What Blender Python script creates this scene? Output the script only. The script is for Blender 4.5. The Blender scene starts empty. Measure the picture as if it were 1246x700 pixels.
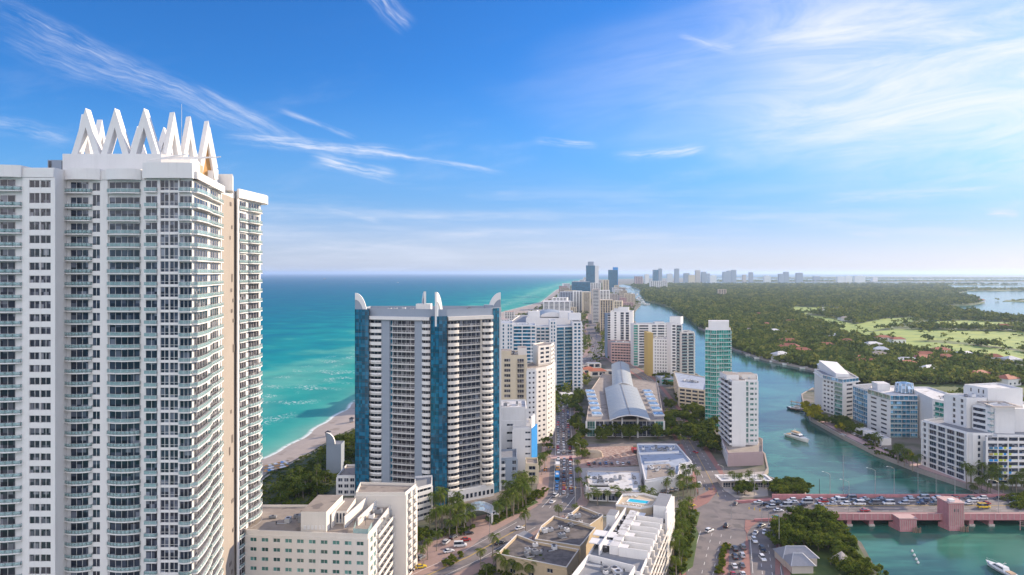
import bpy, math, random
import numpy as np
from mathutils import Matrix, Vector
from mathutils.geometry import tessellate_polygon
from collections import defaultdict
R = math.radians
random.seed(7); RNG = np.random.default_rng(11)
scene = bpy.context.scene
COL = scene.collection
H, F0, CX, HY = 117.0, 830.0, 623.0, 332.0      # camera height, focal (photo pixels), optical axis
# ------------------------------------------------------------------ camera, world, sun, exposure
cam_d = bpy.data.cameras.new('camera'); cam = bpy.data.objects.new('camera', cam_d); COL.objects.link(cam)
cam.location = (0, 0, H); cam.rotation_euler = (R(90), 0, 0)
cam_d.lens = 36 * F0 / 1246; cam_d.sensor_width = 36; cam_d.shift_y = -(350 - HY) / 1246
cam_d.clip_start = 1; cam_d.clip_end = 200000
scene.camera = cam
SUN_EL, SUN_AZ = R(20.5), math.atan2(0.88, 0.475)    # azimuth measured from +Y towards +X
wd = bpy.data.worlds.new('World'); scene.world = wd; wd.use_nodes = True
scene.view_settings.view_transform = 'Standard'; scene.view_settings.look = 'None'
scene.view_settings.exposure = 0.88; scene.view_settings.gamma = 1
scene.view_settings.use_curve_mapping = False
scene.cycles.use_denoising = True; scene.cycles.max_bounces = 6; scene.cycles.diffuse_bounces = 3
scene.cycles.glossy_bounces = 3; scene.cycles.transparent_max_bounces = 12; scene.cycles.volume_bounces = 1
scene.cycles.sample_clamp_indirect = 4

class NT:                                          # small expression helper for node trees
    def __init__(s, nt): s.nt = nt
    def n(s, t, **kw):
        nd = s.nt.nodes.new(t)
        for k, v in kw.items(): setattr(nd, k, v)
        return nd
    def link(s, a, b): s.nt.links.new(a, b)
    def m(s, op, a, b=None, c=None, clamp=False):
        nd = s.n('ShaderNodeMath', operation=op); nd.use_clamp = clamp
        for i, v in enumerate((a, b, c)):
            if v is None: continue
            if isinstance(v, (int, float)): nd.inputs[i].default_value = v
            else: s.link(v, nd.inputs[i])
        return nd.outputs[0]
    def ramp(s, fac, stops, interp='LINEAR'):
        nd = s.n('ShaderNodeValToRGB'); cr = nd.color_ramp; cr.interpolation = interp
        while len(cr.elements) < len(stops): cr.elements.new(0.5)
        for e, (p, c) in zip(cr.elements, stops):
            e.position = p; e.color = (*c, 1) if len(c) == 3 else c
        s.link(fac, nd.inputs[0]); return nd.outputs[0]
    def mix(s, f, a, b, mode='MIX'):
        nd = s.n('ShaderNodeMix', data_type='RGBA', blend_type=mode)
        for sock, v in ((nd.inputs[0], f), (nd.inputs[6], a), (nd.inputs[7], b)):
            if isinstance(v, (int, float)): sock.default_value = v
            elif isinstance(v, tuple): sock.default_value = (*v, 1)
            else: s.link(v, sock)
        return nd.outputs[2]
    def noise(s, vec, scale, detail=3, rough=.5, dist=0):
        nd = s.n('ShaderNodeTexNoise'); s.link(vec, nd.inputs['Vector'])
        nd.inputs['Scale'].default_value = scale; nd.inputs['Detail'].default_value = detail
        nd.inputs['Roughness'].default_value = rough; nd.inputs['Distortion'].default_value = dist
        return nd.outputs[0]
    def xyz(s, x, y, z):
        nd = s.n('ShaderNodeCombineXYZ')
        for i, v in enumerate((x, y, z)):
            if isinstance(v, (int, float)): nd.inputs[i].default_value = v
            else: s.link(v, nd.inputs[i])
        return nd.outputs[0]
    def smooth(s, v, a, b):
        nd = s.n('ShaderNodeMapRange', interpolation_type='SMOOTHSTEP')
        s.link(v, nd.inputs[0]); nd.inputs[1].default_value = a; nd.inputs[2].default_value = b
        return nd.outputs[0]

def build_world():
    nt = wd.node_tree; nt.nodes.clear(); T = NT(nt)
    sky = T.n('ShaderNodeTexSky', sky_type='NISHITA'); sky.sun_disc = False
    sky.sun_elevation = SUN_EL; sky.sun_rotation = SUN_AZ
    sky.altitude = 0; sky.air_density = 1.0; sky.dust_density = 0.3; sky.ozone_density = 3.0
    tc = T.n('ShaderNodeTexCoord').outputs['Generated']
    sp = T.n('ShaderNodeSeparateXYZ'); T.link(tc, sp.inputs[0]); x, y, z = sp.outputs
    ys = T.m('MAXIMUM', y, 0.05)
    a = T.m('DIVIDE', x, ys); e = T.m('DIVIDE', z, ys)
    # streaks of high cirrus given by direction (tangent of azimuth, tangent of elevation)
    warp = T.noise(T.xyz(T.m('MULTIPLY', a, 3), T.m('MULTIPLY', e, 3), 0.0), 1.6, 4, .6)
    warp = T.m('MULTIPLY', T.m('SUBTRACT', warp, .5), 0.055)
    tot = None
    def P(px, py): return ((px - CX) / F0, (HY - py) / F0)
    streaks = [((-60, -20), (380, 185), 17, .42, 7), ((-40, 30), (330, 160), 20, .30, 5), ((215, 95), (395, 186), 7, .5, 9), ((390, 172), (625, 214), 4, .85, 8),
               ((262, 166), (505, 188), 9, 1.0, 5), ((372, 190), (490, 214), 10, .95, 4), ((330, 130), (440, 170), 4, .5, 6),
               ((440, -25), (500, 40), 15, .6, 3), ((-60, 138), (95, 170), 12, .45, 4), ((385, 250), (470, 270), 5, .5, 4),
               ((645, 170), (730, 178), 5, .7, 4), ((740, 192), (870, 180), 7, .75, 4), ((820, 45), (900, 62), 7, .5, 4),
               ((590, 262), (690, 268), 4, .35, 4), ((960, 246), (1260, 226), 8, .55, 4), ((1195, 258), (1245, 258), 6, .8, 3), ((1030, 284), (1085, 287), 4, .6, 3),
               ((480, 262), (560, 262), 3, .4, 3), ((320, 300), (640, 286), 10, .45, 3), ((560, 240), (640, 236), 4, .3, 3)]
    for (p, q, w, s, nf) in streaks:
        p, q = P(*p), P(*q); w /= F0
        L = math.hypot(q[0] - p[0], q[1] - p[1]); ux, uy = (q[0] - p[0]) / L, (q[1] - p[1]) / L
        da, de = T.m('SUBTRACT', a, p[0]), T.m('SUBTRACT', e, p[1])
        t = T.m('ADD', T.m('MULTIPLY', da, ux), T.m('MULTIPLY', de, uy))
        o = T.m('ADD', T.m('SUBTRACT', T.m('MULTIPLY', de, ux), T.m('MULTIPLY', da, uy)), T.m('MULTIPLY', warp, .55 if w > .012 else .3))
        bell = T.smooth(T.m('ABSOLUTE', o), w * 1.3, 0.0)
        win = T.m('MULTIPLY', T.smooth(t, 0, L * .3), T.smooth(t, L, L * .75))
        nz = T.noise(T.xyz(T.m('MULTIPLY', t, 14), T.m('MULTIPLY', o, 90), float(len(nt.nodes))), 1.0, 4, .62)
        nz = T.smooth(nz, .3, .72); fb = T.noise(T.xyz(T.m('MULTIPLY', t, 9), T.m('MULTIPLY', T.m('ADD', o, T.m('MULTIPLY', warp, .4)), 330), float(len(nt.nodes))), 1.0, 3, .6)
        nz = T.m('MULTIPLY', nz, T.m('ADD', T.m('MULTIPLY', T.smooth(fb, .25, .75), .7), .3))
        v = T.m('MULTIPLY', T.m('MULTIPLY', bell, win), T.m('MULTIPLY', nz, s))
        tot = v if tot is None else T.m('ADD', tot, v)
    # the broad fan of thin cloud on the sunward side
    rot = math.radians(9)
    t = T.m('ADD', T.m('MULTIPLY', a, math.cos(rot)), T.m('MULTIPLY', e, math.sin(rot)))
    o = T.m('SUBTRACT', T.m('MULTIPLY', e, math.cos(rot)), T.m('MULTIPLY', a, math.sin(rot)))
    n1 = T.noise(T.xyz(T.m('MULTIPLY', t, 3.4), T.m('MULTIPLY', o, 19), 4.0), 1.0, 6, .66, .9)
    n2 = T.noise(T.xyz(T.m('MULTIPLY', t, 2.0), T.m('MULTIPLY', o, 5), 9.0), 1.0, 3, .5)
    cx_, cy_ = P(1190, 95)
    r = T.m('SQRT', T.m('ADD', T.m('POWER', T.m('MULTIPLY', T.m('SUBTRACT', a, cx_), 1.0), 2), T.m('POWER', T.m('MULTIPLY', T.m('SUBTRACT', e, cy_), 2.7), 2)))
    r = T.m('ADD', r, T.m('MULTIPLY', T.m('SUBTRACT', n2, .5), .55))
    fan = T.m('MULTIPLY', T.smooth(r, .72, .08), T.m('ADD', T.m('MULTIPLY', T.smooth(n1, .22, .80), .62), .36))
    tot = T.m('ADD', tot, T.m("MULTIPLY", fan, 1.05))
    # faint veil low down
    n3 = T.noise(T.xyz(T.m('MULTIPLY', a, 3.5), T.m('MULTIPLY', e, 38), 2.0), 1.0, 4, .6)
    low = T.m('MULTIPLY', T.smooth(e, .16, .03), T.smooth(n3, .42, .75))
    tot = T.m('ADD', tot, T.m('MULTIPLY', low, .55))
    n4 = T.noise(T.xyz(T.m('MULTIPLY', t, 4), T.m('MULTIPLY', o, 14), 30.0), 1.0, 5, .65)
    tot = T.m('ADD', tot, T.m('MULTIPLY', T.m('MULTIPLY', T.smooth(n4, .5, .85), T.smooth(e, .4, .1)), .22))
    tot = T.m('MULTIPLY', tot, T.smooth(y, 0.0, .3), clamp=True)
    hs = T.n('ShaderNodeHueSaturation'); hs.inputs['Saturation'].default_value = 1.18; T.link(sky.outputs[0], hs.inputs['Color'])
    tint = T.mix(T.smooth(e, .19, .01), (0.30, 0.64, 1.0), (0.50, 0.58, 0.93))
    tint = T.mix(T.smooth(e, .10, .015), tint, (0.60, 0.64, 1.02))
    skyc = T.mix(1.0, hs.outputs[0], tint, 'MULTIPLY')
    pale = T.mix(T.smooth(e, .015, .12), (3.2, 3.65, 4.75), (1.3, 2.65, 4.7)); skyc = T.mix(T.m('MULTIPLY', T.smooth(e, .30, .04), .62), skyc, pale)
    cc = T.mix(T.smooth(e, .05, .22), (4.3, 4.6, 5.4), (5.4, 5.5, 6.0))
    col = T.mix(tot, skyc, cc)
    # bright broken cloud added behind the camera, unseen, lifting fill on shaded faces
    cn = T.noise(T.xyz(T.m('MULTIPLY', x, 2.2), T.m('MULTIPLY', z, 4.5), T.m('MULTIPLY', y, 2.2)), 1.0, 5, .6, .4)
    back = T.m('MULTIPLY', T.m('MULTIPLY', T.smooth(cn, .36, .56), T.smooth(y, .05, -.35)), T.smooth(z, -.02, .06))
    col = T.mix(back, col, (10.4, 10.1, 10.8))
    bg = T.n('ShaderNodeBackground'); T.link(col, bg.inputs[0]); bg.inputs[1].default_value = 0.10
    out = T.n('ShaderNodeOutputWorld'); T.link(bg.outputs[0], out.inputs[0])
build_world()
sd = bpy.data.lights.new('sun', 'SUN'); sd.energy = 4.0; sd.angle = R(0.53); sd.color = (1.0, .80, .58)
so = bpy.data.objects.new('sun', sd); COL.objects.link(so); so.location = (300, 100, 400)
sv = Vector((math.sin(SUN_AZ) * math.cos(SUN_EL), math.cos(SUN_AZ) * math.cos(SUN_EL), math.sin(SUN_EL)))
so.rotation_euler = sv.to_track_quat('Z', 'Y').to_euler()

# ------------------------------------------------------------------ mapping from photo pixels to the place
def X(px, d): return (px - CX) * d / F0
def Z(py, d): return H - (py - HY) * d / F0
def G(px, py, z=2.0):
    d = (H - z) * F0 / (py - HY); return (X(px, d), d)
def in_poly(x, y, poly):
    c = False; j = len(poly) - 1
    for i in range(len(poly)):
        xi, yi = poly[i]; xj, yj = poly[j]
        if (yi > y) != (yj > y) and x < (xj - xi) * (y - yi) / (yj - yi) + xi: c = not c
        j = i
    return c

# ------------------------------------------------------------------ tags
def tag(o, label=None, cat=None, group=None, kind=None):
    if label: o['label'] = label
    if cat: o['category'] = cat
    if group: o['group'] = group
    if kind: o['kind'] = kind
    return o
def empty(name, loc, rz=0.0):
    o = bpy.data.objects.new(name, None); o.empty_display_size = 1; o.location = loc; o.rotation_euler = (0, 0, rz)
    COL.objects.link(o); return o
def link(name, me, parent=None, loc=(0, 0, 0), rz=0.0):
    o = bpy.data.objects.new(name, me); o.location = loc; o.rotation_euler = (0, 0, rz); o.parent = parent
    COL.objects.link(o); return o
def copy_tree(src, parent=None):
    c = src.copy(); COL.objects.link(c); c.parent = parent
    for ch in KIDS.get(src.name, ()): 
        k = copy_tree(ch, c)
    KIDS[c.name] = [x for x in []]
    return c
KIDS = {}
ORD = 'first second third fourth fifth sixth seventh eighth ninth tenth eleventh twelfth thirteenth fourteenth fifteenth sixteenth seventeenth eighteenth nineteenth twentieth'.split()
def ordn(k):
    if k >= 99: return 'hundredth' if k == 99 else 'hundred and ' + ordn(k - 100)
    if k < 20: return ORD[k]
    tens = ['twenty', 'thirty', 'forty', 'fifty', 'sixty', 'seventy', 'eighty', 'ninety'][(k + 1) // 10 - 2]
    r = (k + 1) % 10
    return (tens[:-1] + 'ieth') if r == 0 else tens + '-' + ORD[r - 1]

# ------------------------------------------------------------------ mesh builder
class MB:
    def __init__(s): s.V = []; s.F = []; s.M = []; s.mats = []; s._np = None
    def mi(s, m):
        if m not in s.mats: s.mats.append(m)
        return s.mats.index(m)
    def face(s, pts, m):
        b = len(s.V); s.V.extend(pts); s.F.append(tuple(range(b, b + len(pts)))); s.M.append(s.mi(m))
    def box(s, x0, x1, y0, y1, z0, z1, m, bottom=True):
        s.hexa([(x0, y0), (x1, y0), (x1, y1), (x0, y1)], z0, z1, m, bottom)
    def hexa(s, q, z0, z1, m, bottom=True, top=True, mtop=None):      # prism over any polygon (counter-clockwise)
        b = len(s.V); n = len(q)
        if isinstance(z0, (int, float)): z0 = [z0] * n
        if isinstance(z1, (int, float)): z1 = [z1] * n
        s.V.extend([(p[0], p[1], z0[i]) for i, p in enumerate(q)]); s.V.extend([(p[0], p[1], z1[i]) for i, p in enumerate(q)])
        k = s.mi(m)
        for i in range(n):
            j = (i + 1) % n; s.F.append((b + i, b + j, b + n + j, b + n + i)); s.M.append(k)
        if top: s.F.append(tuple(b + n + i for i in range(n))); s.M.append(s.mi(mtop) if mtop else k)
        if bottom: s.F.append(tuple(b + n - 1 - i for i in range(n))); s.M.append(k)
    def bar(s, p, q, w, t, m, up=(0, 0, 1)):                        # box-section bar from p to q
        p, q = Vector(p), Vector(q); d = (q - p).normalized(); u = Vector(up)
        if abs(d.dot(u)) > .99: u = Vector((0, 1, 0))
        a = d.cross(u).normalized() * w / 2; c = a.cross(d).normalized() * t / 2
        b = len(s.V)
        for e in (p, q):
            for sx, sy in ((-1, -1), (1, -1), (1, 1), (-1, 1)): s.V.append(tuple(e + a * sx + c * sy))
        k = s.mi(m)
        for f in ((0, 1, 2, 3), (7, 6, 5, 4), (0, 4, 5, 1), (1, 5, 6, 2), (2, 6, 7, 3), (3, 7, 4, 0)):
            s.F.append(tuple(b + i for i in f)); s.M.append(k)
    def tube(s, pts, rad, m, n=8, cap=True):
        b = len(s.V); k = s.mi(m); N = len(pts)
        for i, p in enumerate(pts):
            p = Vector(p); d = (Vector(pts[min(i + 1, N - 1)]) - Vector(pts[max(i - 1, 0)])).normalized()
            u = Vector((1, 0, 0)) if abs(d.x) < .9 else Vector((0, 1, 0)); a = d.cross(u).normalized(); c = d.cross(a)
            r = rad[i] if isinstance(rad, (list, tuple)) else rad
            for j in range(n): t = 2 * math.pi * j / n; s.V.append(tuple(p + a * r * math.cos(t) + c * r * math.sin(t)))
        for i in range(N - 1):
            for j in range(n):
                j2 = (j + 1) % n; s.F.append((b + i * n + j, b + i * n + j2, b + (i + 1) * n + j2, b + (i + 1) * n + j)); s.M.append(k)
        if cap:
            s.F.append(tuple(b + (N - 1) * n + j for j in range(n))); s.M.append(k)
            s.F.append(tuple(b + n - 1 - j for j in range(n))); s.M.append(k)
    def loft(s, rings, m, closed=True, cap=True):
        b = len(s.V); n = len(rings[0]); k = s.mi(m)
        for r in rings: s.V.extend([tuple(p) for p in r])
        for i in range(len(rings) - 1):
            for j in range(n if closed else n - 1):
                j2 = (j + 1) % n; s.F.append((b + i * n + j, b + i * n + j2, b + (i + 1) * n + j2, b + (i + 1) * n + j)); s.M.append(k)
        if cap and closed:
            s.F.append(tuple(b + n - 1 - j for j in range(n))); s.M.append(k)
            s.F.append(tuple(b + (len(rings) - 1) * n + j for j in range(n))); s.M.append(k)
    def add(s, o, x=0, y=0, z=0, a=0.0, sc=1.0):
        b = len(s.V); c, sn = math.cos(a) * sc, math.sin(a) * sc
        s.V.extend([(v[0] * c - v[1] * sn + x, v[0] * sn + v[1] * c + y, v[2] * sc + z) for v in o.V])
        s.F.extend([tuple(i + b for i in f) for f in o.F]); mp = [s.mi(m) for m in o.mats]; s.M.extend([mp[i] for i in o.M])
    def mesh(s, name, off=(0, 0, 0), smooth=False):
        me = bpy.data.meshes.new(name)
        V = s.V if off == (0, 0, 0) else [(v[0] - off[0], v[1] - off[1], v[2] - off[2]) for v in s.V]
        me.from_pydata(V, [], s.F)
        for m in s.mats: me.materials.append(m)
        if len(s.mats) > 1: me.polygons.foreach_set('material_index', s.M)
        if smooth: me.polygons.foreach_set('use_smooth', [True] * len(s.F))
        return me
def sheet(name, poly, z, m, kind='structure', side=0.0, label=None):   # flat ground sheet over any outline
    mb = MB(); tri = tessellate_polygon([[Vector((p[0], p[1], 0)) for p in poly]])
    k = mb.mi(m); mb.V = [(p[0], p[1], z) for p in poly]
    ar = sum(poly[i][0] * poly[(i + 1) % len(poly)][1] - poly[(i + 1) % len(poly)][0] * poly[i][1] for i in range(len(poly)))
    for t in tri:
        p, q, r = (poly[i] for i in t)
        if (q[0] - p[0]) * (r[1] - p[1]) - (q[1] - p[1]) * (r[0] - p[0]) < 0: t = t[::-1]
        mb.F.append(tuple(t)); mb.M.append(k)
    if side:
        n = len(poly); mb.V += [(p[0], p[1], z - side) for p in poly]
        for i in range(n):
            j = (i + 1) % n
            mb.F.append((n + i, n + j, j, i) if ar > 0 else (i, j, n + j, n + i)); mb.M.append(k)
    o = link(name, mb.mesh(name)); o['kind'] = kind
    return o
def ribbon(name, pts, w, z, m, kind='structure'):                    # road-like strip along a centreline; w may vary; z may be a list
    L, Rr = [], []
    n = len(pts)
    for i, p in enumerate(pts):
        a, b = Vector(pts[max(i - 1, 0)][:2]), Vector(pts[min(i + 1, n - 1)][:2]); d = (b - a).normalized(); nn = Vector((d.y, -d.x))
        ww = (w[i] if isinstance(w, list) else w) / 2
        L.append((p[0] - nn.x * ww, p[1] - nn.y * ww)); Rr.append((p[0] + nn.x * ww, p[1] + nn.y * ww))
    mb = MB(); k = mb.mi(m); zz = z if isinstance(z, list) else [z] * n
    for i in range(n): mb.V += [(*L[i], zz[i]), (*Rr[i], zz[i])]
    for i in range(n - 1): mb.F.append((2 * i, 2 * i + 1, 2 * i + 3, 2 * i + 2)); mb.M.append(k)
    o = link(name, mb.mesh(name)); o['kind'] = kind
    return o

# ------------------------------------------------------------------ materials
def pmat(name, col, rough=.8, var=.12, scale=.25, spec=.4, metal=0.0, streak=0.0, bump=0.0, col2=None, alpha=None, spots=None):
    m = bpy.data.materials.new(name); m.use_nodes = True; nt = m.node_tree; T = NT(nt)
    b = nt.nodes['Principled BSDF']; b.inputs['Roughness'].default_value = rough
    b.inputs['Specular IOR Level'].default_value = spec; b.inputs['Metallic'].default_value = metal
    pos = T.n('ShaderNodeNewGeometry').outputs['Position']
    nz = T.noise(pos, scale, 5, .6)
    if col2: c = T.mix(T.smooth(nz, .4, .6), tuple(col), tuple(col2))
    else: c = T.mix(nz, tuple(v * (1 - var) for v in col), tuple(min(v * (1 + var), .95) for v in col))
    if streak:                                                      # weather stains running down the walls
        mp = T.n('ShaderNodeMapping'); T.link(pos, mp.inputs[0]); mp.inputs['Scale'].default_value = (1, 1, .06)
        st = T.noise(mp.outputs[0], .9, 4, .7)
        c = T.mix(T.m('MULTIPLY', T.smooth(st, .5, .8), streak), c, tuple(v * .55 for v in col))
    if spots:
        vz = T.noise(pos, spots[0], 2, .5); c = T.mix(T.smooth(vz, spots[1], spots[1] + .06), c, tuple(spots[2]))
    T.link(c, b.inputs['Base Color'])
    if bump:
        bp = T.n('ShaderNodeBump'); bp.inputs['Strength'].default_value = bump; T.link(T.noise(pos, scale * 6, 3), bp.inputs['Height']); T.link(bp.outputs[0], b.inputs['Normal'])
    if alpha is not None: b.inputs['Alpha'].default_value = alpha
    return m
def glassmat(name, col, rough=.12, var=.5, cell=3.0, spec=.6, metal=0.0, lt=.5):
    """window glass: each pane a slightly different tone (blinds, curtains, dark rooms)"""
    m = bpy.data.materials.new(name); m.use_nodes = True; nt = m.node_tree; T = NT(nt)
    b = nt.nodes['Principled BSDF']; b.inputs['Roughness'].default_value = rough; b.inputs['Specular IOR Level'].default_value = spec
    b.inputs['Metallic'].default_value = metal
    pos = T.n('ShaderNodeNewGeometry').outputs['Position']
    sn = T.n('ShaderNodeVectorMath', operation='SNAP'); T.link(pos, sn.inputs[0]); sn.inputs[1].default_value = (cell * .83, cell * .83, cell)
    wn = T.n('ShaderNodeTexWhiteNoise'); T.link(sn.outputs[0], wn.inputs[0])
    c = T.ramp(wn.outputs[0], [(0, tuple(v * (1 - var) for v in col)), (.55, tuple(col)), (.8, tuple(min(1, v * 1.5 + .03 * lt) for v in col)), (.93, tuple(min(1, v * (1.5 + lt) + .16 * lt) for v in col)), (1, tuple(min(1, v * (1.6 + lt) + .34 * lt) for v in col))])
    T.link(c, b.inputs['Base Color'])
    return m
def railmat(name, col, a=.55):
    m = bpy.data.materials.new(name); m.use_nodes = True; b = m.node_tree.nodes['Principled BSDF']
    b.inputs['Base Color'].default_value = (*col, 1); b.inputs['Roughness'].default_value = .15; b.inputs['Alpha'].default_value = a
    return m
M = dict(
    white=pmat('white render', (.72, .71, .69), var=.08, streak=.2), white2=pmat('bright white render', (.71, .70, .685), var=.07, streak=.2),
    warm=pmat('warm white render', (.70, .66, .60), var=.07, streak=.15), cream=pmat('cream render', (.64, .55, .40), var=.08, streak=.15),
    beige=pmat('beige render', (.52, .43, .31), var=.1, streak=.18), sand_wall=pmat('sand coloured render', (.50, .40, .27), var=.1, streak=.2),
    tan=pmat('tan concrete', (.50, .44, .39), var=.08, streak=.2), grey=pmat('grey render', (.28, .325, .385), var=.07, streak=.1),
    pink=pmat('pink painted concrete', (.47, .215, .225), var=.25, scale=.5, streak=.6), pinkdeck=pmat('pale pink concrete', (.50, .34, .32), var=.14, scale=.5),
    mauve=pmat('mauve podium render', (.40, .30, .30), var=.1, streak=.2), yellow=pmat('ochre render', (.42, .32, .12), var=.1, streak=.1),
    lime=pmat('lime panel', (.45, .52, .08), var=.1), skyblue=pmat('blue panel', (.02, .25, .60), var=.12, streak=.1),
    roofgrey=pmat('grey gravel roof', (.24, .25, .27), var=.25, scale=.4, bump=.2), roofdark=pmat('dark felt roof', (.10, .09, .085), var=.4, scale=.25, col2=(.17, .15, .14)),
    roofwhite=pmat('white membrane roof', (.58, .58, .58), var=.3, scale=.22, spots=(.25, .6, (.34, .33, .32))), rooftan=pmat('tan gravel roof', (.30, .26, .225), var=.35, scale=.3, spots=(.2, .6, (.19, .165, .15))),
    roofblue=pmat('blue grey roof', (.33, .38, .46), var=.3, scale=.2, spots=(.3, .62, (.20, .22, .26))), terra=pmat('clay tile roof', (.36, .13, .08), var=.3, scale=.3),
    metal=pmat('painted metal', (.55, .56, .57), rough=.4, metal=.3), dark=pmat('dark metal', (.05, .05, .055), rough=.5), pole=pmat('galvanised pole', (.42, .41, .40), rough=.5, metal=.4),
    barrel=pmat('pale standing seam roof', (.33, .36, .37), rough=.45, var=.08, scale=.15),
    asphalt=pmat('asphalt', (.21, .185, .18), rough=.9, var=.18, scale=.12, bump=.15, col2=(.165, .15, .15), spots=(.11, .60, (.135, .125, .125))),
    concrete=pmat('pavement concrete', (.40, .36, .33), var=.12, scale=.3), brick=pmat('red brick paving', (.29, .15, .13), var=.2, scale=.8),
    paver=pmat('pinkish paving', (.33, .23, .20), var=.2, scale=.3), paint=pmat('road paint', (.70, .69, .66), var=.1), ypaint=pmat('yellow road paint', (.62, .42, .08), var=.1),
    seawall=pmat('seawall concrete', (.36, .31, .28), var=.2, scale=.3, streak=.3), wood=pmat('weathered wood', (.22, .16, .12), var=.3, scale=1.5),
    orange=pmat('orange panel', (.50, .27, .10), var=.1), hull=pmat('white gelcoat', (.78, .78, .77), rough=.25, var=.03), navy=pmat('navy gelcoat', (.03, .05, .10), rough=.25),
    tankan=pmat('tan canvas', (.45, .33, .22), rough=.9), rubber=pmat('rubber', (.025, .025, .025)), lamp=pmat('lamp lens', (.75, .73, .65), rough=.2), red=pmat('red lens', (.45, .02, .02), rough=.3),
    rubble=pmat('rubble', (.28, .17, .14), var=.5, scale=.5, col2=(.42, .33, .28), bump=.4), rock=pmat('beige rock', (.42, .34, .25), var=.2, bump=.4),
    pool=pmat('pool water', (.03, .50, .62), rough=.08, var=.06), slate=pmat('slate roof', (.24, .25, .28), var=.2, scale=1.0), glassroof=glassmat('skylight glass', (.20, .30, .40), rough=.15, cell=2.0),
    g_dark=glassmat('dark window glass', (.028, .038, .06), cell=1.6, spec=.45), g_brown=glassmat('brown tinted glass', (.042, .040, .052), cell=1.6, spec=.45), g_blue=glassmat('blue curtain glass', (.012, .105, .18), rough=.08, cell=1.8, var=.50, spec=.6, lt=0.0),
    g_teal=glassmat('teal glass', (.010, .20, .165), rough=.12, var=.35, lt=.1), g_sky=glassmat('sky blue glass', (.04, .17, .28), rough=.15), g_green=glassmat('green tinted glass', (.05, .16, .14), rough=.15),
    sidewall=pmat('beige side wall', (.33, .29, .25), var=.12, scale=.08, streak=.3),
    rail=railmat('green glass railing', (.34, .52, .53), .5), railclear=railmat('pale glass railing', (.45, .58, .60), .5), railteal=railmat('emerald glass railing', (.05, .36, .31), .8), railblue=railmat('blue glass railing', (.20, .40, .50), .6),
)
# ------------------------------------------------------------------ parts of buildings
PROTO = {}
def proto_window(w, h, glass, frame, mull=1, rail=False):
    key = ('window', round(w, 1), round(h, 1), glass, frame, mull)
    if key not in PROTO:
        w, h = round(w, 1), round(h, 1); mb = MB()
        mb.face([(-w / 2, -.06, 0), (w / 2, -.06, 0), (w / 2, -.06, h), (-w / 2, -.06, h)], M[glass])
        if frame:
            fm = M[frame]; t = .07
            for a, b_ in ((-w / 2, -w / 2 + t), (w / 2 - t, w / 2)): mb.box(a, b_, -.14, -.04, 0, h, fm)
            mb.box(-w / 2 + t, w / 2 - t, -.14, -.04, 0, t, fm); mb.box(-w / 2 + t, w / 2 - t, -.14, -.04, h - t, h, fm)
            for i in range(mull):
                c = -w / 2 + (i + 1) * w / (mull + 1); mb.box(c - .05, c + .05, -.14, -.05, t, h - t, fm)
            if h > 2.2 and rail: mb.box(-w / 2 + t, w / 2 - t, -.13, -.05, h * .27, h * .27 + .08, fm)
        PROTO[key] = ('window', mb, [])
    return key
def arc(w, out, bulge, n):
    if bulge <= 0: return [(-w / 2, -out), (w / 2, -out)]
    return [(-w / 2 + w * i / n, -(out + bulge * math.sin(math.pi * i / n) ** .8)) for i in range(n + 1)]
def proto_balcony(w, out, bulge, style, slab='white', rh=1.05, st=.3):
    key = ('balcony', round(w, 1), out, bulge, style, slab)
    if key in PROTO: return key
    w = round(w, 1); mb = MB(); line = arc(w, out, bulge, 8)
    outline = [(-w / 2, 0.0)] + line + [(w / 2, 0.0)]
    mb.hexa(outline, -st, 0.0, M[slab])
    rb = MB(); ins = [(p[0] * (1 - .12 / w), p[1] + .06) for p in line]; path = [(ins[0][0], -.02)] + ins + [(ins[-1][0], -.02)]
    for p, q in zip(path[:-1], path[1:]):
        if style == 'solid': rb.bar((p[0], p[1], rh / 2), (q[0], q[1], rh / 2), .14, rh, M[slab])
        elif style == 'bars':
            rb.bar((p[0], p[1], rh), (q[0], q[1], rh), .08, .10, M[slab]); rb.bar((p[0], p[1], rh * .5), (q[0], q[1], rh * .5), .05, .06, M[slab])
            rb.bar((p[0], p[1], .1), (q[0], q[1], .1), .06, .08, M[slab])
            L = math.hypot(q[0] - p[0], q[1] - p[1]); k = max(1, int(L / .9))
            for i in range(k + 1): x, y = p[0] + (q[0] - p[0]) * i / k, p[1] + (q[1] - p[1]) * i / k; rb.box(x - .04, x + .04, y - .04, y + .04, 0, rh, M[slab])
        else:
            rb.bar((p[0], p[1], .52), (q[0], q[1], .52), .03, .85, M[style]); rb.bar((p[0], p[1], 1.0), (q[0], q[1], 1.0), .07, .07, M['metal'])
            L = math.hypot(q[0] - p[0], q[1] - p[1]); k = max(1, int(L / 1.5))
            for i in range(k + 1): x, y = p[0] + (q[0] - p[0]) * i / k, p[1] + (q[1] - p[1]) * i / k; rb.box(x - .03, x + .03, y - .03, y + .03, 0, 1.0, M['metal'])
    PROTO[key] = ('balcony', mb, [('railing', rb)])
    return key
MESH = {}
def proto_mesh(key, which):
    k = (key, which)
    if k not in MESH: p = PROTO[key]; MESH[k] = (p[1] if which == 0 else p[2][which - 1][1]).mesh(p[0] if which == 0 else p[2][which - 1][0])
    return MESH[k]
def proto_np(key):
    k = ('np', key)
    if k not in MESH:
        mb = MB(); mb.add(PROTO[key][1])
        for _, r in PROTO[key][2]: mb.add(r)
        MESH[k] = (np.array(mb.V), [len(f) for f in mb.F], np.array([i for f in mb.F for i in f]), mb.M, mb.mats)
    return MESH[k]
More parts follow.
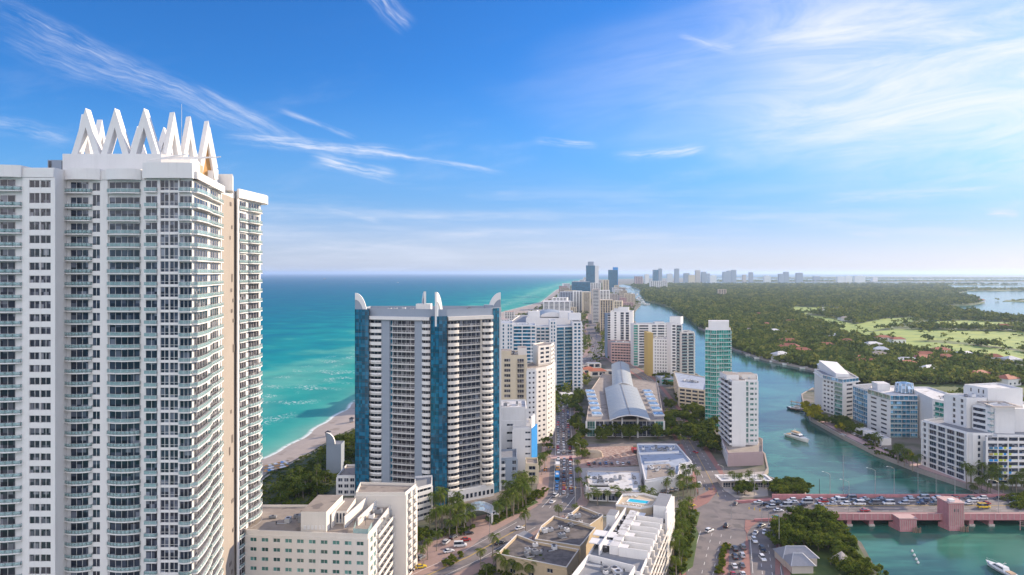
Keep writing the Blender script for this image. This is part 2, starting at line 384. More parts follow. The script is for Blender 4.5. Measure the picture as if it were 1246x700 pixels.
def merged(name, items, off):
    """one mesh of many placed prototypes"""
    mats = []; Vs, cnt, idx, mi = [], [], [], []; base = 0
    for key, x, y, z, a in items:
        V, c, ix, m_, ml = proto_np(key); co, si = math.cos(a), math.sin(a)
        W = np.empty_like(V); W[:, 0] = V[:, 0] * co - V[:, 1] * si + x - off[0]; W[:, 1] = V[:, 0] * si + V[:, 1] * co + y - off[1]; W[:, 2] = V[:, 2] + z - off[2]
        mp = []
        for m in ml:
            if m not in mats: mats.append(m)
            mp.append(mats.index(m))
        Vs.append(W); cnt += c; idx.append(ix + base); mi += [mp[i] for i in m_]; base += len(V)
    return npmesh(name, np.concatenate(Vs), cnt, np.concatenate(idx), mats, mi)
def npmesh(name, V, cnt, idx, mats, mi=None):
    me = bpy.data.meshes.new(name); me.vertices.add(len(V)); me.vertices.foreach_set('co', np.asarray(V, dtype=np.float32).ravel())
    cnt = np.asarray(cnt, dtype=np.int32); me.loops.add(int(cnt.sum())); me.loops.foreach_set('vertex_index', np.asarray(idx, dtype=np.int32))
    me.polygons.add(len(cnt)); st = np.concatenate([[0], np.cumsum(cnt)[:-1]]).astype(np.int32); me.polygons.foreach_set('loop_start', st)
    for m in mats: me.materials.append(m)
    if mi is not None and len(mats) > 1: me.polygons.foreach_set('material_index', np.asarray(mi, dtype=np.int32))
    me.update(calc_edges=True)
    return me

class Bld:
    def __init__(s, name, label, cat, loc, group=None):
        s.off = (loc[0], loc[1], loc[2] if len(loc) > 2 else 2.0)
        s.root = tag(empty(name, s.off), label, cat, group); s.parts = {}; s.pool = defaultdict(list)
    def part(s, name, key=None):
        k = (name, key)
        if k not in s.parts: s.parts[k] = MB()
        return s.parts[k]
    def put(s, key, x, y, z, a): s.pool[PROTO[key][0]].append((key, x, y, z, a))
    def done(s, lim=100, maxlim=None):
        for (name, key), mb in s.parts.items():
            if mb.F: link(name, mb.mesh(name, s.off), s.root)
        for kind, items in s.pool.items():
            items.sort(key=lambda t: (math.hypot(t[1], t[2]) ** 2 + (t[3] - H) ** 2))
            near, rest = items[:lim], items[lim:]
            for key, x, y, z, a in near:
                o = link(kind, proto_mesh(key, 0), s.root, (x - s.off[0], y - s.off[1], z - s.off[2]), a)
                for i, (nm, _) in enumerate(PROTO[key][2]): link(nm, proto_mesh(key, i + 1), o)
            if rest: link(kind + '_grid', merged(kind, rest, s.off), s.root)['kind'] = 'stuff'
        return s.root

def facade(b, p0, p1, z0, z1, nf, cols, wall='white', T=.35, glass='g_dark', frame='white', ends=True, mull=1, levels=None, skip_top=0):
    """relief facade from p0 to p1 (left to right seen from outside): piers, spandrels, windows and balconies in front of the core wall"""
    dx, dy = p1[0] - p0[0], p1[1] - p0[1]; L = math.hypot(dx, dy); ux, uy = dx / L, dy / L; nx, ny = uy, -ux; ang = math.atan2(uy, ux)
    if nx * (0 - (p0[0] + p1[0]) / 2) + ny * (0 - (p0[1] + p1[1]) / 2) < -8: pass
    tot = sum(c[1] for c in cols); W = b.part('wall', wall); wm = M[wall]
    if levels is None: levels = [z0 + (z1 - z0) * i / nf for i in range(nf + 1)]
    def bx(mb, a0, a1, o0, o1, za, zb, m):
        q = [(p0[0] + ux * a + nx * o, p0[1] + uy * a + ny * o) for a, o in ((a0, o1), (a1, o1), (a1, o0), (a0, o0))]
        mb.hexa(q, za, zb, m)
    s = 0.0
    for ci, c in enumerate(cols):
        k, w = c[0], c[1] * L / tot; o = c[2] if len(c) > 2 else {}
        a0, a1 = s, s + w; s += w; cx = (a0 + a1) / 2; px_, py_ = p0[0] + ux * cx, p0[1] + uy * cx
        e0 = a0 - (T - .01 if ci == 0 and ends else 0); e1 = a1 + (T - .01 if ci == len(cols) - 1 and ends else 0)
        if k == 'w': bx(W, e0, e1, 0.0, T, levels[0], levels[-1], wm)
        elif k == 'r': pass
        elif k in 'gG':
            sill = o.get('sill', .95 if k == 'g' else .15); head = o.get('head', .38); last = levels[0]; g = o.get('glass', glass); tt = o.get('t', T - .03)
            for i in range(len(levels) - 1):
                za, zb = levels[i] + sill, levels[i + 1] - head
                if i >= len(levels) - 1 - o.get('skip', 0): za = zb = levels[i]; continue
                if za > last + .01: bx(W, a0, a1, 0.0, tt, last, za, wm)
                b.put(proto_window(w - .02, zb - za, g, o.get('frame', frame), o.get('mull', mull), k == 'G'), px_, py_, za, ang); last = zb
            bx(W, a0, a1, 0.0, tt, last, levels[-1], wm)
        elif k in 'bB':
            st = o.get('style', 'rail'); out = o.get('out', 1.4); bulge = o.get('bulge', 0.0); g = o.get('glass', glass); gw = o.get('gw', .86) * w
            lo = o.get('from', 0); sk = o.get('skip', 0)
            for i in range(len(levels) - 1 - sk):
                if i < lo: continue
                fh = levels[i + 1] - levels[i]
                b.put(proto_window(gw, min(fh - .42, 2.8), g, o.get('frame', frame), o.get('mull', 2), False), px_ + ux * o.get('gx', 0) * w, py_ + uy * o.get('gx', 0) * w, levels[i] + .08, ang)
                b.put(proto_balcony(w + o.get('ext', 0), out, bulge, st, o.get('slab', wall if wall in ('white', 'white2', 'warm', 'cream') else 'white'), o.get('rh', 1.05)), px_, py_, levels[i], ang)
        elif k == 'c':                                             # curtain wall: glass from slab to slab
            g = o.get('glass', glass)
            for i in range(len(levels) - 1):
                fh = levels[i + 1] - levels[i]
                b.put(proto_window(w - .02, fh - .25, g, o.get('frame', frame), o.get('mull', max(0, int(w / 1.6) - 1)), True), px_, py_, levels[i], ang)
                bx(W, a0, a1, 0.0, .18, levels[i] - .25, levels[i], wm)
def core(b, poly, z0, z1, wall='white', roof='roofgrey', parapet=.9, pt=.3):
    W = b.part('wall', wall); W.hexa(poly, z0, z1, M[wall], bottom=False, top=False)
    Rf = b.part('roof'); Rf.face([(p[0], p[1], z1 - parapet) for p in poly], M[roof])
    n = len(poly); cxm = sum(p[0] for p in poly) / n; cym = sum(p[1] for p in poly) / n
    for i in range(n):                                              # parapet thickness and inner face
        p, q = poly[i], poly[(i + 1) % n]; L = math.hypot(q[0] - p[0], q[1] - p[1])
        if L < .01: continue
        ux, uy = (q[0] - p[0]) / L, (q[1] - p[1]) / L; ix, iy = -uy * pt, ux * pt
        W.face([(p[0], p[1], z1), (q[0], q[1], z1), (q[0] + ix, q[1] + iy, z1), (p[0] + ix, p[1] + iy, z1)], M[wall])
        W.face([(p[0] + ix, p[1] + iy, z1), (q[0] + ix, q[1] + iy, z1), (q[0] + ix, q[1] + iy, z1 - parapet), (p[0] + ix, p[1] + iy, z1 - parapet)], M[wall])
def ring(b, poly, z0, z1, out, m, name='cornice', close=True):       # band running round an outline
    mb = b.part(name); n = len(poly)
    for i in range(n if close else n - 1):
        p, q = poly[i], poly[(i + 1) % n]; L = math.hypot(q[0] - p[0], q[1] - p[1]); ux, uy = (q[0] - p[0]) / L, (q[1] - p[1]) / L; nx, ny = uy, -ux
        mb.hexa([(p[0] - ux * (out - .004 * i) + nx * out, p[1] - uy * (out - .004 * i) + ny * out), (q[0] + ux * (out - .004 * i) + nx * out, q[1] + uy * (out - .004 * i) + ny * out), (q[0] - nx * .1, q[1] - ny * .1), (p[0] - nx * .1, p[1] - ny * .1)], z0 + .003 * i, z1 + .003 * i, m)
def roof_clutter(b, cx, cy, w, l, z, n, a=0.0, seed=0):
    r = random.Random(seed)
    for i in range(n):
        u, v = r.uniform(-w / 2, w / 2), r.uniform(-l / 2, l / 2); x, y = cx + u * math.cos(a) - v * math.sin(a), cy + u * math.sin(a) + v * math.cos(a)
        s1, s2, h = r.uniform(1.2, 2.6), r.uniform(1.2, 2.8), r.uniform(.9, 1.9); mb = MB(); mm = M[r.choice(['metal', 'white', 'roofgrey'])]
        mb.box(-s1 / 2, s1 / 2, -s2 / 2, s2 / 2, .2, h, mm); mb.box(-s1 / 2 + .1, s1 / 2 - .1, -s2 / 2 + .1, s2 / 2 - .1, 0, .2, M['dark'])
        mb.tube([(0, 0, h), (0, 0, h + .15)], min(s1, s2) * .33, M['dark'], 10)
        link('rooftop_air_unit', mb.mesh('air_unit'), b.root, (x - b.off[0], y - b.off[1], z - b.off[2]), a + r.choice([0, math.pi / 2]))
        if i % 2: mb = MB(); L = r.uniform(2.5, 7); mb.bar((0, 0, .25), (L, 0, .25), .3, .25, M['metal']); mb.tube([(L, 0, 0), (L, 0, .9)], .22, M['dark'], 8); link('roof_duct', mb.mesh('duct'), b.root, (x - b.off[0], y - b.off[1] - s2 / 2 - .3, z - b.off[2]), a + r.choice([0, math.pi / 2, math.pi]))
def box_part(b, name, poly, z0, z1, wall, roof=None):
    mb = MB(); mb.hexa(poly, z0, z1, M[wall], bottom=False, mtop=M[roof] if roof else None); return link(name, mb.mesh(name, b.off), b.root)
def rect(cx, cy, w, l, a=0.0):                                      # counter-clockwise from the front left corner
    c, s = math.cos(a), math.sin(a)
    return [(cx + u * c - v * s, cy + u * s + v * c) for u, v in ((-w / 2, -l / 2), (w / 2, -l / 2), (w / 2, l / 2), (-w / 2, l / 2))]
def tower(name, label, poly, z1, faces, wall='white', roof='roofgrey', z0=2.0, fh=3.2, cat='building', pent=None, clutter=3, group=None, lim=100, parapet=.9, seed=1, **kw):
    """poly counter-clockwise; faces {edge index: columns}"""
    cx, cy = sum(p[0] for p in poly) / len(poly), sum(p[1] for p in poly) / len(poly)
    b = Bld(name, label, cat, (cx, cy, z0), group); core(b, poly, z0, z1, wall, roof, parapet)
    zt = z1 - parapet - .1; g0 = kw.pop('ground', 1.0); nf = max(1, round((zt - z0 - g0) / fh))
    for i, cols in faces.items():
        facade(b, poly[i], poly[(i + 1) % len(poly)], z0 + g0, zt, nf, cols, wall, **kw)
    if pent:
        for j, (u, v, w, l, h) in enumerate(pent):
            q = rect(cx + u, cy + v, w, l, math.atan2(poly[1][1] - poly[0][1], poly[1][0] - poly[0][0]))
            box_part(b, 'penthouse', q, z1 - parapet, z1 + h, wall, roof)
    if clutter:
        a = math.atan2(poly[1][1] - poly[0][1], poly[1][0] - poly[0][0]); w = math.hypot(poly[1][0] - poly[0][0], poly[1][1] - poly[0][1])
        roof_clutter(b, cx, cy, w * .6, 6, z1 - parapet, clutter, a, seed)
    b.done(lim)
    return b
# ------------------------------------------------------------------ outlines of the land (metres; camera stands over 0, 0 looking along +Y)
SHORE = [(-260, -80000), (-230, -2000), (-185, 100), (-175, 200), (-168, 300), (-156, 434), (-153, 455), (-148, 481), (-145, 500), (-143, 536), (-143, 618), (-135, 760), (-110, 1100), (-75, 1600), (-29, 2023),
         (118, 2728), (301, 4624), (900, 9000), (1500, 12000), (4000, 16000), (30000, 40000), (70000, 80000)]
DUNE = [(-235, -80000), (-205, -2000), (-158, 100), (-152, 200), (-146, 300), (-141, 393), (-131, 433), (-127, 460), (-123, 485), (-117, 510), (-113, 620), (-100, 760), (-72, 1100), (-25, 1500), (2, 1765), (45, 2000),
        (105, 2427), (160, 2800), (340, 4624), (950, 9000), (1550, 12000), (4060, 16000), (30100, 40000), (70100, 80000)]
CREEK_L = [(190, -500), (185, 100), (152, 210), (139.6, 259), (149, 291), (147, 312), (150, 352), (154, 358), (147, 376), (143, 388), (150, 400), (160, 432), (164, 480), (169, 525), (186, 640), (209, 760), (212, 900), (226, 1100), (264, 1480), (365, 2031), (475, 2512), (830, 5300), (1010, 6600)]
MAIN_L = [(1000, 520), (420, 630), (318, 694), (345, 752), (364, 795), (355, 837), (336, 909), (336, 1037), (379, 1273), (395, 1446), (441, 1704), (526, 2273), (548, 2807), (800, 4150), (1040, 5966), (1100, 6700)]
BAY = [(4776, 6363), (4040, 6363), (3367, 5303), (2800, 4200), (2257, 3535), (2200, 3300), (2154, 3182), (1980, 2900), (1837, 2651), (1642, 2447), (1430, 2300), (1362, 2121), (1314, 2031), (1276, 1836), (1279, 1704), (1420, 1500), (1700, 1200), (1500, 700)]
PENIN = [(320, -300), (300, 150), (283, 220), (262, 285), (241, 305), (238, 330), (248, 352), (247, 367), (238, 399), (232.6, 434), (233, 484), (236, 539), (258, 604), (274, 645), (300, 680), (420, 640), (650, 560), (1500, 500), (1500, -300)]
def interp(poly, y):
    for p, q in zip(poly[:-1], poly[1:]):
        if p[1] <= y <= q[1]: return p[0] + (q[0] - p[0]) * (y - p[1]) / (q[1] - p[1])
    return poly[-1][0]
def watermat(name, attr=None, base=(.04, .2, .19), col2=(.02, .11, .11), scale=.012, ws=.35, spec=.05, rough=.35, wb=.25, streaks=False):
    m = bpy.data.materials.new(name); m.use_nodes = True; nt = m.node_tree; T = NT(nt); b = nt.nodes['Principled BSDF']
    b.inputs['Roughness'].default_value = rough; b.inputs['Specular IOR Level'].default_value = spec; b.inputs['IOR'].default_value = 1.33
    pos = T.n('ShaderNodeNewGeometry').outputs['Position']
    if attr:
        at = T.n('ShaderNodeAttribute', attribute_name=attr).outputs['Fac']
        wob = T.m('MULTIPLY', T.m('SUBTRACT', T.noise(pos, .012, 3), .5), .22)
        u = T.m('ADD', at, wob)
        lg = lambda s: math.log10(1 + s) / 5
        st = [(0, (.28, .42, .33)), (6, (.17, .44, .35)), (22, (.07, .38, .31)), (55, (.030, .34, .29)), (110, (.11, .40, .33)), (190, (.010, .28, .29)), (450, (.002, .175, .255)), (1500, (.001, .12, .235)), (5000, (.001, .09, .205)), (20000, (.001, .065, .17))]
        c = T.ramp(u, [(lg(s), k) for s, k in st])
        pt = T.noise(pos, .02, 4, .6); c = T.mix(T.m('MULTIPLY', T.smooth(pt, .35, .7), .30), c, (.004, .13, .17))
        mp = T.n('ShaderNodeMapping'); T.link(pos, mp.inputs[0]); mp.inputs['Scale'].default_value = (.004, .0012, 1); mp.inputs['Rotation'].default_value = (0, 0, .5)
        c = T.mix(T.m('MULTIPLY', T.smooth(T.noise(mp.outputs[0], 1.0, 4), .4, .7), .25), c, (.006, .15, .22))
        fn = T.noise(pos, .35, 4, .7); bars = T.m('MULTIPLY', T.smooth(at, lg(26), lg(50)), T.smooth(at, lg(150), lg(105)))
        fo = T.m('MULTIPLY', T.smooth(fn, .52, .60), bars); big = T.smooth(T.noise(pos, .028, 2), .50, .60); fo = T.m('MULTIPLY', fo, big)
        edge = T.m('MULTIPLY', T.smooth(at, lg(4.5), lg(1.5)), T.smooth(T.noise(pos, .15, 3), .36, .5))
        c = T.mix(T.m('MAXIMUM', T.m('MULTIPLY', fo, .7), T.m('MULTIPLY', edge, .8)), c, (.75, .78, .76))
    else:
        c = T.mix(T.smooth(T.noise(pos, scale, 3, .55, .8), .36, .64), col2, base)
        mp = T.n('ShaderNodeMapping'); T.link(pos, mp.inputs[0]); mp.inputs['Scale'].default_value = (.03, .12, 1)
        c = T.mix(T.m('MULTIPLY', T.smooth(T.noise(mp.outputs[0], 1.0, 4, .6), .45, .75), .5), c, tuple(v * 1.7 for v in base))
    T.link(c, b.inputs['Base Color'])
    if attr:                                                        # wind roughened sea: mostly its own colour, a little sky
        df = T.n('ShaderNodeBsdfDiffuse'); gl = T.n('ShaderNodeBsdfGlossy'); gl.inputs['Roughness'].default_value = .3; ms = T.n('ShaderNodeMixShader'); ms.inputs[0].default_value = .025
        T.link(c, df.inputs[0]); T.link(df.outputs[0], ms.inputs[1]); T.link(gl.outputs[0], ms.inputs[2]); T.link(ms.outputs[0], nt.nodes['Material Output'].inputs[0])
    bp = T.n('ShaderNodeBump'); bp.inputs['Strength'].default_value = wb; bp.inputs['Distance'].default_value = ws
    mp = T.n('ShaderNodeMapping'); T.link(pos, mp.inputs[0]); mp.inputs['Scale'].default_value = (.35, .7, 1)
    hgt = T.m('ADD', T.noise(mp.outputs[0], .35, 4, .65), T.m('MULTIPLY', T.noise(pos, .045, 3), 1.4))
    T.link(hgt, bp.inputs['Height']); T.link(bp.outputs[0], b.inputs['Normal'])
    if attr: T.link(bp.outputs[0], df.inputs['Normal']); T.link(bp.outputs[0], gl.inputs['Normal'])
    return m
W_SEA = watermat('sea water', 'shore', spec=.04)
W_CREEK = watermat('creek water', base=(.038, .165, .115), col2=(.010, .060, .055), scale=.016, spec=.40, rough=.13, ws=.16, wb=.26)
# the sea: every column of the grid keeps its distance to the shore
def build_sea():
    offs = [-14, -4, 0, 2, 5, 10, 18, 28, 42, 60, 85, 115, 150, 200, 270, 360, 500, 700, 1000, 1500, 2300, 3500, 6000, 10000, 20000, 40000, 90000]
    ys = [-80000, -8000, -1000, 0, 80]; y = 100
    while y < 1200: ys.append(y); y += 12
    while y < 80000: ys.append(y); y *= 1.06
    ys.append(80000)
    V, F, A = [], [], []
    for y in ys:
        x = interp(SHORE, y)
        if 100 < y < 1500: x += 2.2 * math.sin(y * .045) + 1.2 * math.sin(y * .13 + 1)
        for o in offs: V.append((max(x - o, -80000), y, 0.0)); A.append(math.log10(1 + max(o, 0)) / 5)
    n = len(offs)
    for j in range(len(ys) - 1):
        for i in range(n - 1): a = j * n + i; F.append((a + 1, a, a + n, a + n + 1))
    me = bpy.data.meshes.new('sea'); me.from_pydata(V, [], F); me.materials.append(W_SEA)
    at = me.attributes.new('shore', 'FLOAT', 'POINT'); at.data.foreach_set('value', A)
    o = link('sea', me); o['kind'] = 'structure'
build_sea()
# creek and bay water: one sheet under all the land, a little lower than the sea
sheet('bay_water', [(-150, -80000), (80000, -80000), (80000, 80000), (79000, 80000), (30000, 34000), (4100, 15800), (1000, 8800), (330, 4500), (100, 2400), (-20, 1600), (-100, 700), (-125, 300), (-140, 0)], -.12, W_CREEK)
# beach
SAND = pmat('beach sand', (.40, .34, .29), var=.2, scale=.12, bump=.2, spots=(.06, .56, (.31, .26, .215)))  # sand colour darkened to stand in for tower shade missing here
def build_beach():
    ys = sorted(set([-80000, -2000] + list(range(100, 1300, 12)) + [p[1] for p in SHORE + DUNE if p[1] > 1200])); V, F = [], []
    for y in ys:
        a, b = interp(SHORE, y), interp(DUNE, y)
        if 100 < y < 1500: a += 2.2 * math.sin(y * .045) + 1.2 * math.sin(y * .13 + 1)
        V += [(a - 8, y, -.5), (a + .5, y, .05), (a + (b - a) * .35, y, .9), (a + (b - a) * .7, y, 1.5), (b + 3, y, 2.1), (b + 5, y, 1.9)]
    for j in range(len(ys) - 1):
        for i in range(5): a = j * 6 + i; F.append((a, a + 1, a + 7, a + 6))
    me = bpy.data.meshes.new('beach'); me.from_pydata(V, [], F); me.materials.append(SAND); link('beach', me)['kind'] = 'structure'
build_beach()
URBAN = pmat('town ground', (.20, .175, .155), var=.25, scale=.05, col2=(.10, .11, .07), bump=.2)
WOODG = pmat('wood floor ground', (.06, .085, .03), var=.4, scale=.012, col2=(.14, .18, .05))
def island():
    L = [p for p in DUNE if p[1] <= 16000]; Rr = [p for p in CREEK_L]
    poly = [(185, -80000)] + Rr + [(1030, 6650), (2500, 9000), (4200, 15000)] + [(p[0] + .5, p[1]) for p in reversed(L)]
    return sheet('island_ground', poly, 2.0, URBAN, side=3.0)
island()
main = MAIN_L + [(1150, 6900), (4776, 6900)] + BAY
sheet('mainland_ground', main, 1.8, WOODG, side=2.6)
sheet('peninsula_ground', PENIN, 2.0, URBAN, side=3.0)
FARL = pmat('far shore ground', (.05, .07, .05), var=.4, scale=.002, col2=(.16, .16, .15))
sheet('far_shore_ground', [(2500, 8600), (5200, 8300), (9000, 8700), (14000, 9200), (14000, 9900), (6000, 9700), (2550, 9100)], 2.2, FARL, side=3)
sheet('distant_mainland_ground', [(4200, 15100), (6000, 13000), (9000, 12500), (16000, 12600), (60000, 14000), (75000, 70000), (30000, 39000), (4300, 16100)], 2.2, FARL, side=3)
sheet('bay_islet_ground', [(2900, 4340), (3100, 4300), (3400, 4500), (3700, 4620), (3400, 4750), (3000, 4600)], 1.5, WOODG, side=2)
sheet('bay_sandbank_ground', [(1985, 2760), (2120, 2700), (2300, 2800), (2100, 2900)], 1.2, WOODG, side=2)
# golf course lawns
LAWN = pmat('mown fairway grass', (.30, .37, .07), var=.25, scale=.02, col2=(.20, .29, .06))
FAIR = [[(955, 378), (968, 373.5), (1016, 374.5), (1018, 378), (985, 379.5), (978, 384), (960, 382)],
        [(974, 383), (1000, 385), (1020, 390), (1045, 396), (1060, 405), (1040, 405), (1012, 397), (980, 390)],
        [(1040, 395), (1075, 388), (1110, 386), (1112, 391), (1090, 396), (1062, 403), (1045, 402)],
        [(1048, 405), (1090, 401), (1150, 402), (1246, 404), (1262, 418), (1262, 428), (1200, 420), (1150, 414), (1090, 415), (1050, 412)],
        [(1100, 414), (1180, 420), (1262, 430), (1262, 446), (1215, 440), (1180, 436), (1140, 428), (1105, 424)],
        [(1010, 400), (1050, 404), (1054, 411), (1020, 408)],
        [(1120, 392), (1170, 390), (1250, 393), (1250, 399), (1180, 397), (1125, 397)], [(1060, 416), (1110, 418), (1150, 428), (1120, 428), (1075, 422)], [(1170, 440), (1215, 444), (1262, 450), (1262, 458), (1200, 450)]]
FAIRW = [[G(*p) for p in f] for f in FAIR]
for i, f in enumerate(FAIRW): sheet('golf_lawn', f, 1.86 + i * .03, LAWN)
# dune scrub, lawns of the park
SCRUB = pmat('dune scrub ground', (.045, .065, .025), var=.4, scale=.2, col2=(.08, .09, .04), bump=.4)
sheet('dune_ground', [(p[0] + 1.5, p[1]) for p in DUNE if 100 <= p[1] <= 760] + [(-78, 760), (-84, 520), (-84, 440), (-92, 380), (-100, 330), (-110, 300), (-112, 100)], 2.05, SCRUB)
GRASS = pmat('park grass', (.06, .10, .025), var=.35, scale=.15, col2=(.09, .13, .03), bump=.3)
sheet('park_lawn', [G(948, 700), G(944, 655), G(955, 640), G(1000, 633), (143, 312), (147, 291), (138, 259), (150, 210), (120, 200)], 2.06, GRASS)
# ------------------------------------------------------------------ roads
AVE = [(-80, 190), (-55, 228), (-32, 259), (-17.5, 276), (6.3, 311), (20, 332), (27, 352), (33, 430), (39, 520), (49, 645), (82, 850), (116, 945), (137, 1085), (163, 1400), (222, 1900), (320, 2600), (520, 4300), (800, 6000)]
AVE = [(AVE[0][0], AVE[0][1])] + [p for p in AVE[1:]]
WID = [13, 13, 13, 14, 15, 17, 17, 17, 17, 17, 20, 22, 22, 20, 18, 18, 18, 18]
ribbon('avenue_pavement', AVE, [w + 12 for w in WID], 2.13, M['paver'])
ribbon('avenue', AVE, WID, 2.16, M['asphalt'])
DRV = [(55, 180), (76, 259), (92, 300), (101, 332), (106, 350), (111, 385), (119, 448), (129, 536), (136, 604), (143, 692), (147, 746), (143, 840), (130, 930)]
ribbon('creek_drive_pavement', DRV, [24, 24, 24, 20, 20, 20, 19, 19, 19, 19, 19, 18, 16], 2.10, M['brick'])
ribbon('creek_drive', DRV, [19, 19, 21, 22, 20, 14, 12, 12, 12, 12, 12, 11, 10], 2.18, M['asphalt'])
DRV2 = [(84, 180), (97, 259), (107.5, 292), (113, 312), (112, 325)]
ribbon('creek_drive_slip_pavement', DRV2, [17, 17, 17, 18, 16], 2.11, M['brick'])
ribbon('creek_drive_slip', DRV2, [12, 12, 12, 14, 14], 2.20, M['asphalt'])
ribbon('side_street', [(22, 329), (60, 330), (100, 333)], 12, 2.17, M['asphalt'])
ribbon('second_side_street', [(38, 452), (75, 456), (116, 462)], 8, 2.15, M['asphalt'])
BR = [(98, 327), (112, 327), (122, 327.5), (135, 328), (150, 328), (200, 328), (245, 328), (262, 328), (300, 329), (420, 332)]
BZ = [2.23, 2.4, 2.9, 3.8, 4.5, 5.0, 5.0, 4.9, 3.6, 2.3]
ribbon('bridge_road', BR, [16, 22, 24, 24.5, 24.5, 24.5, 24.5, 24.5, 24, 20], BZ, M['asphalt'])
# ramp banks under the rising road
mb = MB()
for i in range(1, 4):
    for s in (-1, 1):
        y = 328 + s * 12.6
        mb.hexa([(BR[i][0], y - .4), (BR[i + 1][0], y - .4), (BR[i + 1][0], y + .4), (BR[i][0], y + .4)], 1.9, [BZ[i] + .75, BZ[i + 1] + .75, BZ[i + 1] + .75, BZ[i] + .75], M['pink'])
tag(link('ramp_wall', mb.mesh('ramp_wall')), 'low pink parapet walls along the road ramp climbing to the bridge', 'wall')
# markings
def dashes(name, pts, off, z, w=.18, dash=3, gap=6, m='paint', z2=None):
    mb = MB(); seg = []; 
    for p, q in zip(pts[:-1], pts[1:]):
        L = math.hypot(q[0] - p[0], q[1] - p[1]); ux, uy = (q[0] - p[0]) / L, (q[1] - p[1]) / L; s = 0
        while s < L:
            e = min(s + dash, L) if gap else L
            a = [(p[0] + ux * t + uy * o, p[1] + uy * t - ux * o, z) for t, o in ((s, off + w / 2), (e, off + w / 2), (e, off - w / 2), (s, off - w / 2))]
            mb.face(a[::-1] if False else a, M[m]); s = e + gap if gap else L + 1
    link(name, mb.mesh(name))['kind'] = 'structure'
for off, g in ((-5.6, 0), (-1.9, 6), (1.9, 6), (5.6, 0)): dashes('lane_marking', AVE[5:13], off, 2.20, dash=3, gap=g, w=.22)
for off, g, m in ((-5, 0, 'paint'), (-.15, 0, 'ypaint'), (.25, 0, 'ypaint'), (5.2, 0, 'paint')): dashes('lane_marking', AVE[0:5], off, 2.20, gap=g, m=m)
for off, g in ((-3.6, 5), (0, 0), (3.6, 5)): dashes('lane_marking', DRV[4:12], off, 2.24, gap=g, m='ypaint' if off == 0 else 'paint')
for off, g in ((-8.8, 0), (-3.8, 5), (0.2, 5), (4.2, 5)): dashes('lane_marking', DRV[1:3], off, 2.24, gap=g)
for off, g in ((-5.2, 0), (-1.8, 4), (1.8, 4), (5.2, 0)): dashes('lane_marking', DRV2[1:3], off, 2.26, gap=g)
for off in (-7.5, -3.8, 3.8, 7.5): dashes('lane_marking', [(150, 328), (245, 328)], off, 5.05, gap=5)
for off in (-.2, .2): dashes('lane_marking', [(150, 328), (245, 328)], off, 5.05, gap=0, m='ypaint')
def crossing(p, q, w, z, n, m='paint'):
    mb = MB(); dx, dy = q[0] - p[0], q[1] - p[1]; L = math.hypot(dx, dy); ux, uy = dx / L, dy / L
    for i in range(n):
        c = L * (i + .5) / n; h = L / n * .28
        mb.face([(p[0] + ux * (c + a) + uy * o, p[1] + uy * (c + a) - ux * o, z) for a, o in ((-h, w / 2), (h, w / 2), (h, -w / 2), (-h, -w / 2))], M[m])
    link('pedestrian_crossing', mb.mesh('crossing'))['kind'] = 'structure'
crossing((31, 440), (41, 440), 3, 2.21, 10)
ribbon('plaza_crossing', [(24, 425), (44, 425)], 7, 2.215, M['pinkdeck'])
# kerb islands, forecourts and plazas
def g_(pts, z=2.0): return [G(*p, z) for p in pts]
def isl(name, pts, m, z=2.3, side=.3): return sheet(name, g_(pts), z, m, side=side)
isl('kerb_island', [(907, 632), (914, 629), (936, 625), (944, 628), (925, 634), (914, 642), (909, 650), (906, 645)], M['brick'])
isl('pavement_island', [(943, 640), (948, 636), (952, 645), (949, 700), (943, 700), (944, 660)], M['brick'])
isl('median_island', [(881, 662), (888, 662), (886, 700), (874, 700)], M['brick'], z=2.34)
isl('corner_island', [(893, 610), (935, 606), (958, 607), (945, 612), (922, 614), (900, 612)], M['brick'])
isl('west_pavement', [(836, 612), (846, 606), (862, 598), (868, 590), (873, 598), (862, 612), (846, 620), (833, 624)], M['brick'])
isl('hotel_forecourt', [(512, 668), (560, 640), (590, 640), (585, 656), (545, 690), (515, 700), (490, 700)], M['paver'], z=2.19)
isl('driveway', [(560, 640), (575, 630), (630, 618), (655, 606), (660, 612), (600, 640), (575, 655)], M['paver'], z=2.195)
isl('corner_plaza', [(706, 570), (785, 568), (800, 600), (745, 607), (712, 606)], M['concrete'], z=2.2)
isl('rubble_lot', [(712, 545), (770, 543), (777, 566), (722, 570), (712, 562)], M['rubble'], z=2.25)
isl('creek_forecourt', [(880, 578), (930, 574), (935, 604), (895, 606), (880, 596)], M['concrete'], z=2.2)
isl('hotel_garden', [(600, 640), (655, 612), (640, 600), (600, 612), (590, 632)], GRASS, z=2.33)
isl('verge_lawn', [(836, 660), (846, 640), (850, 650), (843, 690), (830, 700), (826, 690)], GRASS, z=2.3)
isl('planting_island', [(842, 622), (852, 624), (848, 640), (838, 640)], GRASS, z=2.32)
# promenade on the peninsula
PROM = [(240, 300), (243, 330), (252, 352), (251, 367), (242, 399), (236.6, 434), (237, 484), (240, 532)]
ribbon('promenade', [(p[0] + 1, p[1]) for p in PROM], 6, 2.2, M['pinkdeck'])
def seawall(name, pts, label, z0=-1.0, z1=2.5, w=.9):
    mb = MB()
    for p, q in zip(pts[:-1], pts[1:]): mb.bar((p[0], p[1], (z0 + z1) / 2), (q[0], q[1], (z0 + z1) / 2), w, z1 - z0, M['seawall'])
    tag(link(name, mb.mesh(name)), label, 'sea wall')
seawall('seawall', PENIN[4:16], 'long concrete seawall edging the apartment peninsula beside the creek')
seawall('seawall', CREEK_L[5:18], 'concrete seawall below the hotels on the town bank of the creek')
seawall('seawall', MAIN_L[3:10], 'pale seawall with docks along the wooded far bank of the creek')
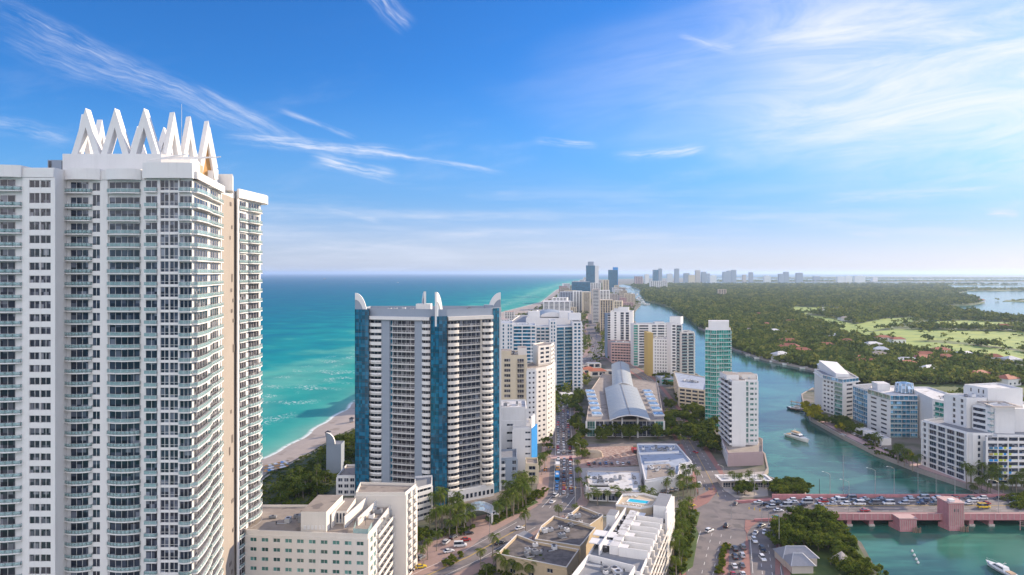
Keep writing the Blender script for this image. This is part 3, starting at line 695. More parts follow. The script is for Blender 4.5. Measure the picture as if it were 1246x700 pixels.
# ------------------------------------------------------------------ the tall white tower with a crown of peaks
def crown_tower():
    b = Bld('apartment_tower', 'very tall white condominium tower with curved balconies and a roof crown of white triangular peaks', 'tower', (-105, 200, 2))
    rows = [224.5, 243.4, 259.2, 276, 292.2, 309, 324.8, 340.3, 355.7, 371.6, 387.4] + [387.4 + 15.35 * i for i in range(1, 21)]
    # floor levels (slab heights): a row's window centre sits about 1.5 m over its slab
    lv = [H - (r + 7.6 - HY) * 178 / F0 for r in rows]
    lv = lv[::-1]; fh = 3.3
    while lv[0] > 8: lv.insert(0, lv[0] - fh)
    top = lv[-1] + 3.35; levels = lv + [top]
    zr = 144.4
    L0, L1 = (X(-60, 178), 178), (X(66.5, 178), 178)                 # projecting left block
    M0, M1 = (X(66.5, 178), 183), (X(177, 183), 183)                 # middle block
    C0, C1, C2 = (X(177, 180), 180), (X(234, 180), 180), (X(268, 212), 212)
    D2 = (X(286.5, 229), 229.0); E0, E1 = (X(288.5, 227.5), 227.5), (X(316, 247), 247)
    poly = [L0, L1, M0, M1, C0, C1, C2, D2, E0, E1, (-93, 252), (-125, 250), (L0[0], 215)]
    core(b, poly, 2, zr, 'white2', 'roofgrey', 1.2)
    BAL = dict(style='rail', out=.9, bulge=1.1, gw=.94, mull=3)
    S = .35
    # curved parapets above balconies
    def px(a, c, d): return (c - a) * d / F0
    # left block
    facade(b, L0, L1, 2, top, 0, [('w', 24), ('b', 64, dict(BAL, mull=4, gw=.72)), ('w', 8.5), ('g', 12.7, dict(mull=1, sill=.75, head=.65)), ('w', .8), ('g', 12.7, dict(mull=1, sill=.75, head=.65)), ('w', 3.8)], 'white2', levels=levels, T=S, glass='g_brown')
    # middle block
    facade(b, (X(80, 183), 183), M1, 2, top, 0, [('b', 33, dict(BAL, mull=2, gw=.66, gx=.02)), ('g', 9.5, dict(mull=1, sill=.5, head=.6)), ('w', 9.5), ('b', 40, dict(BAL, mull=4, gw=.93)), ('w', 5)], 'white2', levels=levels, T=S, glass='g_dark')
    # corner bay front and its sunny side
    facade(b, C0, C1, 2, top, 0, [('b', 15.5, dict(BAL, out=1.0, bulge=.0, mull=1)), ('w', 3.2), ('G', 10.5, dict(mull=1, sill=.3, head=.3)), ('w', .9), ('G', 10.5, dict(mull=1, sill=.3, head=.3)), ('w', 1.8), ('b', 15, dict(BAL, out=1.0, bulge=.5, mull=2, gw=.98))], 'white2', levels=levels, T=S, glass='g_dark')
    facade(b, C1, C2, 2, top, 0, [('b', 14, dict(BAL, out=1.3, bulge=.5, mull=4, gw=.85)), ('b', 12, dict(BAL, out=1.2, bulge=.3, mull=3, gw=.7)), ('w', .6)], 'white2', levels=levels, T=S, glass='g_brown')
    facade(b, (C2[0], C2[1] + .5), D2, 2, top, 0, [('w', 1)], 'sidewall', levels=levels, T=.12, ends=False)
    facade(b, E0, E1, 2, top, 0, [('w', .8), ('b', 7, dict(BAL, out=.6, bulge=.3, mull=2, gw=.75)), ('b', 11.5, dict(BAL, out=1.0, bulge=1.3, mull=3, gw=.8))], 'white2', levels=levels, T=S, glass='g_brown')
    facade(b, E1, (-93, 252), 2, top, 0, [('w', 1)], 'white2', levels=levels, T=.1, ends=False)
    # roof edge drums over the bays
    cp = b.part('roof_cornice')
    def drum(a, c, d, out, bulge, z0, z1, back=3.0):
        xa, xc = X(a, d), X(c, d); w = xc - xa; line = [(x + (xa + xc) / 2, y + d) for x, y in arc(w, out, bulge, 12)]
        cp.hexa([(xa, d + back)] + line + [(xc, d + back)][:1], z0, z1, M['white2'])
    zb = levels[-1] - .1
    drum(-36, 28.5, 178, 1.0, 1.2, zb + .15, zr + .5); drum(28.6, 66.4, 178, .42, 0, zb + .2, zr - .2)
    drum(79.5, 124, 183, .95, 1.3, zb + .12, zr + .3); drum(124.1, 131.5, 183, .45, 0, zb + .2, zr); drum(131.7, 173.5, 183, .95, 1.3, zb + .14, zr + .25); drum(173.6, 177, 183, .45, 0, zb + .2, zr)
    drum(176.6, 237, 180, 1.4, .6, zb + .1, zr + 1.4)
    q = [C1, (C1[0] + 1.4, C1[1]), (C2[0] + 1.5, C2[1]), C2]; cp.hexa(q, zb + .1, zr - .6, M['white2'])
    q = [E0, (E0[0] + .8, E0[1] - .3), (E1[0] + 2.6, E1[1]), (E1[0] + 1.6, E1[1] + 4), (-93, 252.5)]; cp.hexa(q, zb + .3, zr + .6, M['white2'])
    # penthouse storeys
    pw = b.part('penthouse')
    pw.hexa([(X(76, 187), 187), (X(196, 187), 187), (X(232, 193), 193), (X(246, 203), 203), (-93, 216), (-122, 216)], zr - 1.2, 149.6, M['white2'])
    pw.hexa([(X(58, 190), 190), (X(76, 190) - .01, 190), (X(76, 190) - .01, 205), (X(60, 205), 205)], zr - 1.2, 148.4, M['grey'])
    for a, c in ((59, 62.5), (75, 77.5)):
        w = MB(); w.face([(X(a, 189.9), 189.9, zr + .8), (X(c, 189.9), 189.9, zr + .8), (X(c, 189.9), 189.9, 148.1), (X(a, 189.9), 189.9, 148.1)], M['g_dark']); link('window', w.mesh('win', b.off), b.root)
    pw.hexa([(X(262, 217), 217), (X(283, 217), 217), (X(284, 225), 225), (X(263, 225), 225)], zr - 1.2, 148.4, M['white2'])
    pw.hexa([(X(248, 204), 204), (X(259, 204), 204), (X(260, 209), 209), (X(249, 209), 209)], zr - 1.2, 147.6, M['white2'])
    # crown: leaning A-frames round the roof
    def peak(p, q, zb_, zt, w=1.55, dep=1.3, lean=0.0):
        mb = MB(); px_, py_ = (p[0] + q[0]) / 2, (p[1] + q[1]) / 2; dx, dy = q[0] - p[0], q[1] - p[1]; L = math.hypot(dx, dy); ux, uy = dx / L, dy / L; nx, ny = uy, -ux
        sl = (L / 2) / (zt - zb_); wv = w * math.sqrt(1 + sl * sl)
        def pt(u, z, o): return (px_ + ux * u + nx * (o + 0) - nx * lean * (z - zb_) * 0, py_ + uy * u + ny * o, z)
        out = [(-L / 2, zb_), (0, zt), (L / 2, zb_), (L / 2 - wv, zb_), (0, zt - w / sl * .98), (-L / 2 + wv, zb_)]
        for o in (dep / 2, -dep / 2):
            f1 = [out[0], out[5], out[4], out[1]]; f2 = [out[1], out[4], out[3], out[2]]
            for f in (f1, f2):
                pts = [pt(u, z, o) for u, z in f]; mb.face(pts if o > 0 else pts[::-1], M['white2'])
        for i in range(6):
            a, c = out[i], out[(i + 1) % 6]
            mb.face([pt(a[0], a[1], -dep / 2), pt(a[0], a[1], dep / 2), pt(c[0], c[1], dep / 2), pt(c[0], c[1], -dep / 2)], M['white2'])
        return link('crown_peak', mb.mesh('crown_peak', b.off), b.root)
    zb_, zt = 149.2, 162.3
    fr = [(X(89.5, 189), 189), (X(125, 189), 189), (X(160, 189), 189), (X(195.5, 189), 189)]
    for p, q in zip(fr[:-1], fr[1:]): peak(p, q, zb_, zt, dep=2.4, w=1.65)
    rt = [(-96.9, 189.8), (-94.9, 195.2), (-92.8, 200.4), (-89.6, 206.8)]
    for i, (p, q) in enumerate(zip(rt[:-1], rt[1:])): peak(p, q, zb_ - (0 if i < 2 else 4), zt, dep=1.8, w=1.35)
    lf = [(-121.6, 190.5), (-121.4, 197), (-121, 204)]
    for p, q in zip(lf[:-1], lf[1:]): peak(q, p, zb_, zt - .3, dep=1.6, w=1.3)
    bk = [(-119, 210), (-112, 211.5), (-104, 212.5), (-97, 212), (-91, 209.5)]
    for p, q in zip(bk[:-1], bk[1:]): peak(q, p, zb_, zt - .2, dep=1.9, w=1.5)
    mb = MB(); p, q = rt[2], rt[3]; mb.face([((p[0] * .78 + q[0] * .22), (p[1] * .78 + q[1] * .22), 146), (p[0] * .22 + q[0] * .78, p[1] * .22 + q[1] * .78, 146), ((p[0] + q[0]) / 2, (p[1] + q[1]) / 2, 156.6)], M['orange'])
    link('gable_panel', mb.mesh('gable', b.off), b.root)
    mb = MB(); mb.tube([(X(221, 200), 200, 149), (X(221, 200), 200, 166.5)], [.12, .05], M['metal'], 6); link('antenna', mb.mesh('antenna', b.off), b.root)
    # roof terrace pergola and shrubs
    mb = MB(); y = 182.5
    for i in range(6):
        x = X(186, y) + i * 2.1; mb.bar((x, y, zr + 3), (x + 6, y + 4, zr + 4.3), .2, .25, M['white2'])
    mb.bar((X(180, y), y - .5, zr + 2.6), (X(222, y), y + 2, zr + 4.6), .25, .3, M['white2'])
    mb.box(X(196, 184), X(240, 184), 184, 187.4, zr - 1, zr + 1.9, M['tankan']); link('terrace_pergola', mb.mesh('pergola', b.off), b.root)
    # balcony shadows put on the blank side wall as dark coloured patches
    r = random.Random(3); mm = pmat('painted balcony shadow', (.17, .145, .13), var=.2)
    ux, uy = D2[0] - C2[0], D2[1] - C2[1]; L = math.hypot(ux, uy); ux /= L; uy /= L
    for lvz in levels[:-1]:
        if r.random() < .55:
            s = L * r.uniform(.45, .8); w = r.uniform(.8, 2.4); h = r.choice([1.2, 1.2, 2.6]); x, y = C2[0] + ux * s + uy * .2, C2[1] + .5 + uy * s - ux * .2; mb = MB()
            mb.hexa([(x + uy * .0, y), (x + uy * .06, y - ux * .06), (x + ux * w + uy * .06, y + uy * w - ux * .06), (x + ux * w, y + uy * w)], lvz + .4, lvz + .4 + h, mm); link('balcony_shadow', mb.mesh('shadow_patch', b.off), b.root)
    b.done(100)
crown_tower()

# ------------------------------------------------------------------ blue glass and white balcony tower with shark fins
def fin_tower():
    b = Bld('apartment_tower', 'broad white and blue glass condominium tower with four curved fins on its roof corners', 'tower', (-40, 352, 2))
    A = (X(534, 340), 338.5); L = (X(450, 348.5), 348.5); Rr = (X(598, 354), 354)
    def on(p, q, t): return (p[0] + (q[0] - p[0]) * t, p[1] + (q[1] - p[1]) * t)
    z1 = 98.8; zc = 94.2; F = 27; lev = [8 + (93.2 - 8) * i / F for i in range(F + 1)]
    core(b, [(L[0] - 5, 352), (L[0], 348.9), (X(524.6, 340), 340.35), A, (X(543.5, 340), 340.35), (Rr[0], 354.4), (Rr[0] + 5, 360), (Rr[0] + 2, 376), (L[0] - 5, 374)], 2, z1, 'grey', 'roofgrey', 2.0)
    # glass pillars
    def pillar(q, z0, zt, name='glass_corner'):
        mb = MB(); mb.hexa(q, z0, zt, M['g_blue'])
        n = len(q)
        for i in range(n):
            p, r_ = q[i], q[(i + 1) % n]
            zz = z0 + 3.15
            while zz < zt: mb.bar((p[0], p[1], zz), (r_[0], r_[1], zz), .14, .12, M['dark']); zz += 3.15
            Ls = math.hypot(r_[0] - p[0], r_[1] - p[1]); k = max(1, int(Ls / 1.7))
            for j in range(k + 1): x, y = on(p, r_, j / k); mb.bar((x, y, z0), (x, y, zt), .10, .10, M['dark'])
        link(name, mb.mesh(name, b.off), b.root)
    pillar([(X(432, 347), 347), (X(449, 346), 346), (X(449.5, 350), 350), (L[0], 356), (X(432, 347), 356)], 2, 98.4)
    pillar([(X(524.5, 338), 337.2), (X(534, 336), 335.2), (X(544, 338), 337.2), (A[0] + 4.3, 341), (A[0] - 4, 341)], 2, 95.5)
    pillar([(X(600, 355), 355), (X(607.5, 358), 358), (X(608, 366), 368), (X(600, 366), 368)], 2, 98.5)
    ql = dict(style='bars', out=1.3, bulge=.3, gw=.98, mull=4, glass='g_brown')
    qs = dict(style='solid', out=1.4, bulge=.7, gw=.9, mull=2, glass='g_dark', rh=1.45)
    # left wing (shaded)
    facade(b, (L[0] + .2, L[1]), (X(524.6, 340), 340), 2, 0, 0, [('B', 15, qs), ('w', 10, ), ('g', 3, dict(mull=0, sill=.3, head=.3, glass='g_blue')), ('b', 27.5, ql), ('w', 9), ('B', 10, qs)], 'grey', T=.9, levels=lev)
    # right wing (sunny)
    P = (X(543.5, 340), 340)
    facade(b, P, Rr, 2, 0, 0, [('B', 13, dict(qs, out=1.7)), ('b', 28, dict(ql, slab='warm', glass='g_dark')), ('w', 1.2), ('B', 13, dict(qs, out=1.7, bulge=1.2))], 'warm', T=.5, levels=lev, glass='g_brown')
    cn = b.part('cornice')
    def slab(p, q, o0, o1, za, zb, m='white'):
        L_ = math.hypot(q[0] - p[0], q[1] - p[1]); ux, uy = (q[0] - p[0]) / L_, (q[1] - p[1]) / L_; nx, ny = uy, -ux
        cn.hexa([(p[0] + nx * o1, p[1] + ny * o1), (q[0] + nx * o1, q[1] + ny * o1), (q[0] + nx * o0, q[1] + ny * o0), (p[0] + nx * o0, p[1] + ny * o0)], za, zb, M[m])
    slab((L[0], L[1]), (X(524, 340), 340), -.3, 2.0, 93.3, 94.9); slab(P, Rr, -.3, 2.0, 93.25, 95.0, 'warm')
    # base podium on the sunny side
    pd = b.part('podium'); nrm = ((Rr[1] - P[1]), -(Rr[0] - P[0])); l_ = math.hypot(*nrm); nrm = (nrm[0] / l_, nrm[1] / l_)
    a0 = (P[0] - .5 + nrm[0] * 2.6, P[1] + nrm[1] * 2.6); a1 = (Rr[0] + nrm[0] * 2.6, Rr[1] + nrm[1] * 2.6)
    pd.hexa([a0, a1, (Rr[0], Rr[1] + 2), (P[0], P[1] + 2)], 2, 8.2, M['white2'])
    dx, dy = a1[0] - a0[0], a1[1] - a0[1]
    for i in range(11):
        t0, t1 = (i + .2) / 11, (i + .78) / 11; w = MB()
        w.face([(a0[0] + dx * t0 + nrm[0] * .04, a0[1] + dy * t0 + nrm[1] * .04, 3.4), (a0[0] + dx * t1 + nrm[0] * .04, a0[1] + dy * t1 + nrm[1] * .04, 3.4), (a0[0] + dx * t1 + nrm[0] * .04, a0[1] + dy * t1 + nrm[1] * .04, 5.6), (a0[0] + dx * t0 + nrm[0] * .04, a0[1] + dy * t0 + nrm[1] * .04, 5.6)], M['g_dark'])
        link('podium_window', w.mesh('pw', b.off), b.root)
    # roof: fins
    def fin(cx, cy, ang, rw, rh, z0, t=.9, flip=1):
        mb = MB(); n = 12; c, s = math.cos(ang) * flip, math.sin(ang) * flip; tx, ty = -math.sin(ang), math.cos(ang)
        outer = [(rw * math.sin(math.pi / 2 * i / n), rh * math.cos(math.pi / 2 * i / n)) for i in range(n + 1)]
        inner = [(u * .72, v * .72) for u, v in outer]
        def P3(u, v, o): return (cx + c * u + tx * o, cy + s * u + ty * o, z0 + v)
        for o, T_ in ((t / 2, 0), (-t / 2, 1)):
            for i in range(n):
                f = [P3(*inner[i], o), P3(*inner[i + 1], o), P3(*outer[i + 1], o), P3(*outer[i], o)]; mb.face(f, M['white'])
            mb.face([P3(0, 0, o * .6)] + [P3(*inner[i], o * .6) for i in range(n + 1)], M['grey'])
        for i in range(n): mb.face([P3(*outer[i], -t / 2), P3(*outer[i], t / 2), P3(*outer[i + 1], t / 2), P3(*outer[i + 1], -t / 2)], M['white'])
        mb.face([P3(0, 0, -t / 2), P3(0, 0, t / 2), P3(0, rh, t / 2), P3(0, rh, -t / 2)], M['white'])
        link('roof_fin', mb.mesh('fin', b.off), b.root)
    fin(X(432.3, 348), 348, R(-4), 6.2, 12.3, 94.4); fin(X(609, 360), 360, R(18), 7.2, 13, 93.6, flip=-1)
    fin(X(516.5, 343), 345, R(105), 9.0, 10.5, 97.0, t=1.1, flip=1); fin(X(530.8, 337.5), 335.8, R(75), 9, 17, 90.5, t=1.0, flip=1)
    mb = MB()
    mb.hexa([(X(506, 345), 345), (X(524, 345), 345), (X(524, 345), 352), (X(506, 345), 352)], z1 - 2, z1 + 2.4, M['white'])
    mb.hexa([(X(590, 356), 356), (X(600, 356), 357), (X(600, 356), 364), (X(588, 356), 362)], z1 - 2, z1 + 1.3, M['grey'])
    link('penthouse', mb.mesh('ph', b.off), b.root)
    roof_clutter(b, -55, 362, 26, 8, z1 - 2, 7, 0, 3); roof_clutter(b, -24, 362, 14, 6, z1 - 2, 4, .3, 5)
    b.done(100)
    # low white louvred parking block below it
    pk = Bld('parking_block', 'low white louvred parking block at the foot of the fin topped tower', 'building', (X(515, 325), 326, 2))
    core(pk, [(X(504, 315), 315), (X(525.5, 322), 322), (X(526, 336), 336), (X(505, 334), 334)], 2, 17.4, 'white', 'roofgrey')
    facade(pk, (X(504, 315), 315), (X(525.5, 322), 322), 2, 16.4, 5, [('w', .6), ('g', 7, dict(sill=1.4, head=.2, mull=3)), ('w', .5)], 'white')
    pk.done()
    # entrance canopy
    c = Bld('entrance_canopy', 'glazed barrel entrance canopy over the driveway of the fin topped tower', 'canopy', (X(585, 318), 320, 2))
    mb = c.part('canopy_roof'); x0, x1 = X(566, 318), X(600, 318); n = 8
    for i in range(n):
        for j in range(6):
            t0, t1 = j / 6, (j + 1) / 6; f = lambda t: 6.2 + 2.2 * math.sin(math.pi * t)
            ya, yb = 312 + 12 * i / n, 312 + 12 * (i + 1) / n
            xs = lambda t: x0 + (x1 - x0) * t
            mb.face([(xs(t0), ya, f(t0)), (xs(t1), ya, f(t1)), (xs(t1), yb - .25, f(t1)), (xs(t0), yb - .25, f(t0))], M['g_sky'])
    mb = c.part('canopy_frame')
    for i in range(n + 1):
        y = 312 + 12 * i / n
        for j in range(6):
            t0, t1 = j / 6, (j + 1) / 6; f = lambda t: 6.25 + 2.2 * math.sin(math.pi * t); mb.bar((x0 + (x1 - x0) * t0, y, f(t0)), (x0 + (x1 - x0) * t1, y, f(t1)), .18, .18, M['white'])
    for x in (x0 + .3, x1 - .3):
        for y in (312.3, 323.7): 
            k = MB(); k.box(x - .4, x + .4, y - .4, y + .4, 2, 6.3, M['white']); link('canopy_column', k.mesh('col', c.off), c.root)
        mb.bar((x, 312, 6.3), (x, 324, 6.3), .5, .5, M['white'])
    c.done()
    # small glass stair house towards the beach
    s = Bld('stair_house', 'small pale blue pavilion with a quarter round gable near the dunes', 'building', (X(404, 392), 392, 2))
    core(s, [(X(397, 390), 390), (X(415, 390), 390), (X(415, 390), 398), (X(397, 390), 398)], 2, 19, 'grey', 'roofgrey', .3)
    mb = s.part('gable'); n = 8; xx = X(397, 390); pts = [(xx, 19)] + [(xx + 5 * math.sin(math.pi / 2 * i / n), 19 + 6.5 * math.cos(math.pi / 2 * i / n)) for i in range(n + 1)]
    for y, fl in ((389.8, 0), (391, 1)): f = [(u, y, v) for u, v in pts]; mb.face(f[::-1] if not fl else f, M['grey'])
    for i in range(len(pts) - 1): mb.face([(pts[i][0], 389.5, pts[i][1]), (pts[i][0], 391.2, pts[i][1]), (pts[i + 1][0], 391.2, pts[i + 1][1]), (pts[i + 1][0], 389.5, pts[i + 1][1])], M['white'])
    s.done()
    w = Bld('garden_wing', 'low white two storey wing between the fin topped tower and the beach pavilion', 'building', (X(425, 350), 362, 2))
    core(w, [(X(410, 352), 352), (X(433, 352), 352), (X(433, 352), 372), (X(410, 352), 372)], 2, 12.5, 'white', 'rooftan')
    facade(w, (X(410, 352), 352), (X(433, 352), 352), 2, 11.4, 3, [('w', .5), ('g', 1.6), ('w', .6), ('g', 1.6), ('w', .6), ('g', 1.6), ('w', .5)], 'white'); w.done()
fin_tower()

# ------------------------------------------------------------------ white hotel at the bottom, below the fin tower
def white_hotel():
    b = Bld('hotel', 'long white hotel with stepped flat roofs and green tinted windows beside the palm court', 'hotel', (-65, 245, 2))
    W = 'warm'
    f0, f1 = (X(300, 232), 232), (X(446, 226), 228)
    core(b, [f0, f1, (-47.3, 237), (-45.6, 257), (-112, 257), (f0[0] - 22, 250)], 2, 29.6, W, 'rooftan')
    facade(b, f0, f1, 2, 28.0, 8, [('w', .6), ('g', 1, dict(sill=1, head=.9))] + [('w', .75), ('g', 1.05, dict(sill=1, head=.9))] * 9 + [('w', .6)], W, glass='g_green', frame='white')
    facade(b, (-47.3, 237), (-45.4, 257), 2, 28.4, 8, [('b', 1, dict(style='solid', out=1.2, gw=.85, mull=3, rh=.95, slab='warm'))] * 5, W, glass='g_dark')
    facade(b, f1, (-47.3, 237), 2, 28.0, 8, [('w', .8), ('g', 1.2), ('w', .5), ('g', 1.2), ('w', .5)], W, glass='g_green')
    # stair tower, machine rooms and roof walls
    box_part(b, 'stair_tower', [(X(366, 232.2), 232.3), (X(397, 232.2), 232.3), (-62, 250), (-71, 250)], 28, 35.6, W, 'rooftan')
    for i in range(6):
        x = X(367, 232) + .6 + i * 1.28; w = MB(); w.box(x, x + .8, 232.14, 232.3, 27.0 + 2.6, 30.9, M['white']); link('wall_grille', w.mesh('gr', b.off), b.root)
    box_part(b, 'machine_room', [(X(404, 240), 240), (X(422, 240), 240), (-58.2, 254), (-62.2, 254)], 28.5, 33.2, W, 'rooftan')
    for i in range(4):
        x = X(405.5, 239.9) + i * 1.15; w = MB(); w.box(x, x + .55, 239.8, 240, 29.2, 32.4, M['g_dark']); link('louvre', w.mesh('lv', b.off), b.root)
    for (p, q, h) in (((-58, 236), (-54.6, 257), 32.6), ((-62.4, 236), (-61.5, 250), 33.5), ((-53.8, 238), (-51, 257), 31.4)):
        mb = MB(); mb.bar((*p, (28.4 + h) / 2), (*q, (28.4 + h) / 2), .4, h - 28.4, M[W]); link('roof_wall', mb.mesh('rw', b.off), b.root)
    # terrace with glass screen at the near corner
    mb = MB()
    for p, q in (((X(430, 229), 229), (X(446, 226), 228.3)), ((X(446, 226), 228.3), (-48.2, 235)), ((X(430, 229), 229), (-54, 236))): mb.bar((*p, 30.4), (*q, 30.4), .06, 1.5, M['rail']); 
    link('terrace_screen', mb.mesh('ts', b.off), b.root)
    mb = MB()
    for i in range(5): mb.bar((-55 + i * .9, 238.5, 31), (-54.6 + i * .9, 241, 31), .08, .1, M['dark'])
    for x in (-55, -51.2): mb.bar((x, 238.5, 28.6), (x, 238.5, 31), .1, .1, M['dark'])
    link('roof_railing', mb.mesh('rr', b.off), b.root)
    # rear block
    q = [(X(436, 262), 257.2), (-40.2, 257.2), (-37.6, 268), (-60, 270)]
    core(b, q, 2, 34.2, W, 'rooftan')
    facade(b, q[1], q[2], 2, 33.2, 10, [('w', .8), ('b', 1.6, dict(style='solid', out=1.0, gw=.7, mull=1, rh=.9, slab='warm')), ('w', .8), ('b', 1.6, dict(style='solid', out=1.0, gw=.7, mull=1, rh=.9, slab='warm')), ('w', .8)], W)
    facade(b, q[0], q[1], 2, 33.0, 10, [('w', 1)], W)
    # raised lettering strip on the sunny side, as worn blocks of signage
    roof_clutter(b, -50, 250, 5, 10, 28.7, 5, 0, 8); roof_clutter(b, -85, 247, 28, 12, 28.7, 10, 0, 9)
    mb = MB(); mb.box(-75.5, -72.2, 240.5, 243.5, 28.7, 31.2, M['roofgrey']); mb.tube([(-73.8, 242, 31.2), (-73.8, 242, 31.7)], 1.1, M['dark'], 12); link('cooling_tower', mb.mesh('ct', b.off), b.root)
    b.done()
white_hotel()

# ------------------------------------------------------------------ white apartment block with the rooftop pool
def pool_block():
    b = Bld('apartment_block', 'white apartment block with a rooftop swimming pool and stepped terraces beside the drive', 'building', (45, 260, 2))
    ax = (22 / 62, 58 / 62)                                          # long axis
    P = lambda u, v: (23.5 + ax[0] * v + ax[1] * u, 228 + ax[1] * v - ax[0] * u)   # u across, v along
    Wd = 19.5
    q = [P(0, 0), P(Wd, 0), P(Wd, 70), P(12, 70), P(5, 60), P(0, 58)]
    core(b, q, 2, 20, 'white', 'roofgrey')
    facade(b, q[0], q[1], 2, 19, 5, [('w', .5), ('g', 2), ('w', .5), ('g', 2), ('w', .5), ('g', 2), ('w', .5)], 'white')
    facade(b, q[1], q[2], 2, 19, 6, [('w', .3), ('b', 2.2, dict(style='solid', out=2.0, gw=.9, slab='warm', rh=.9))] * 10 + [('w', .3)], 'warm', T=1.1)
    facade(b, q[5], q[0], 2, 19, 6, [('w', .6), ('g', 1.5)] * 8 + [('w', .6)], 'white')
    # pool deck at the far end on a raised block
    dk = [P(0, 53), P(10, 53), P(14, 57), P(15, 68), P(8, 71), P(0, 66)]
    box_part(b, 'pool_deck', dk, 18.9, 22.0, 'beige')
    ring(b, dk, 22.0, 22.9, .1, M['white'], 'deck_rail')
    pl = [P(3.0, 59.5), P(11.6, 59.8), P(11.8, 64.0), P(3.3, 64.2)]
    mb = MB(); mb.face([(x, y, 22.04) for x, y in pl], M['pool']); link('swimming_pool', mb.mesh('pool', b.off), b.root)
    mb = MB()
    for i in range(4): p, r_ = pl[i], pl[(i + 1) % 4]; mb.bar((*p, 22.1), (*r_, 22.1), .5, .16, M['white2'])
    link('pool_edge', mb.mesh('poole', b.off), b.root)
    for i in range(9):
        l = MB(); x, y = P(1.3 + i * 1.05, 56.4 if i % 2 else 67.2 if i < 6 else 56.0); l.box(-.35, .35, -.9, .9, .25, .35, M['white2']); l.bar((0, -.9, .3), (0, -1.2, .9), .7, .1, M['white2'])
        for sx in (-.3, .3):
            for sy in (-.7, .7): l.box(sx - .04, sx + .04, sy - .04, sy + .04, 0, .25, M['metal'])
        o = link('sun_lounger', l.mesh('lounger'), None, (x, y, 22.02), .4); tag(o, 'white sun lounger on the rooftop pool deck, ' + ordn(i) + ' along the row', 'sun lounger', 'loungers by the rooftop pool')
    # elevator tower on the drive side
    box_part(b, 'lift_tower', [P(15.2, 52), P(20.4, 52), P(20.4, 68), P(15.2, 68)], 2, 24.6, 'white', 'roofgrey')
    box_part(b, 'stair_fin', [P(20.5, 48), P(21.3, 48), P(21.3, 69), P(20.5, 69)], 2, 23.6, 'white2')
    # stepped roof terraces separated by white walls
    for i in range(7):
        v = 12 + i * 5.6
        mb = MB(); a, c = P(9.8, v), P(19.8, v); mb.bar((*a, 20.6), (*c, 20.6), .35, 3.4 - .1 * i, M['white']); link('terrace_wall', mb.mesh('tw', b.off), b.root)
        box_part(b, 'terrace_room', [P(6.4, v + .4), P(9.6, v + .4), P(9.6, v + 4.6), P(6.4, v + 4.6)], 19, 22.2 + .1 * (i % 2), 'white2', 'roofwhite')
        if i % 2 == 0: box_part(b, 'awning', [P(9.7, v + .6), P(12.6, v + .6), P(12.6, v + 4.4), P(9.7, v + 4.4)], 21.6, 21.75, 'white2')
        mb = MB(); mb.box(-.9, .9, -.6, .6, 0, 1.5, M['dark']); mb.tube([(0, 0, 1.5), (0, 0, 1.7)], .5, M['metal'], 8); x, y = P(4.8, v + 2); link('rooftop_air_unit', mb.mesh('ac', b.off) if False else mb.mesh('ac'), b.root, (x - b.off[0], y - b.off[1], 19.1 - b.off[2]), .35)
    mb = MB(); a, c = P(3.4, 10), P(4.2, 52); mb.bar((*a, 20.8), (*c, 20.8), .5, 3.2, M['white2']); link('spine_wall', mb.mesh('sp', b.off), b.root)
    box_part(b, 'stair_head', [P(-.5, 38), P(3, 38), P(3, 45), P(-.5, 45)], 19, 23.4, 'white2', 'roofgrey')
    for j, (v, l) in enumerate(((20, 5), (14, 5))): box_part(b, 'terrace_canopy', [P(-1.4, v), P(7, v), P(7, v + l), P(-1.4, v + l)], 21.9 - j * .7, 22.2 - j * .7, 'white2')
    # low front wing with sloping white parapet
    fw = [P(0, -16), P(17, -12), P(17.6, 0.5), P(1, 4)]
    core(b, fw, 2, 21.6, 'white', 'roofgrey', 2.2); roof_clutter(b, *P(9, -5), 10, 8, 19.4, 6, .4, 5)
    facade(b, fw[0], fw[1], 2, 19, 5, [('w', .5), ('g', 2), ('w', .5), ('g', 2), ('w', .5)], 'white')
    b.done()
pool_block()

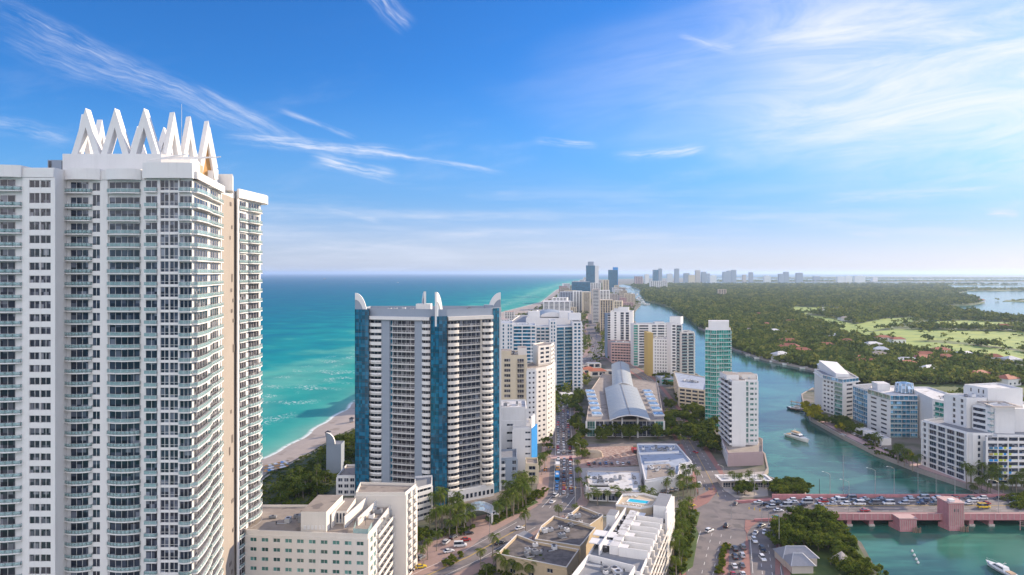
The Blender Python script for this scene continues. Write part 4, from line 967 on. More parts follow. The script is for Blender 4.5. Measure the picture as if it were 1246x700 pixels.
# ------------------------------------------------------------------ sand coloured low buildings at the bottom
def low_beige():
    for lab, q, z1 in (('sand coloured building with a dark felt roof, lowest of three stepped wings by the avenue', [G(606, 676, 9), G(668, 690, 9), (22, 244), (27, 262), (G(668, 660, 9)), G(623, 657, 9)], 9),):
        pass
    def low(lab, q, z1, cols):
        b = Bld('low_building', lab, 'building', (sum(p[0] for p in q) / len(q), sum(p[1] for p in q) / len(q), 2)); core(b, q, 2, z1, 'sand_wall', 'roofdark', .8, .45)
        ring(b, q, z1, z1 + .22, .12, M['white2'], 'coping')
        facade(b, q[0], q[1], 2, z1 - 1.2, 2, cols, 'sand_wall'); facade(b, q[-1], q[0], 2, z1 - 1.2, 2, [('w', 1), ('g', .5), ('w', 1.4), ('g', .5), ('w', 1)], 'sand_wall')
        roof_clutter(b, b.off[0], b.off[1], 15, 10, z1 - .8, 7, .4, int(z1 * 7)); b.done()
    c6 = [('w', 1.4), ('g', .6), ('w', 1.4), ('g', .6), ('w', 1.4), ('g', .6), ('w', 1.4)]
    low('low sand coloured building with a dark stained flat roof above the palm hedge', [(-5.5, 262), (20, 250), (26, 266), (9, 274), (2, 281)], 9.0, c6)
    low('sand coloured middle wing with dark flat roof and pale coping around a small court', [(9.3, 275), (26.8, 268), (35, 287), (18.5, 301), (12.5, 289)], 9.6, c6)
    low('small dark roofed wing between the avenue junction and the pool block', [(23, 296), (33, 289), (40, 300), (31, 312)], 10.2, [('w', 1), ('g', .6), ('w', 1)])
    # dark car port beside them
    b = Bld('carport', 'dark shaded carport with a sloping metal roof by the avenue kerb', 'carport', (3, 284, 2)); mb = b.part('carport_roof')
    mb.hexa([(-1, 287), (4, 284), (9.2, 289.5), (5.5, 295)], [5.0, 5.0, 5.4, 5.4], [5.2, 5.2, 5.6, 5.6], M['slate'])
    for x, y in ((-.6, 287), (4, 284.5), (8.8, 289.5), (5.5, 294.4)): k = MB(); k.box(x - .12, x + .12, y - .12, y + .12, 2, 5.1, M['dark']); link('carport_post', k.mesh('cpp', b.off), b.root)
    b.done()
low_beige()

# ------------------------------------------------------------------ shop building, flat roofed plaza building
def mid_blocks():
    q = [G(785, 586, 9), G(826, 579, 9), G(827.5, 566, 9), G(842, 563, 9), G(823, 541, 9), G(775, 541, 9)]
    b = Bld('shop_building', 'white two storey shop building with blue grey flat roofs and square windows', 'building', (78, 385, 2)); core(b, q, 2, 9.6, 'white2', 'roofblue', .8, .6)
    facade(b, q[2], q[3], 2, 8.6, 2, [('w', .6), ('g', 1.3), ('w', .6), ('g', 1.3), ('w', .6)], 'white2'); facade(b, q[0], q[1], 2, 8.6, 1, [('w', 1)], 'white2')
    facade(b, q[1], q[2], 2, 8.6, 2, [('w', .8), ('g', 1.2), ('w', .8)], 'white2')
    mb = MB(); a, c = G(777, 553, 9), G(826, 551, 9); mb.bar((a[0], a[1], 9.3), (c[0], c[1], 9.3), .7, 1.4, M['white2']); a, c = G(784, 563.5, 9), G(814, 562, 9); mb.bar((a[0], a[1], 9.3), (c[0], c[1], 9.3), .7, 1.0, M['white2']); link('fire_wall', mb.mesh('fw', b.off), b.root)
    pz = [G(787, 583, 9), G(824, 577, 9), G(814, 564, 9), G(788, 566, 9)]; mb = MB(); mb.face([(x, y, 8.86) for x, y in pz], M['rooftan']); link('roof_patch', mb.mesh('rp', b.off), b.root)
    mb = MB(); x0, y0 = q[0]; x1, y1 = q[1]
    for k in range(7):
        t = .48 + k * .05; x, y = x0 + (x1 - x0) * t, y0 + (y1 - y0) * t - .42; mb.box(x - .25, x + .25, y - .06, y, 6.6 + .25 * math.sin(k * 2.1), 7.4 + .2 * math.sin(k * 1.3), M['dark'])
    link('wall_lettering', mb.mesh('wl', b.off), b.root)
    roof_clutter(b, *G(805, 571, 9), 12, 8, 8.86, 9, 0, 4); roof_clutter(b, *G(800, 547, 9), 22, 9, 8.9, 11, 0, 6); b.done()
    q = [G(717, 597, 7), G(781, 600, 7), G(779, 574, 7), G(713, 573, 7)]
    b = Bld('shop_building', 'low shop building with a wide pale membrane roof behind the date palms', 'building', (48, 352, 2)); core(b, q, 2, 7.2, 'tan', 'roofwhite', .5, .5)
    facade(b, q[0], q[1], 2, 6.4, 1, [('w', .5), ('g', 1.8, dict(sill=.4, mull=3)), ('w', .4), ('g', 1.8, dict(sill=.4, mull=3)), ('w', .5), ('g', 1.8, dict(sill=.4, mull=3)), ('w', .5)], 'white'); roof_clutter(b, *G(745, 585, 7), 26, 12, 6.7, 13, 0, 12); b.done()
    b = Bld('corner_pavilion', 'small white corner pavilion with dark arched windows behind the date palms', 'building', (*G(727, 604), 2)); g = G(727, 604)
    qq = rect(g[0], g[1], 12, 6, 0); core(b, qq, 2, 7.6, 'white2', 'roofwhite'); facade(b, qq[0], qq[1], 2, 6.6, 1, [('w', .5), ('g', 1.5), ('w', .5), ('g', 1.5), ('w', .5)], 'white2'); b.done()
    # red kiosk beside the rubble
    g = G(772, 551); b = Bld('site_container', 'small bright red site container beside the rubble lot', 'container', (*g, 2)); mb = b.part('container_box'); mb.box(g[0] - 1.6, g[0] + 1.6, g[1] - 3, g[1] + 3, 2.15, 4.7, M['red'])
    mb = b.part('container_door'); mb.box(g[0] - 1.3, g[0] + 1.3, g[1] - 3.06, g[1] - 3.0, 2.3, 4.5, M['dark']); b.done()
    # barrel roofed hall
    b = Bld('exhibition_hall', 'large hall with a curved silver barrel roof between white skylit wings', 'hall', (80, 560, 2))
    x0, x1 = X(716, 478), X(808, 478)
    F_ = [(X(713.5, 478), 478), (X(808, 478), 478)]
    BL, BRr = G(703 + 8, 468, 13), G(780, 461, 13)
    poly = [F_[0], F_[1], (BRr[0] + 10, 640), (X(733, 700), 700), (X(716, 620), 600)]
    core(b, poly, 2, 14, 'tan', 'rooftan', .6)
    facade(b, F_[0], F_[1], 2, 14, 0, [('w', .25), ('c', 2.4, dict(glass='g_green', mull=2)), ('w', .25), ('c', 2.4, dict(mull=1)), ('w', .15), ('c', 2.4, dict(mull=1)), ('w', .4), ('c', 7.4, dict(glass='g_dark', mull=5)), ('w', .4), ('c', 2.4, dict(mull=1)), ('w', .15), ('c', 2.4, dict(mull=1)), ('w', .25), ('c', 2.4, dict(glass='g_green', mull=2)), ('w', .25)], 'white', T=.6, levels=[2.4, 7.6, 13.2])
    # barrel vault
    mb = b.part('barrel_roof'); n = 12
    A0, A1 = X(741, 474), X(790, 474); B0, B1 = X(744, 745), X(765, 745)
    def vault(xa, xb, ya, xc, xd, yb, zbase, rise, name):
        m_ = b.part(name); rows = []
        for (l, r_, y) in ((xa, xb, ya), (xc, xd, yb)):
            rows.append([(l + (r_ - l) * i / n, y, zbase + rise * math.sin(math.pi * (0.08 + .84 * i / n))) for i in range(n + 1)])
        for i in range(n):
            a, c, d, e = rows[0][i], rows[0][i + 1], rows[1][i + 1], rows[1][i]
            m_.face([a, c, d, e], M['barrel']); 
            m_.face([(a[0], a[1], a[2] - .7), (c[0], c[1], c[2] - .7), c, a], M['white2']); m_.face([(e[0], e[1], e[2] - .7), (d[0], d[1], d[2] - .7), (c[0], c[1], c[2] - .7), (a[0], a[1], a[2] - .7)], M['barrel'])
        for i in (0, n): a, e = rows[0][i], rows[1][i]; m_.face([(a[0], a[1], a[2] - .7), a, e, (e[0], e[1], e[2] - .7)], M['white2'])
        k = MB(); c0, c1 = rows[0][n // 2], rows[1][n // 2]; k.bar((c0[0], c0[1], c0[2] + .15), (c1[0], c1[1], c1[2] + .15), .7, .3, M['roofgrey']); link('roof_ridge', k.mesh('rr', b.off), b.root)
        for t in range(1, 9):
            k = MB(); y = t / 9; pts = [tuple(rows[0][i][j] + (rows[1][i][j] - rows[0][i][j]) * y for j in range(3)) for i in range(n + 1)]
            for p, r_ in zip(pts[:-1], pts[1:]): k.bar((p[0], p[1], p[2] + .04), (r_[0], r_[1], r_[2] + .04), .22, .1, M['metal'])
            link('roof_rib', k.mesh('rib', b.off), b.root)
    vault(A0, A1, 470, X(736, 600), X(775, 600), 600, 14.5, 4.6, 'barrel_roof')
    vault(X(745, 600), X(771, 600), 600.5, B0, B1, 745, 15.5, 4.8, 'rear_barrel_roof')
    # side skylights on the wings
    for i in range(6):
        for (xa, xb, ya) in ((X(720, 495) + i * 1.2, X(733, 495) + i * 1.2, 492 + i * 19), (X(795, 495) + i * 2.2, X(806, 495) + i * 2.2 + 1, 492 + i * 19)):
            k = MB(); y0 = ya; k.box(xa, xb, y0, y0 + 9, 13.4, 14.6, M['white2']); k.face([(xa + .5, y0 + .6, 14.64), (xb - .5, y0 + .6, 14.64), (xb - .5, y0 + 8, 15.2), (xa + .5, y0 + 8, 15.2)], M['glassroof']); k.box(xa + .5, xb - .5, y0 + 8.0, y0 + 8.4, 14.6, 15.2, M['white2'])
            link('skylight', k.mesh('sky', b.off), b.root)
    for x in (X(757, 476), X(776, 476)): k = MB(); k.box(x - .5, x + .5, 475.5, 477.6, 2, 16, M['white2']); link('entrance_pier', k.mesh('ep', b.off), b.root)
    b.done()
mid_blocks()
# ------------------------------------------------------------------ the row of buildings along the beach and the avenue
def quad(xl, xr, dl, dr, depth, skew=0.0):                          # footprint from photo columns and distances of the front edge
    a, b_ = (X(xl, dl), dl), (X(xr, dr), dr)
    return [a, b_, (b_[0] + skew, b_[1] + depth), (a[0] + skew, a[1] + depth)]
def rep(unit, n): return list(unit) * n
B1 = dict(style='solid', out=1.2, gw=.85, mull=1, rh=.95)
# stepped white hotel with the blue fin wall
b = Bld('hotel', 'plain white stepped hotel with a tall bright blue end panel beside the avenue', 'hotel', (X(630, 402), 410, 2))
q1 = quad(601, 640, 400, 402, 24); core(b, q1, 2, 38, 'white2', 'roofwhite'); facade(b, q1[0], q1[1], 2, 30, 6, [('g', 1.2, dict(sill=1.6, head=1.8)), ('w', 1.0), ('g', 1.1, dict(sill=1.6, head=1.8)), ('w', 2.2)], 'white2'); facade(b, q1[1], q1[2], 2, 37, 9, [('w', 1), ('g', .5), ('w', 1)], 'white2')
q2 = quad(624, 646.5, 394, 395, 24); core(b, q2, 2, 27.5, 'white2', 'roofwhite'); facade(b, q2[0], q2[1], 2, 26.5, 6, [('w', 2.8), ('g', 1.2, dict(sill=1.6, head=1.4)), ('w', .2)], 'white2')
box_part(b, 'end_panel', [(X(646.7, 394), 393.5), (X(653.5, 400), 400), (X(653.8, 408), 408), (X(646.7, 394), 402)], 2, 26.8, 'skyblue')
box_part(b, 'roof_fin', [(X(646.7, 394), 394), (X(651, 402), 402), (X(650, 404), 404), (X(645.7, 396), 396)], 27.0, 33.5, 'white2')
roof_clutter(b, X(620, 410), 411, 10, 8, 37.1, 3, 0, 2); b.done()
b = Bld('annex', 'grey blue annex with white ribbon balconies beside the palm lined drive', 'building', (X(615, 372), 380, 2))
q1 = quad(603, 629, 368, 370, 18); core(b, q1, 2, 17, 'grey', 'roofgrey'); facade(b, q1[0], q1[1], 2, 16, 4, [('b', 4, dict(style='solid', out=1.0, rh=1.4, gw=.9)), ('w', 3), ('g', 1.6, dict(sill=.7, head=.7)), ('w', .4)], 'grey')
q2 = quad(640, 655, 372, 372, 12); core(b, q2, 2, 13, 'cream', 'rooftan'); facade(b, q2[0], q2[1], 2, 12, 3, [('w', .5), ('g', 1.2), ('w', .5)], 'cream'); b.done()
# beige tower with the curved white side
b = Bld('apartment_tower', 'cream apartment tower with a dark balcony stack and a curved white wing of square windows', 'tower', (X(640, 470), 475, 2))
q1 = quad(604, 641, 456, 456, 26); core(b, q1, 2, 62, 'cream', 'rooftan')
facade(b, q1[0], q1[1], 2, 60, 17, [('w', 1.8), ('b', 1.5, dict(style='solid', out=.5, gw=.95, slab='cream')), ('w', 1.4), ('b', 1.9, dict(style='bars', out=.9, bulge=.3, gw=.8, slab='cream')), ('w', .5)], 'cream', glass='g_brown')
n = 8; c0 = (X(643, 462), 466); arcp = [(c0[0] + 16 * (i / n), c0[1] - 9 * math.cos(math.pi * (.15 + .7 * i / n)) * 0 + 30 * (i / n) ** 1.25 - 3.5 * math.sin(math.pi * i / n)) for i in range(n + 1)]
pl = [(X(641, 455), 455.5)] + [(X(652, 458), 458), (X(665, 466), 466), (X(672, 478), 478), (X(675, 500), 500), (X(660, 505), 505), (X(641, 482), 482)]
core(b, pl, 2, 53, 'warm', 'rooftan')
for i in range(4): facade(b, pl[i], pl[i + 1], 2, 51.5, 15, [('w', .8), ('g', .8, dict(sill=1.0, head=.9, mull=0)), ('w', .8), ('g', .8, dict(sill=1.0, head=.9, mull=0)), ('w', .6)], 'warm' if i else 'white', glass='g_brown')
pl2 = [(X(655, 475), 475), (X(670, 484), 484), (X(674, 500), 500), (X(662, 505), 505), (X(648, 490), 490)]
core(b, pl2, 50, 66, 'warm', 'rooftan')
for i in range(2): facade(b, pl2[i], pl2[i + 1], 53, 65, 4, [('w', .4), ('g', .8, dict(mull=0)), ('w', .4), ('g', .8, dict(mull=0)), ('w', .4)], 'warm')
box_part(b, 'penthouse', quad(606, 622, 458, 458, 12), 61, 64.5, 'cream', 'rooftan'); box_part(b, 'penthouse', quad(630, 641, 462, 462, 14), 61, 66, 'warm', 'rooftan')
roof_clutter(b, X(622, 468), 470, 12, 8, 61.1, 4, 0, 5); b.done()
# white and blue glass beachfront complex
b = Bld('resort_tower', 'wide white resort complex with blue ribbon windows and a slim end tower by the avenue', 'tower', (X(660, 720), 730, 2))
def pc(xl, xr, dl, dr, zt, cols, nf, wall='white2', depth=30, skew=0, g='g_blue', side=None, **k):
    q = quad(xl, xr, dl, dr, depth, skew); core(b, q, 2, zt, wall, 'roofblue'); facade(b, q[0], q[1], 4, zt - 1.2, nf, cols, wall, glass=g, frame=None, **k)
    if side: facade(b, q[1], q[2], 4, zt - 1.2, nf, side, wall, glass=g, frame=None)
w1 = [('w', .7), ('g', .8)]
pc(609, 624, 640, 640, 70, [('w', 1.2), ('g', .8), ('w', 2), ('g', .8), ('w', .7), ('g', .8), ('w', .6)], 19)
pc(624, 652, 641, 641, 68, [('w', .3), ('g', 3, dict(sill=.8, head=.25)), ('w', .3), ('g', 3, dict(sill=.8, head=.25)), ('w', .3), ('g', 1.3), ('w', .3)], 19)
pc(652, 669, 652, 652, 66, rep([('w', .3), ('b', 1.6, dict(style='solid', out=1, gw=.9)), ], 3) + [('w', .3)], 19, depth=20)
pc(669, 677, 645, 645, 72, [('w', .5), ('g', .5), ('w', .5), ('g', .5), ('w', .5)], 20, depth=22)
pc(677, 697, 652, 660, 66, [('b', 2, dict(style='rail', out=1, gw=.95)), ('w', .2), ('b', 2, dict(style='rail', out=1, gw=.95)), ('w', .15)], 19, depth=24)
pc(697, 708, 655, 655, 70, [('w', .4), ('g', .7), ('w', .4), ('g', .7), ('w', .4)], 20, depth=26, side=[('b', 1, dict(style='solid', out=1.2, gw=.7)), ('w', .4), ('b', 1, dict(style='solid', out=1.2, gw=.7))])
# rear wings with curved roofs
q = [(X(640, 700), 700), (X(700, 690), 690), (X(697, 830), 830), (X(655, 850), 850)]; core(b, q, 2, 71, 'white2', 'roofgrey')
q = [(X(612, 670), 670), (X(640, 675), 675), (X(655, 860), 860), (X(632, 850), 850)]; core(b, q, 2, 64, 'white2', 'roofgrey')
mb = MB()
for k in range(10):
    t0, t1 = math.pi * k / 10, math.pi * (k + 1) / 10; f = lambda t: (X(672, 720) - 13 * math.cos(t), 71 + 5 * math.sin(t))
    p, q_ = f(t0), f(t1); mb.face([(p[0], 710, p[1]), (q_[0], 710, q_[1]), (q_[0], 770, q_[1]), (p[0], 770, p[1])], M['barrel'])
mb.face([(X(672, 720) - 13 * math.cos(math.pi * k / 10), 710, 71 + 5 * math.sin(math.pi * k / 10)) for k in range(11)][::-1], M['white2'])
link('roof_vault', mb.mesh('rv', b.off), b.root)
for (x, y) in ((688, 700), (700, 670), (650, 700)): box_part(b, 'penthouse', rect(X(x, y), y + 8, 12, 10), 70, 77, 'white2', 'roofwhite')
roof_clutter(b, X(628, 655), 660, 26, 10, 67, 8, 0, 21); roof_clutter(b, X(672, 720), 800, 36, 40, 70.1, 10, 0, 23); b.done(100)

cA = lambda n, w=.5, g=1.0: rep([('w', w), ('g', g, dict(mull=0))], n) + [('w', w)]
bal = lambda n, st='solid': rep([('w', .25), ('b', 1.6, dict(style=st, out=1.1, gw=.9))], n) + [('w', .25)]
T_ = tower
# avenue row (inland side)
T_('apartment_tower', 'white apartment slab with three dark vertical window strips above a pink parking deck', quad(743, 770, 905, 899, 28, 6), 66, {0: [('w', 1.2), ('g', .6), ('w', 1.3), ('G', 1.0), ('w', .6), ('G', 1.0), ('w', 1.2)], 3: cA(4)}, 'white', frame=None, pent=[(2, 0, 14, 12, 5), (-6, 4, 8, 8, 3)], seed=3)
T_('apartment_tower', 'narrow pale blue end block attached beside the white slab with dark window strips', quad(739, 744.5, 912, 912, 26), 62, {0: [('w', .2), ('b', 2, dict(style='solid', out=.8, gw=.9)), ('w', .3)]}, 'grey', frame=None, clutter=0)
T_('parking_deck', 'pink open sided parking deck at the foot of the white slab by the avenue', quad(744, 772, 870, 860, 34), 28, {0: rep([('w', .2), ('G', 1, dict(sill=1.2, head=.5))], 8)}, 'pinkdeck', fh=3.4, frame=None, clutter=2)
T_('apartment_tower', 'broad pale apartment slab with ribbon windows behind the block with the ochre corner', quad(776, 822, 850, 850, 24), 53, {0: [('w', .5), ('g', 3), ('w', 1.2), ('g', 1.5), ('w', .4), ('g', 2.2), ('w', .4), ('g', 3), ('w', .3)]}, 'white', frame=None, clutter=6, pent=[(6, 3, 12, 8, 2)], seed=5)
T_('apartment_tower', 'slim teal glass and white end bay joined to the broad pale slab by the avenue', quad(771, 777, 838, 838, 22), 54, {0: [('b', 2, dict(style='rail', out=.8, gw=.95)), ('w', .3)]}, 'white', glass='g_teal', frame=None, clutter=0)
bo = T_('apartment_tower', 'white apartment block with a grid of small square windows and a tall ochre corner panel', quad(795, 816, 758, 752, 26), 44, {0: [('w', .9)] + rep([('g', .75, dict(mull=0, sill=1.0, head=.9)), ('w', .9)], 6)}, 'white', frame=None, clutter=3)
box_part(bo, 'corner_panel', quad(788, 794.8, 762, 758, 20), 2, 50, 'yellow', 'yellow')
T_('apartment_tower', 'tall stepped white apartment tower of stacked rounded balconies standing beside the wide creek', quad(817, 830, 735, 730, 24), 62, {0: [('w', .3), ('g', 1), ('w', .3), ('b', 1.6, dict(style='rail', out=1.1, bulge=.5, gw=.9)), ('w', .2)]}, 'white', frame=None, clutter=2, pent=[(4, 6, 12, 12, 7)], seed=8)
T_('apartment_tower', 'white balcony clad half of the stepped creekside tower with a warm lit side', quad(829.5, 845, 722, 726, 24), 54, {0: [('b', 1.6, dict(style='rail', out=1.2, bulge=.5, gw=.9)), ('w', .3), ('b', 1.6, dict(style='rail', out=1.2, bulge=.5, gw=.9)), ('w', .2)], 1: bal(3)}, 'warm', frame=None, clutter=3, seed=9)
T_('low_building', 'low cream terrace building with blue and white roof decks beside the creek', [(X(826, 585), 585), (X(858, 570), 570), (X(862, 640), 640), (X(820, 680), 680)], 19, {0: bal(4), 3: cA(6)}, 'cream', 'roofblue', frame=None, clutter=12, seed=10)
T_('pump_house', 'small green glass walled pavilion under the ochre striped apartment block', quad(803, 822, 690, 690, 20), 10, {0: [('w', .3), ('g', 2), ('w', .3)]}, 'grey', 'roofblue', glass='g_teal', clutter=1)
# green glass tower
def green_tower():
    b = Bld('glass_tower', 'slender green glass apartment tower with a white roof box beside the creek', 'tower', (X(874, 515), 520, 2))
    q = [(X(858, 512), 512), (X(872, 508), 508), (X(889, 512), 512), (X(889.5, 528), 530), (X(859, 530), 530)]
    core(b, q, 2, 74.5, 'white', 'roofwhite')
    facade(b, q[0], q[1], 2, 74.4, 23, [('c', 1, dict(mull=1)), ('b', 1, dict(style='railteal', out=.9, gw=.98))], 'white', glass='g_teal')
    facade(b, q[1], q[2], 2, 74.4, 23, [('c', 1, dict(mull=2)), ('b', 1.0, dict(style='railteal', out=.9, gw=.98, bulge=.3))], 'white', glass='g_teal')
    facade(b, q[2], q[3], 2, 74.4, 23, [('b', 1, dict(style='railteal', out=.9, gw=.98))], 'white', glass='g_teal')
    box_part(b, 'roof_box', [(X(862, 513), 513), (X(887, 513), 513), (X(887, 526), 526), (X(862, 526), 526)], 73, 80.5, 'white2', 'roofwhite'); roof_clutter(b, X(874, 515), 520, 8, 6, 73, 0, 0, 1); b.done()
green_tower()
def creek_white():
    b = Bld('apartment_tower', 'blank white apartment tower with slanted balconies on its shaded side beside the creek forecourt', 'tower', (X(900, 425), 435, 2))
    q = [(X(877, 455), 455), (X(891, 424), 424), (X(907, 424), 424), (X(907.2, 428), 428), (X(922, 428), 428), (X(924, 448), 452), (X(880, 465), 465)]
    core(b, q, 2, 50, 'white', 'rooftan')
    facade(b, q[0], q[1], 10, 49, 12, rep([('b', 1, dict(style='solid', out=1.6, gw=.8, rh=1.2))], 3), 'white', frame=None)
    facade(b, q[1], q[2], 10, 49, 12, [('w', 1)], 'white2'); facade(b, q[3], q[4], 10, 49, 12, [('G', .8, dict(sill=.4, head=.3)), ('w', .5), ('g', 1.0, dict(sill=1, head=.8)), ('w', .35), ('g', .55, dict(sill=1, head=.8)), ('w', .3)], 'white', glass='g_green')
    pd = [(X(872, 452), 440), (X(884, 408), 405), (X(928, 408), 408), (X(928, 440), 440), (X(905, 455), 470)]
    core(b, pd, 2, 10, 'mauve', 'rooftan', 1.0); facade(b, pd[0], pd[1], 2, 9, 3, rep([('w', .5), ('g', 1)], 6) + [('w', .5)], 'white'); facade(b, pd[1], pd[2], 2, 9, 2, [('w', 1)], 'mauve')
    box_part(b, 'penthouse', quad(884, 899, 432, 432, 14), 49, 52.4, 'white', 'rooftan'); box_part(b, 'penthouse', quad(903, 920, 436, 436, 10), 49, 52, 'warm', 'rooftan')
    roof_clutter(b, X(900, 430), 440, 16, 8, 49.1, 5, 0, 31); b.done()
    c = Bld('creek_pavilion', 'low creekside pavilion with a white flat canopy roof and round terrace', 'pavilion', (*G(905, 592), 2)); g = G(905, 590)
    core(c, rect(g[0], g[1], 26, 9), 2, 5.6, 'tan', 'roofwhite', .3); ring(c, rect(g[0], g[1], 26, 9), 5.6, 5.9, 1.2, M['white2'], 'eave'); facade(c, *rect(g[0], g[1], 26, 9)[:2], 2, 5, 1, rep([('w', .2), ('G', 2, dict(mull=2))], 6), 'tan'); c.done()
creek_white()
# ------------------------------------------------------------------ apartments on the peninsula
def peninsula():
    b = Bld('apartment_building', 'stepped white apartment building at the tip of the peninsula with a sloping white roof', 'building', (268, 560, 2))
    q = [(258, 566), (263, 542), (280, 551), (290, 592), (266, 600)]; core(b, q, 2, 32.5, 'white', 'roofgrey')
    fz = dict(frame=None)
    facade(b, q[0], q[1], 2, 29, 8, [('w', .4)] + rep([('g', 1.0, dict(sill=1, head=.9)), ('w', .5)], 3) + [('b', 3.2, dict(style='rail', out=.7, gw=.98, glass='g_green')), ('w', .15)], 'white', **fz)
    facade(b, q[1], q[2], 2, 29, 8, [('w', .9), ('g', 1.6, dict(sill=1, head=.9)), ('w', .9), ('b', .9, dict(style='rail', out=.8, gw=.9))], 'white', **fz)
    for i in (0, 1): facade(b, q[i], q[i + 1], 29.2, 32.4, 1, [('c', 1, dict(mull=4, glass='g_sky'))], 'white')
    mb = MB(); mb.hexa([(264, 556), (276, 558), (284, 596), (270, 600)], 31.6, [35, 34, 39, 40], M['white2']); link('sloping_roof', mb.mesh('sr', b.off), b.root)
    ring(b, q, 29.0, 29.5, .9, M['white2'], 'terrace_slab'); b.done(100)
    b = Bld('apartment_link', 'recessed teal glass apartment wing between the two white creekside blocks', 'building', (276, 525, 2))
    q = [(268, 536), (268, 503), (292, 503), (292, 545)]; core(b, q, 2, 29, 'white', 'roofgrey'); facade(b, q[0], q[1], 2, 28, 8, rep([('c', 2, dict(mull=2)), ('b', 2, dict(style='rail', out=.7, gw=.98))], 2), 'white', glass='g_sky'); b.done(100)
    b = Bld('apartment_building', 'white apartment building with a bright blue glass front and a round glass rooftop drum', 'building', (278, 490, 2))
    q = [(262.5, 503), (264.5, 477), (283, 476), (283.4, 479), (294, 480), (300, 515), (275, 520)]; core(b, q, 2, 31.5, 'white', 'roofwhite')
    facade(b, q[0], q[1], 2, 27.6, 8, [('w', .8)] + rep([('g', 1.4, dict(sill=1, head=.95)), ('w', .5)], 1) + [('w', .5), ('g', 1.4, dict(sill=1, head=.95)), ('w', .7)], 'white', **fz)
    facade(b, q[1], q[2], 2, 27.6, 8, [('b', 2.2, dict(style='rail', out=.7, gw=.98)), ('c', 1.6, dict(glass='g_blue', mull=1)), ('b', 1.4, dict(style='rail', out=.7, gw=.98))], 'white', glass='g_sky')
    facade(b, q[3], q[4], 2, 30.6, 9, [('w', .5), ('g', 1.5, dict(sill=1, head=.9)), ('w', .8)], 'white', **fz)
    facade(b, q[0], q[1], 27.8, 31.4, 1, [('c', 1, dict(mull=5, glass='g_green'))], 'white'); facade(b, q[1], q[2], 27.8, 31.4, 1, [('c', 1, dict(mull=5, glass='g_sky'))], 'white'); ring(b, q[:3], 27.5, 28.0, .8, M['white2'], 'terrace_slab', close=False)
    mb = MB(); c = (283, 492); n = 16
    for k in range(n):
        t0, t1 = 2 * math.pi * k / n, 2 * math.pi * (k + 1) / n
        for (r0, z0, r1, z1) in ((6.5, 31, 5.6, 37.5), (5.6, 37.5, 0.1, 38.6)): mb.face([(c[0] + r0 * math.cos(t0), c[1] + r0 * math.sin(t0), z0), (c[0] + r0 * math.cos(t1), c[1] + r0 * math.sin(t1), z0), (c[0] + r1 * math.cos(t1), c[1] + r1 * math.sin(t1), z1), (c[0] + r1 * math.cos(t0), c[1] + r1 * math.sin(t0), z1)], M['glassroof'])
        mb.bar((c[0] + 6.5 * math.cos(t0), c[1] + 6.5 * math.sin(t0), 31), (c[0] + 5.6 * math.cos(t0), c[1] + 5.6 * math.sin(t0), 37.6), .22, .22, M['white'])
    link('rooftop_drum', mb.mesh('rd', b.off), b.root)
    box_part(b, 'penthouse', [(268, 500), (277, 500), (279, 512), (270, 512)], 30.5, 35.5, 'white', 'roofwhite'); roof_clutter(b, 290, 495, 8, 8, 30.7, 4, 0, 41); b.done(100)
    b = Bld('apartment_link', 'white and teal balconied wing filling the gap beside the dark grid block', 'building', (292, 455, 2))
    q = [(279, 452), (283, 440), (300, 442), (305, 500), (290, 500)]; core(b, q, 2, 33.5, 'white', 'roofwhite'); facade(b, q[0], q[1], 2, 32.4, 9, [('w', .3), ('b', 2.4, dict(style='rail', out=1.2, gw=.95)), ('w', .3)], 'white', glass='g_teal'); facade(b, q[1], q[2], 2, 32.4, 9, rep([('w', .6), ('g', 1.2), ('w', .2), ('b', 1.4, dict(style='rail', out=1.0, gw=.9))], 2), 'white', glass='g_green', frame=None); roof_clutter(b, 293, 460, 8, 20, 32.6, 4, 0, 61); b.done(100)
    pk = Bld('promenade_arcade', 'low white arcade with small balconies at the promenade level of the blue glass block', 'building', (254, 478, 2))
    for i in range(4): q = [(246 - i * .3, 500 - i * 12), (247 - i * .3, 490 - i * 12), (253, 491 - i * 12), (253, 501 - i * 12)]; core(pk, q, 2, 6.5 + .02 * i, 'white', 'roofwhite', .4); facade(pk, q[0], q[1], 2, 5.6, 1, [('w', .3), ('G', 1), ('w', .3), ('G', 1), ('w', .3)], 'white')
    pk.done()
    # big white block with dark grid
    b = Bld('apartment_building', 'large white apartment block with a dark balcony grid, green glass corner turret and coloured balconies', 'building', (262, 385, 2))
    q = [(245.5, 407), (250, 375), (252, 373), (262, 371.5), (262.4, 369), (300, 367), (300, 409), (260, 412)]; core(b, q, 2, 29.5, 'white', 'roofgrey')
    facade(b, q[0], q[1], 2, 28.6, 8, [('w', .4), ('g', 1.4, dict(mull=0, sill=.6, head=.6)), ('w', 1.2)] + rep([('g', 3.6, dict(sill=.5, head=.25, mull=3)), ('w', .35)], 4) + [('w', .2)], 'white', T=.9, frame='grey')
    facade(b, q[2], q[3], 2, 28.6, 8, [('w', 1.2), ('g', .7, dict(mull=0)), ('w', 1.2), ('g', .5, dict(mull=0)), ('w', .3), ('g', 1.0, dict(mull=0)), ('w', .3)], 'white', frame=None)
    facade(b, q[4], (X(1197, 369), 368.6), 2, 26, 7, [('w', 1)], 'grey', frame=None)
    # coloured balconies
    p0, p1 = (X(1200, 368.5), 368.3), (300, 367); facade(b, p0, p1, 2, 28.6, 8, rep([('w', .3), ('g', 3.2, dict(sill=1.1, head=.3, mull=3)), ('w', .3), ('g', 3.2, dict(sill=1.1, head=.3, mull=3))], 4), 'white', frame=None, T=.6)
    r = random.Random(5)
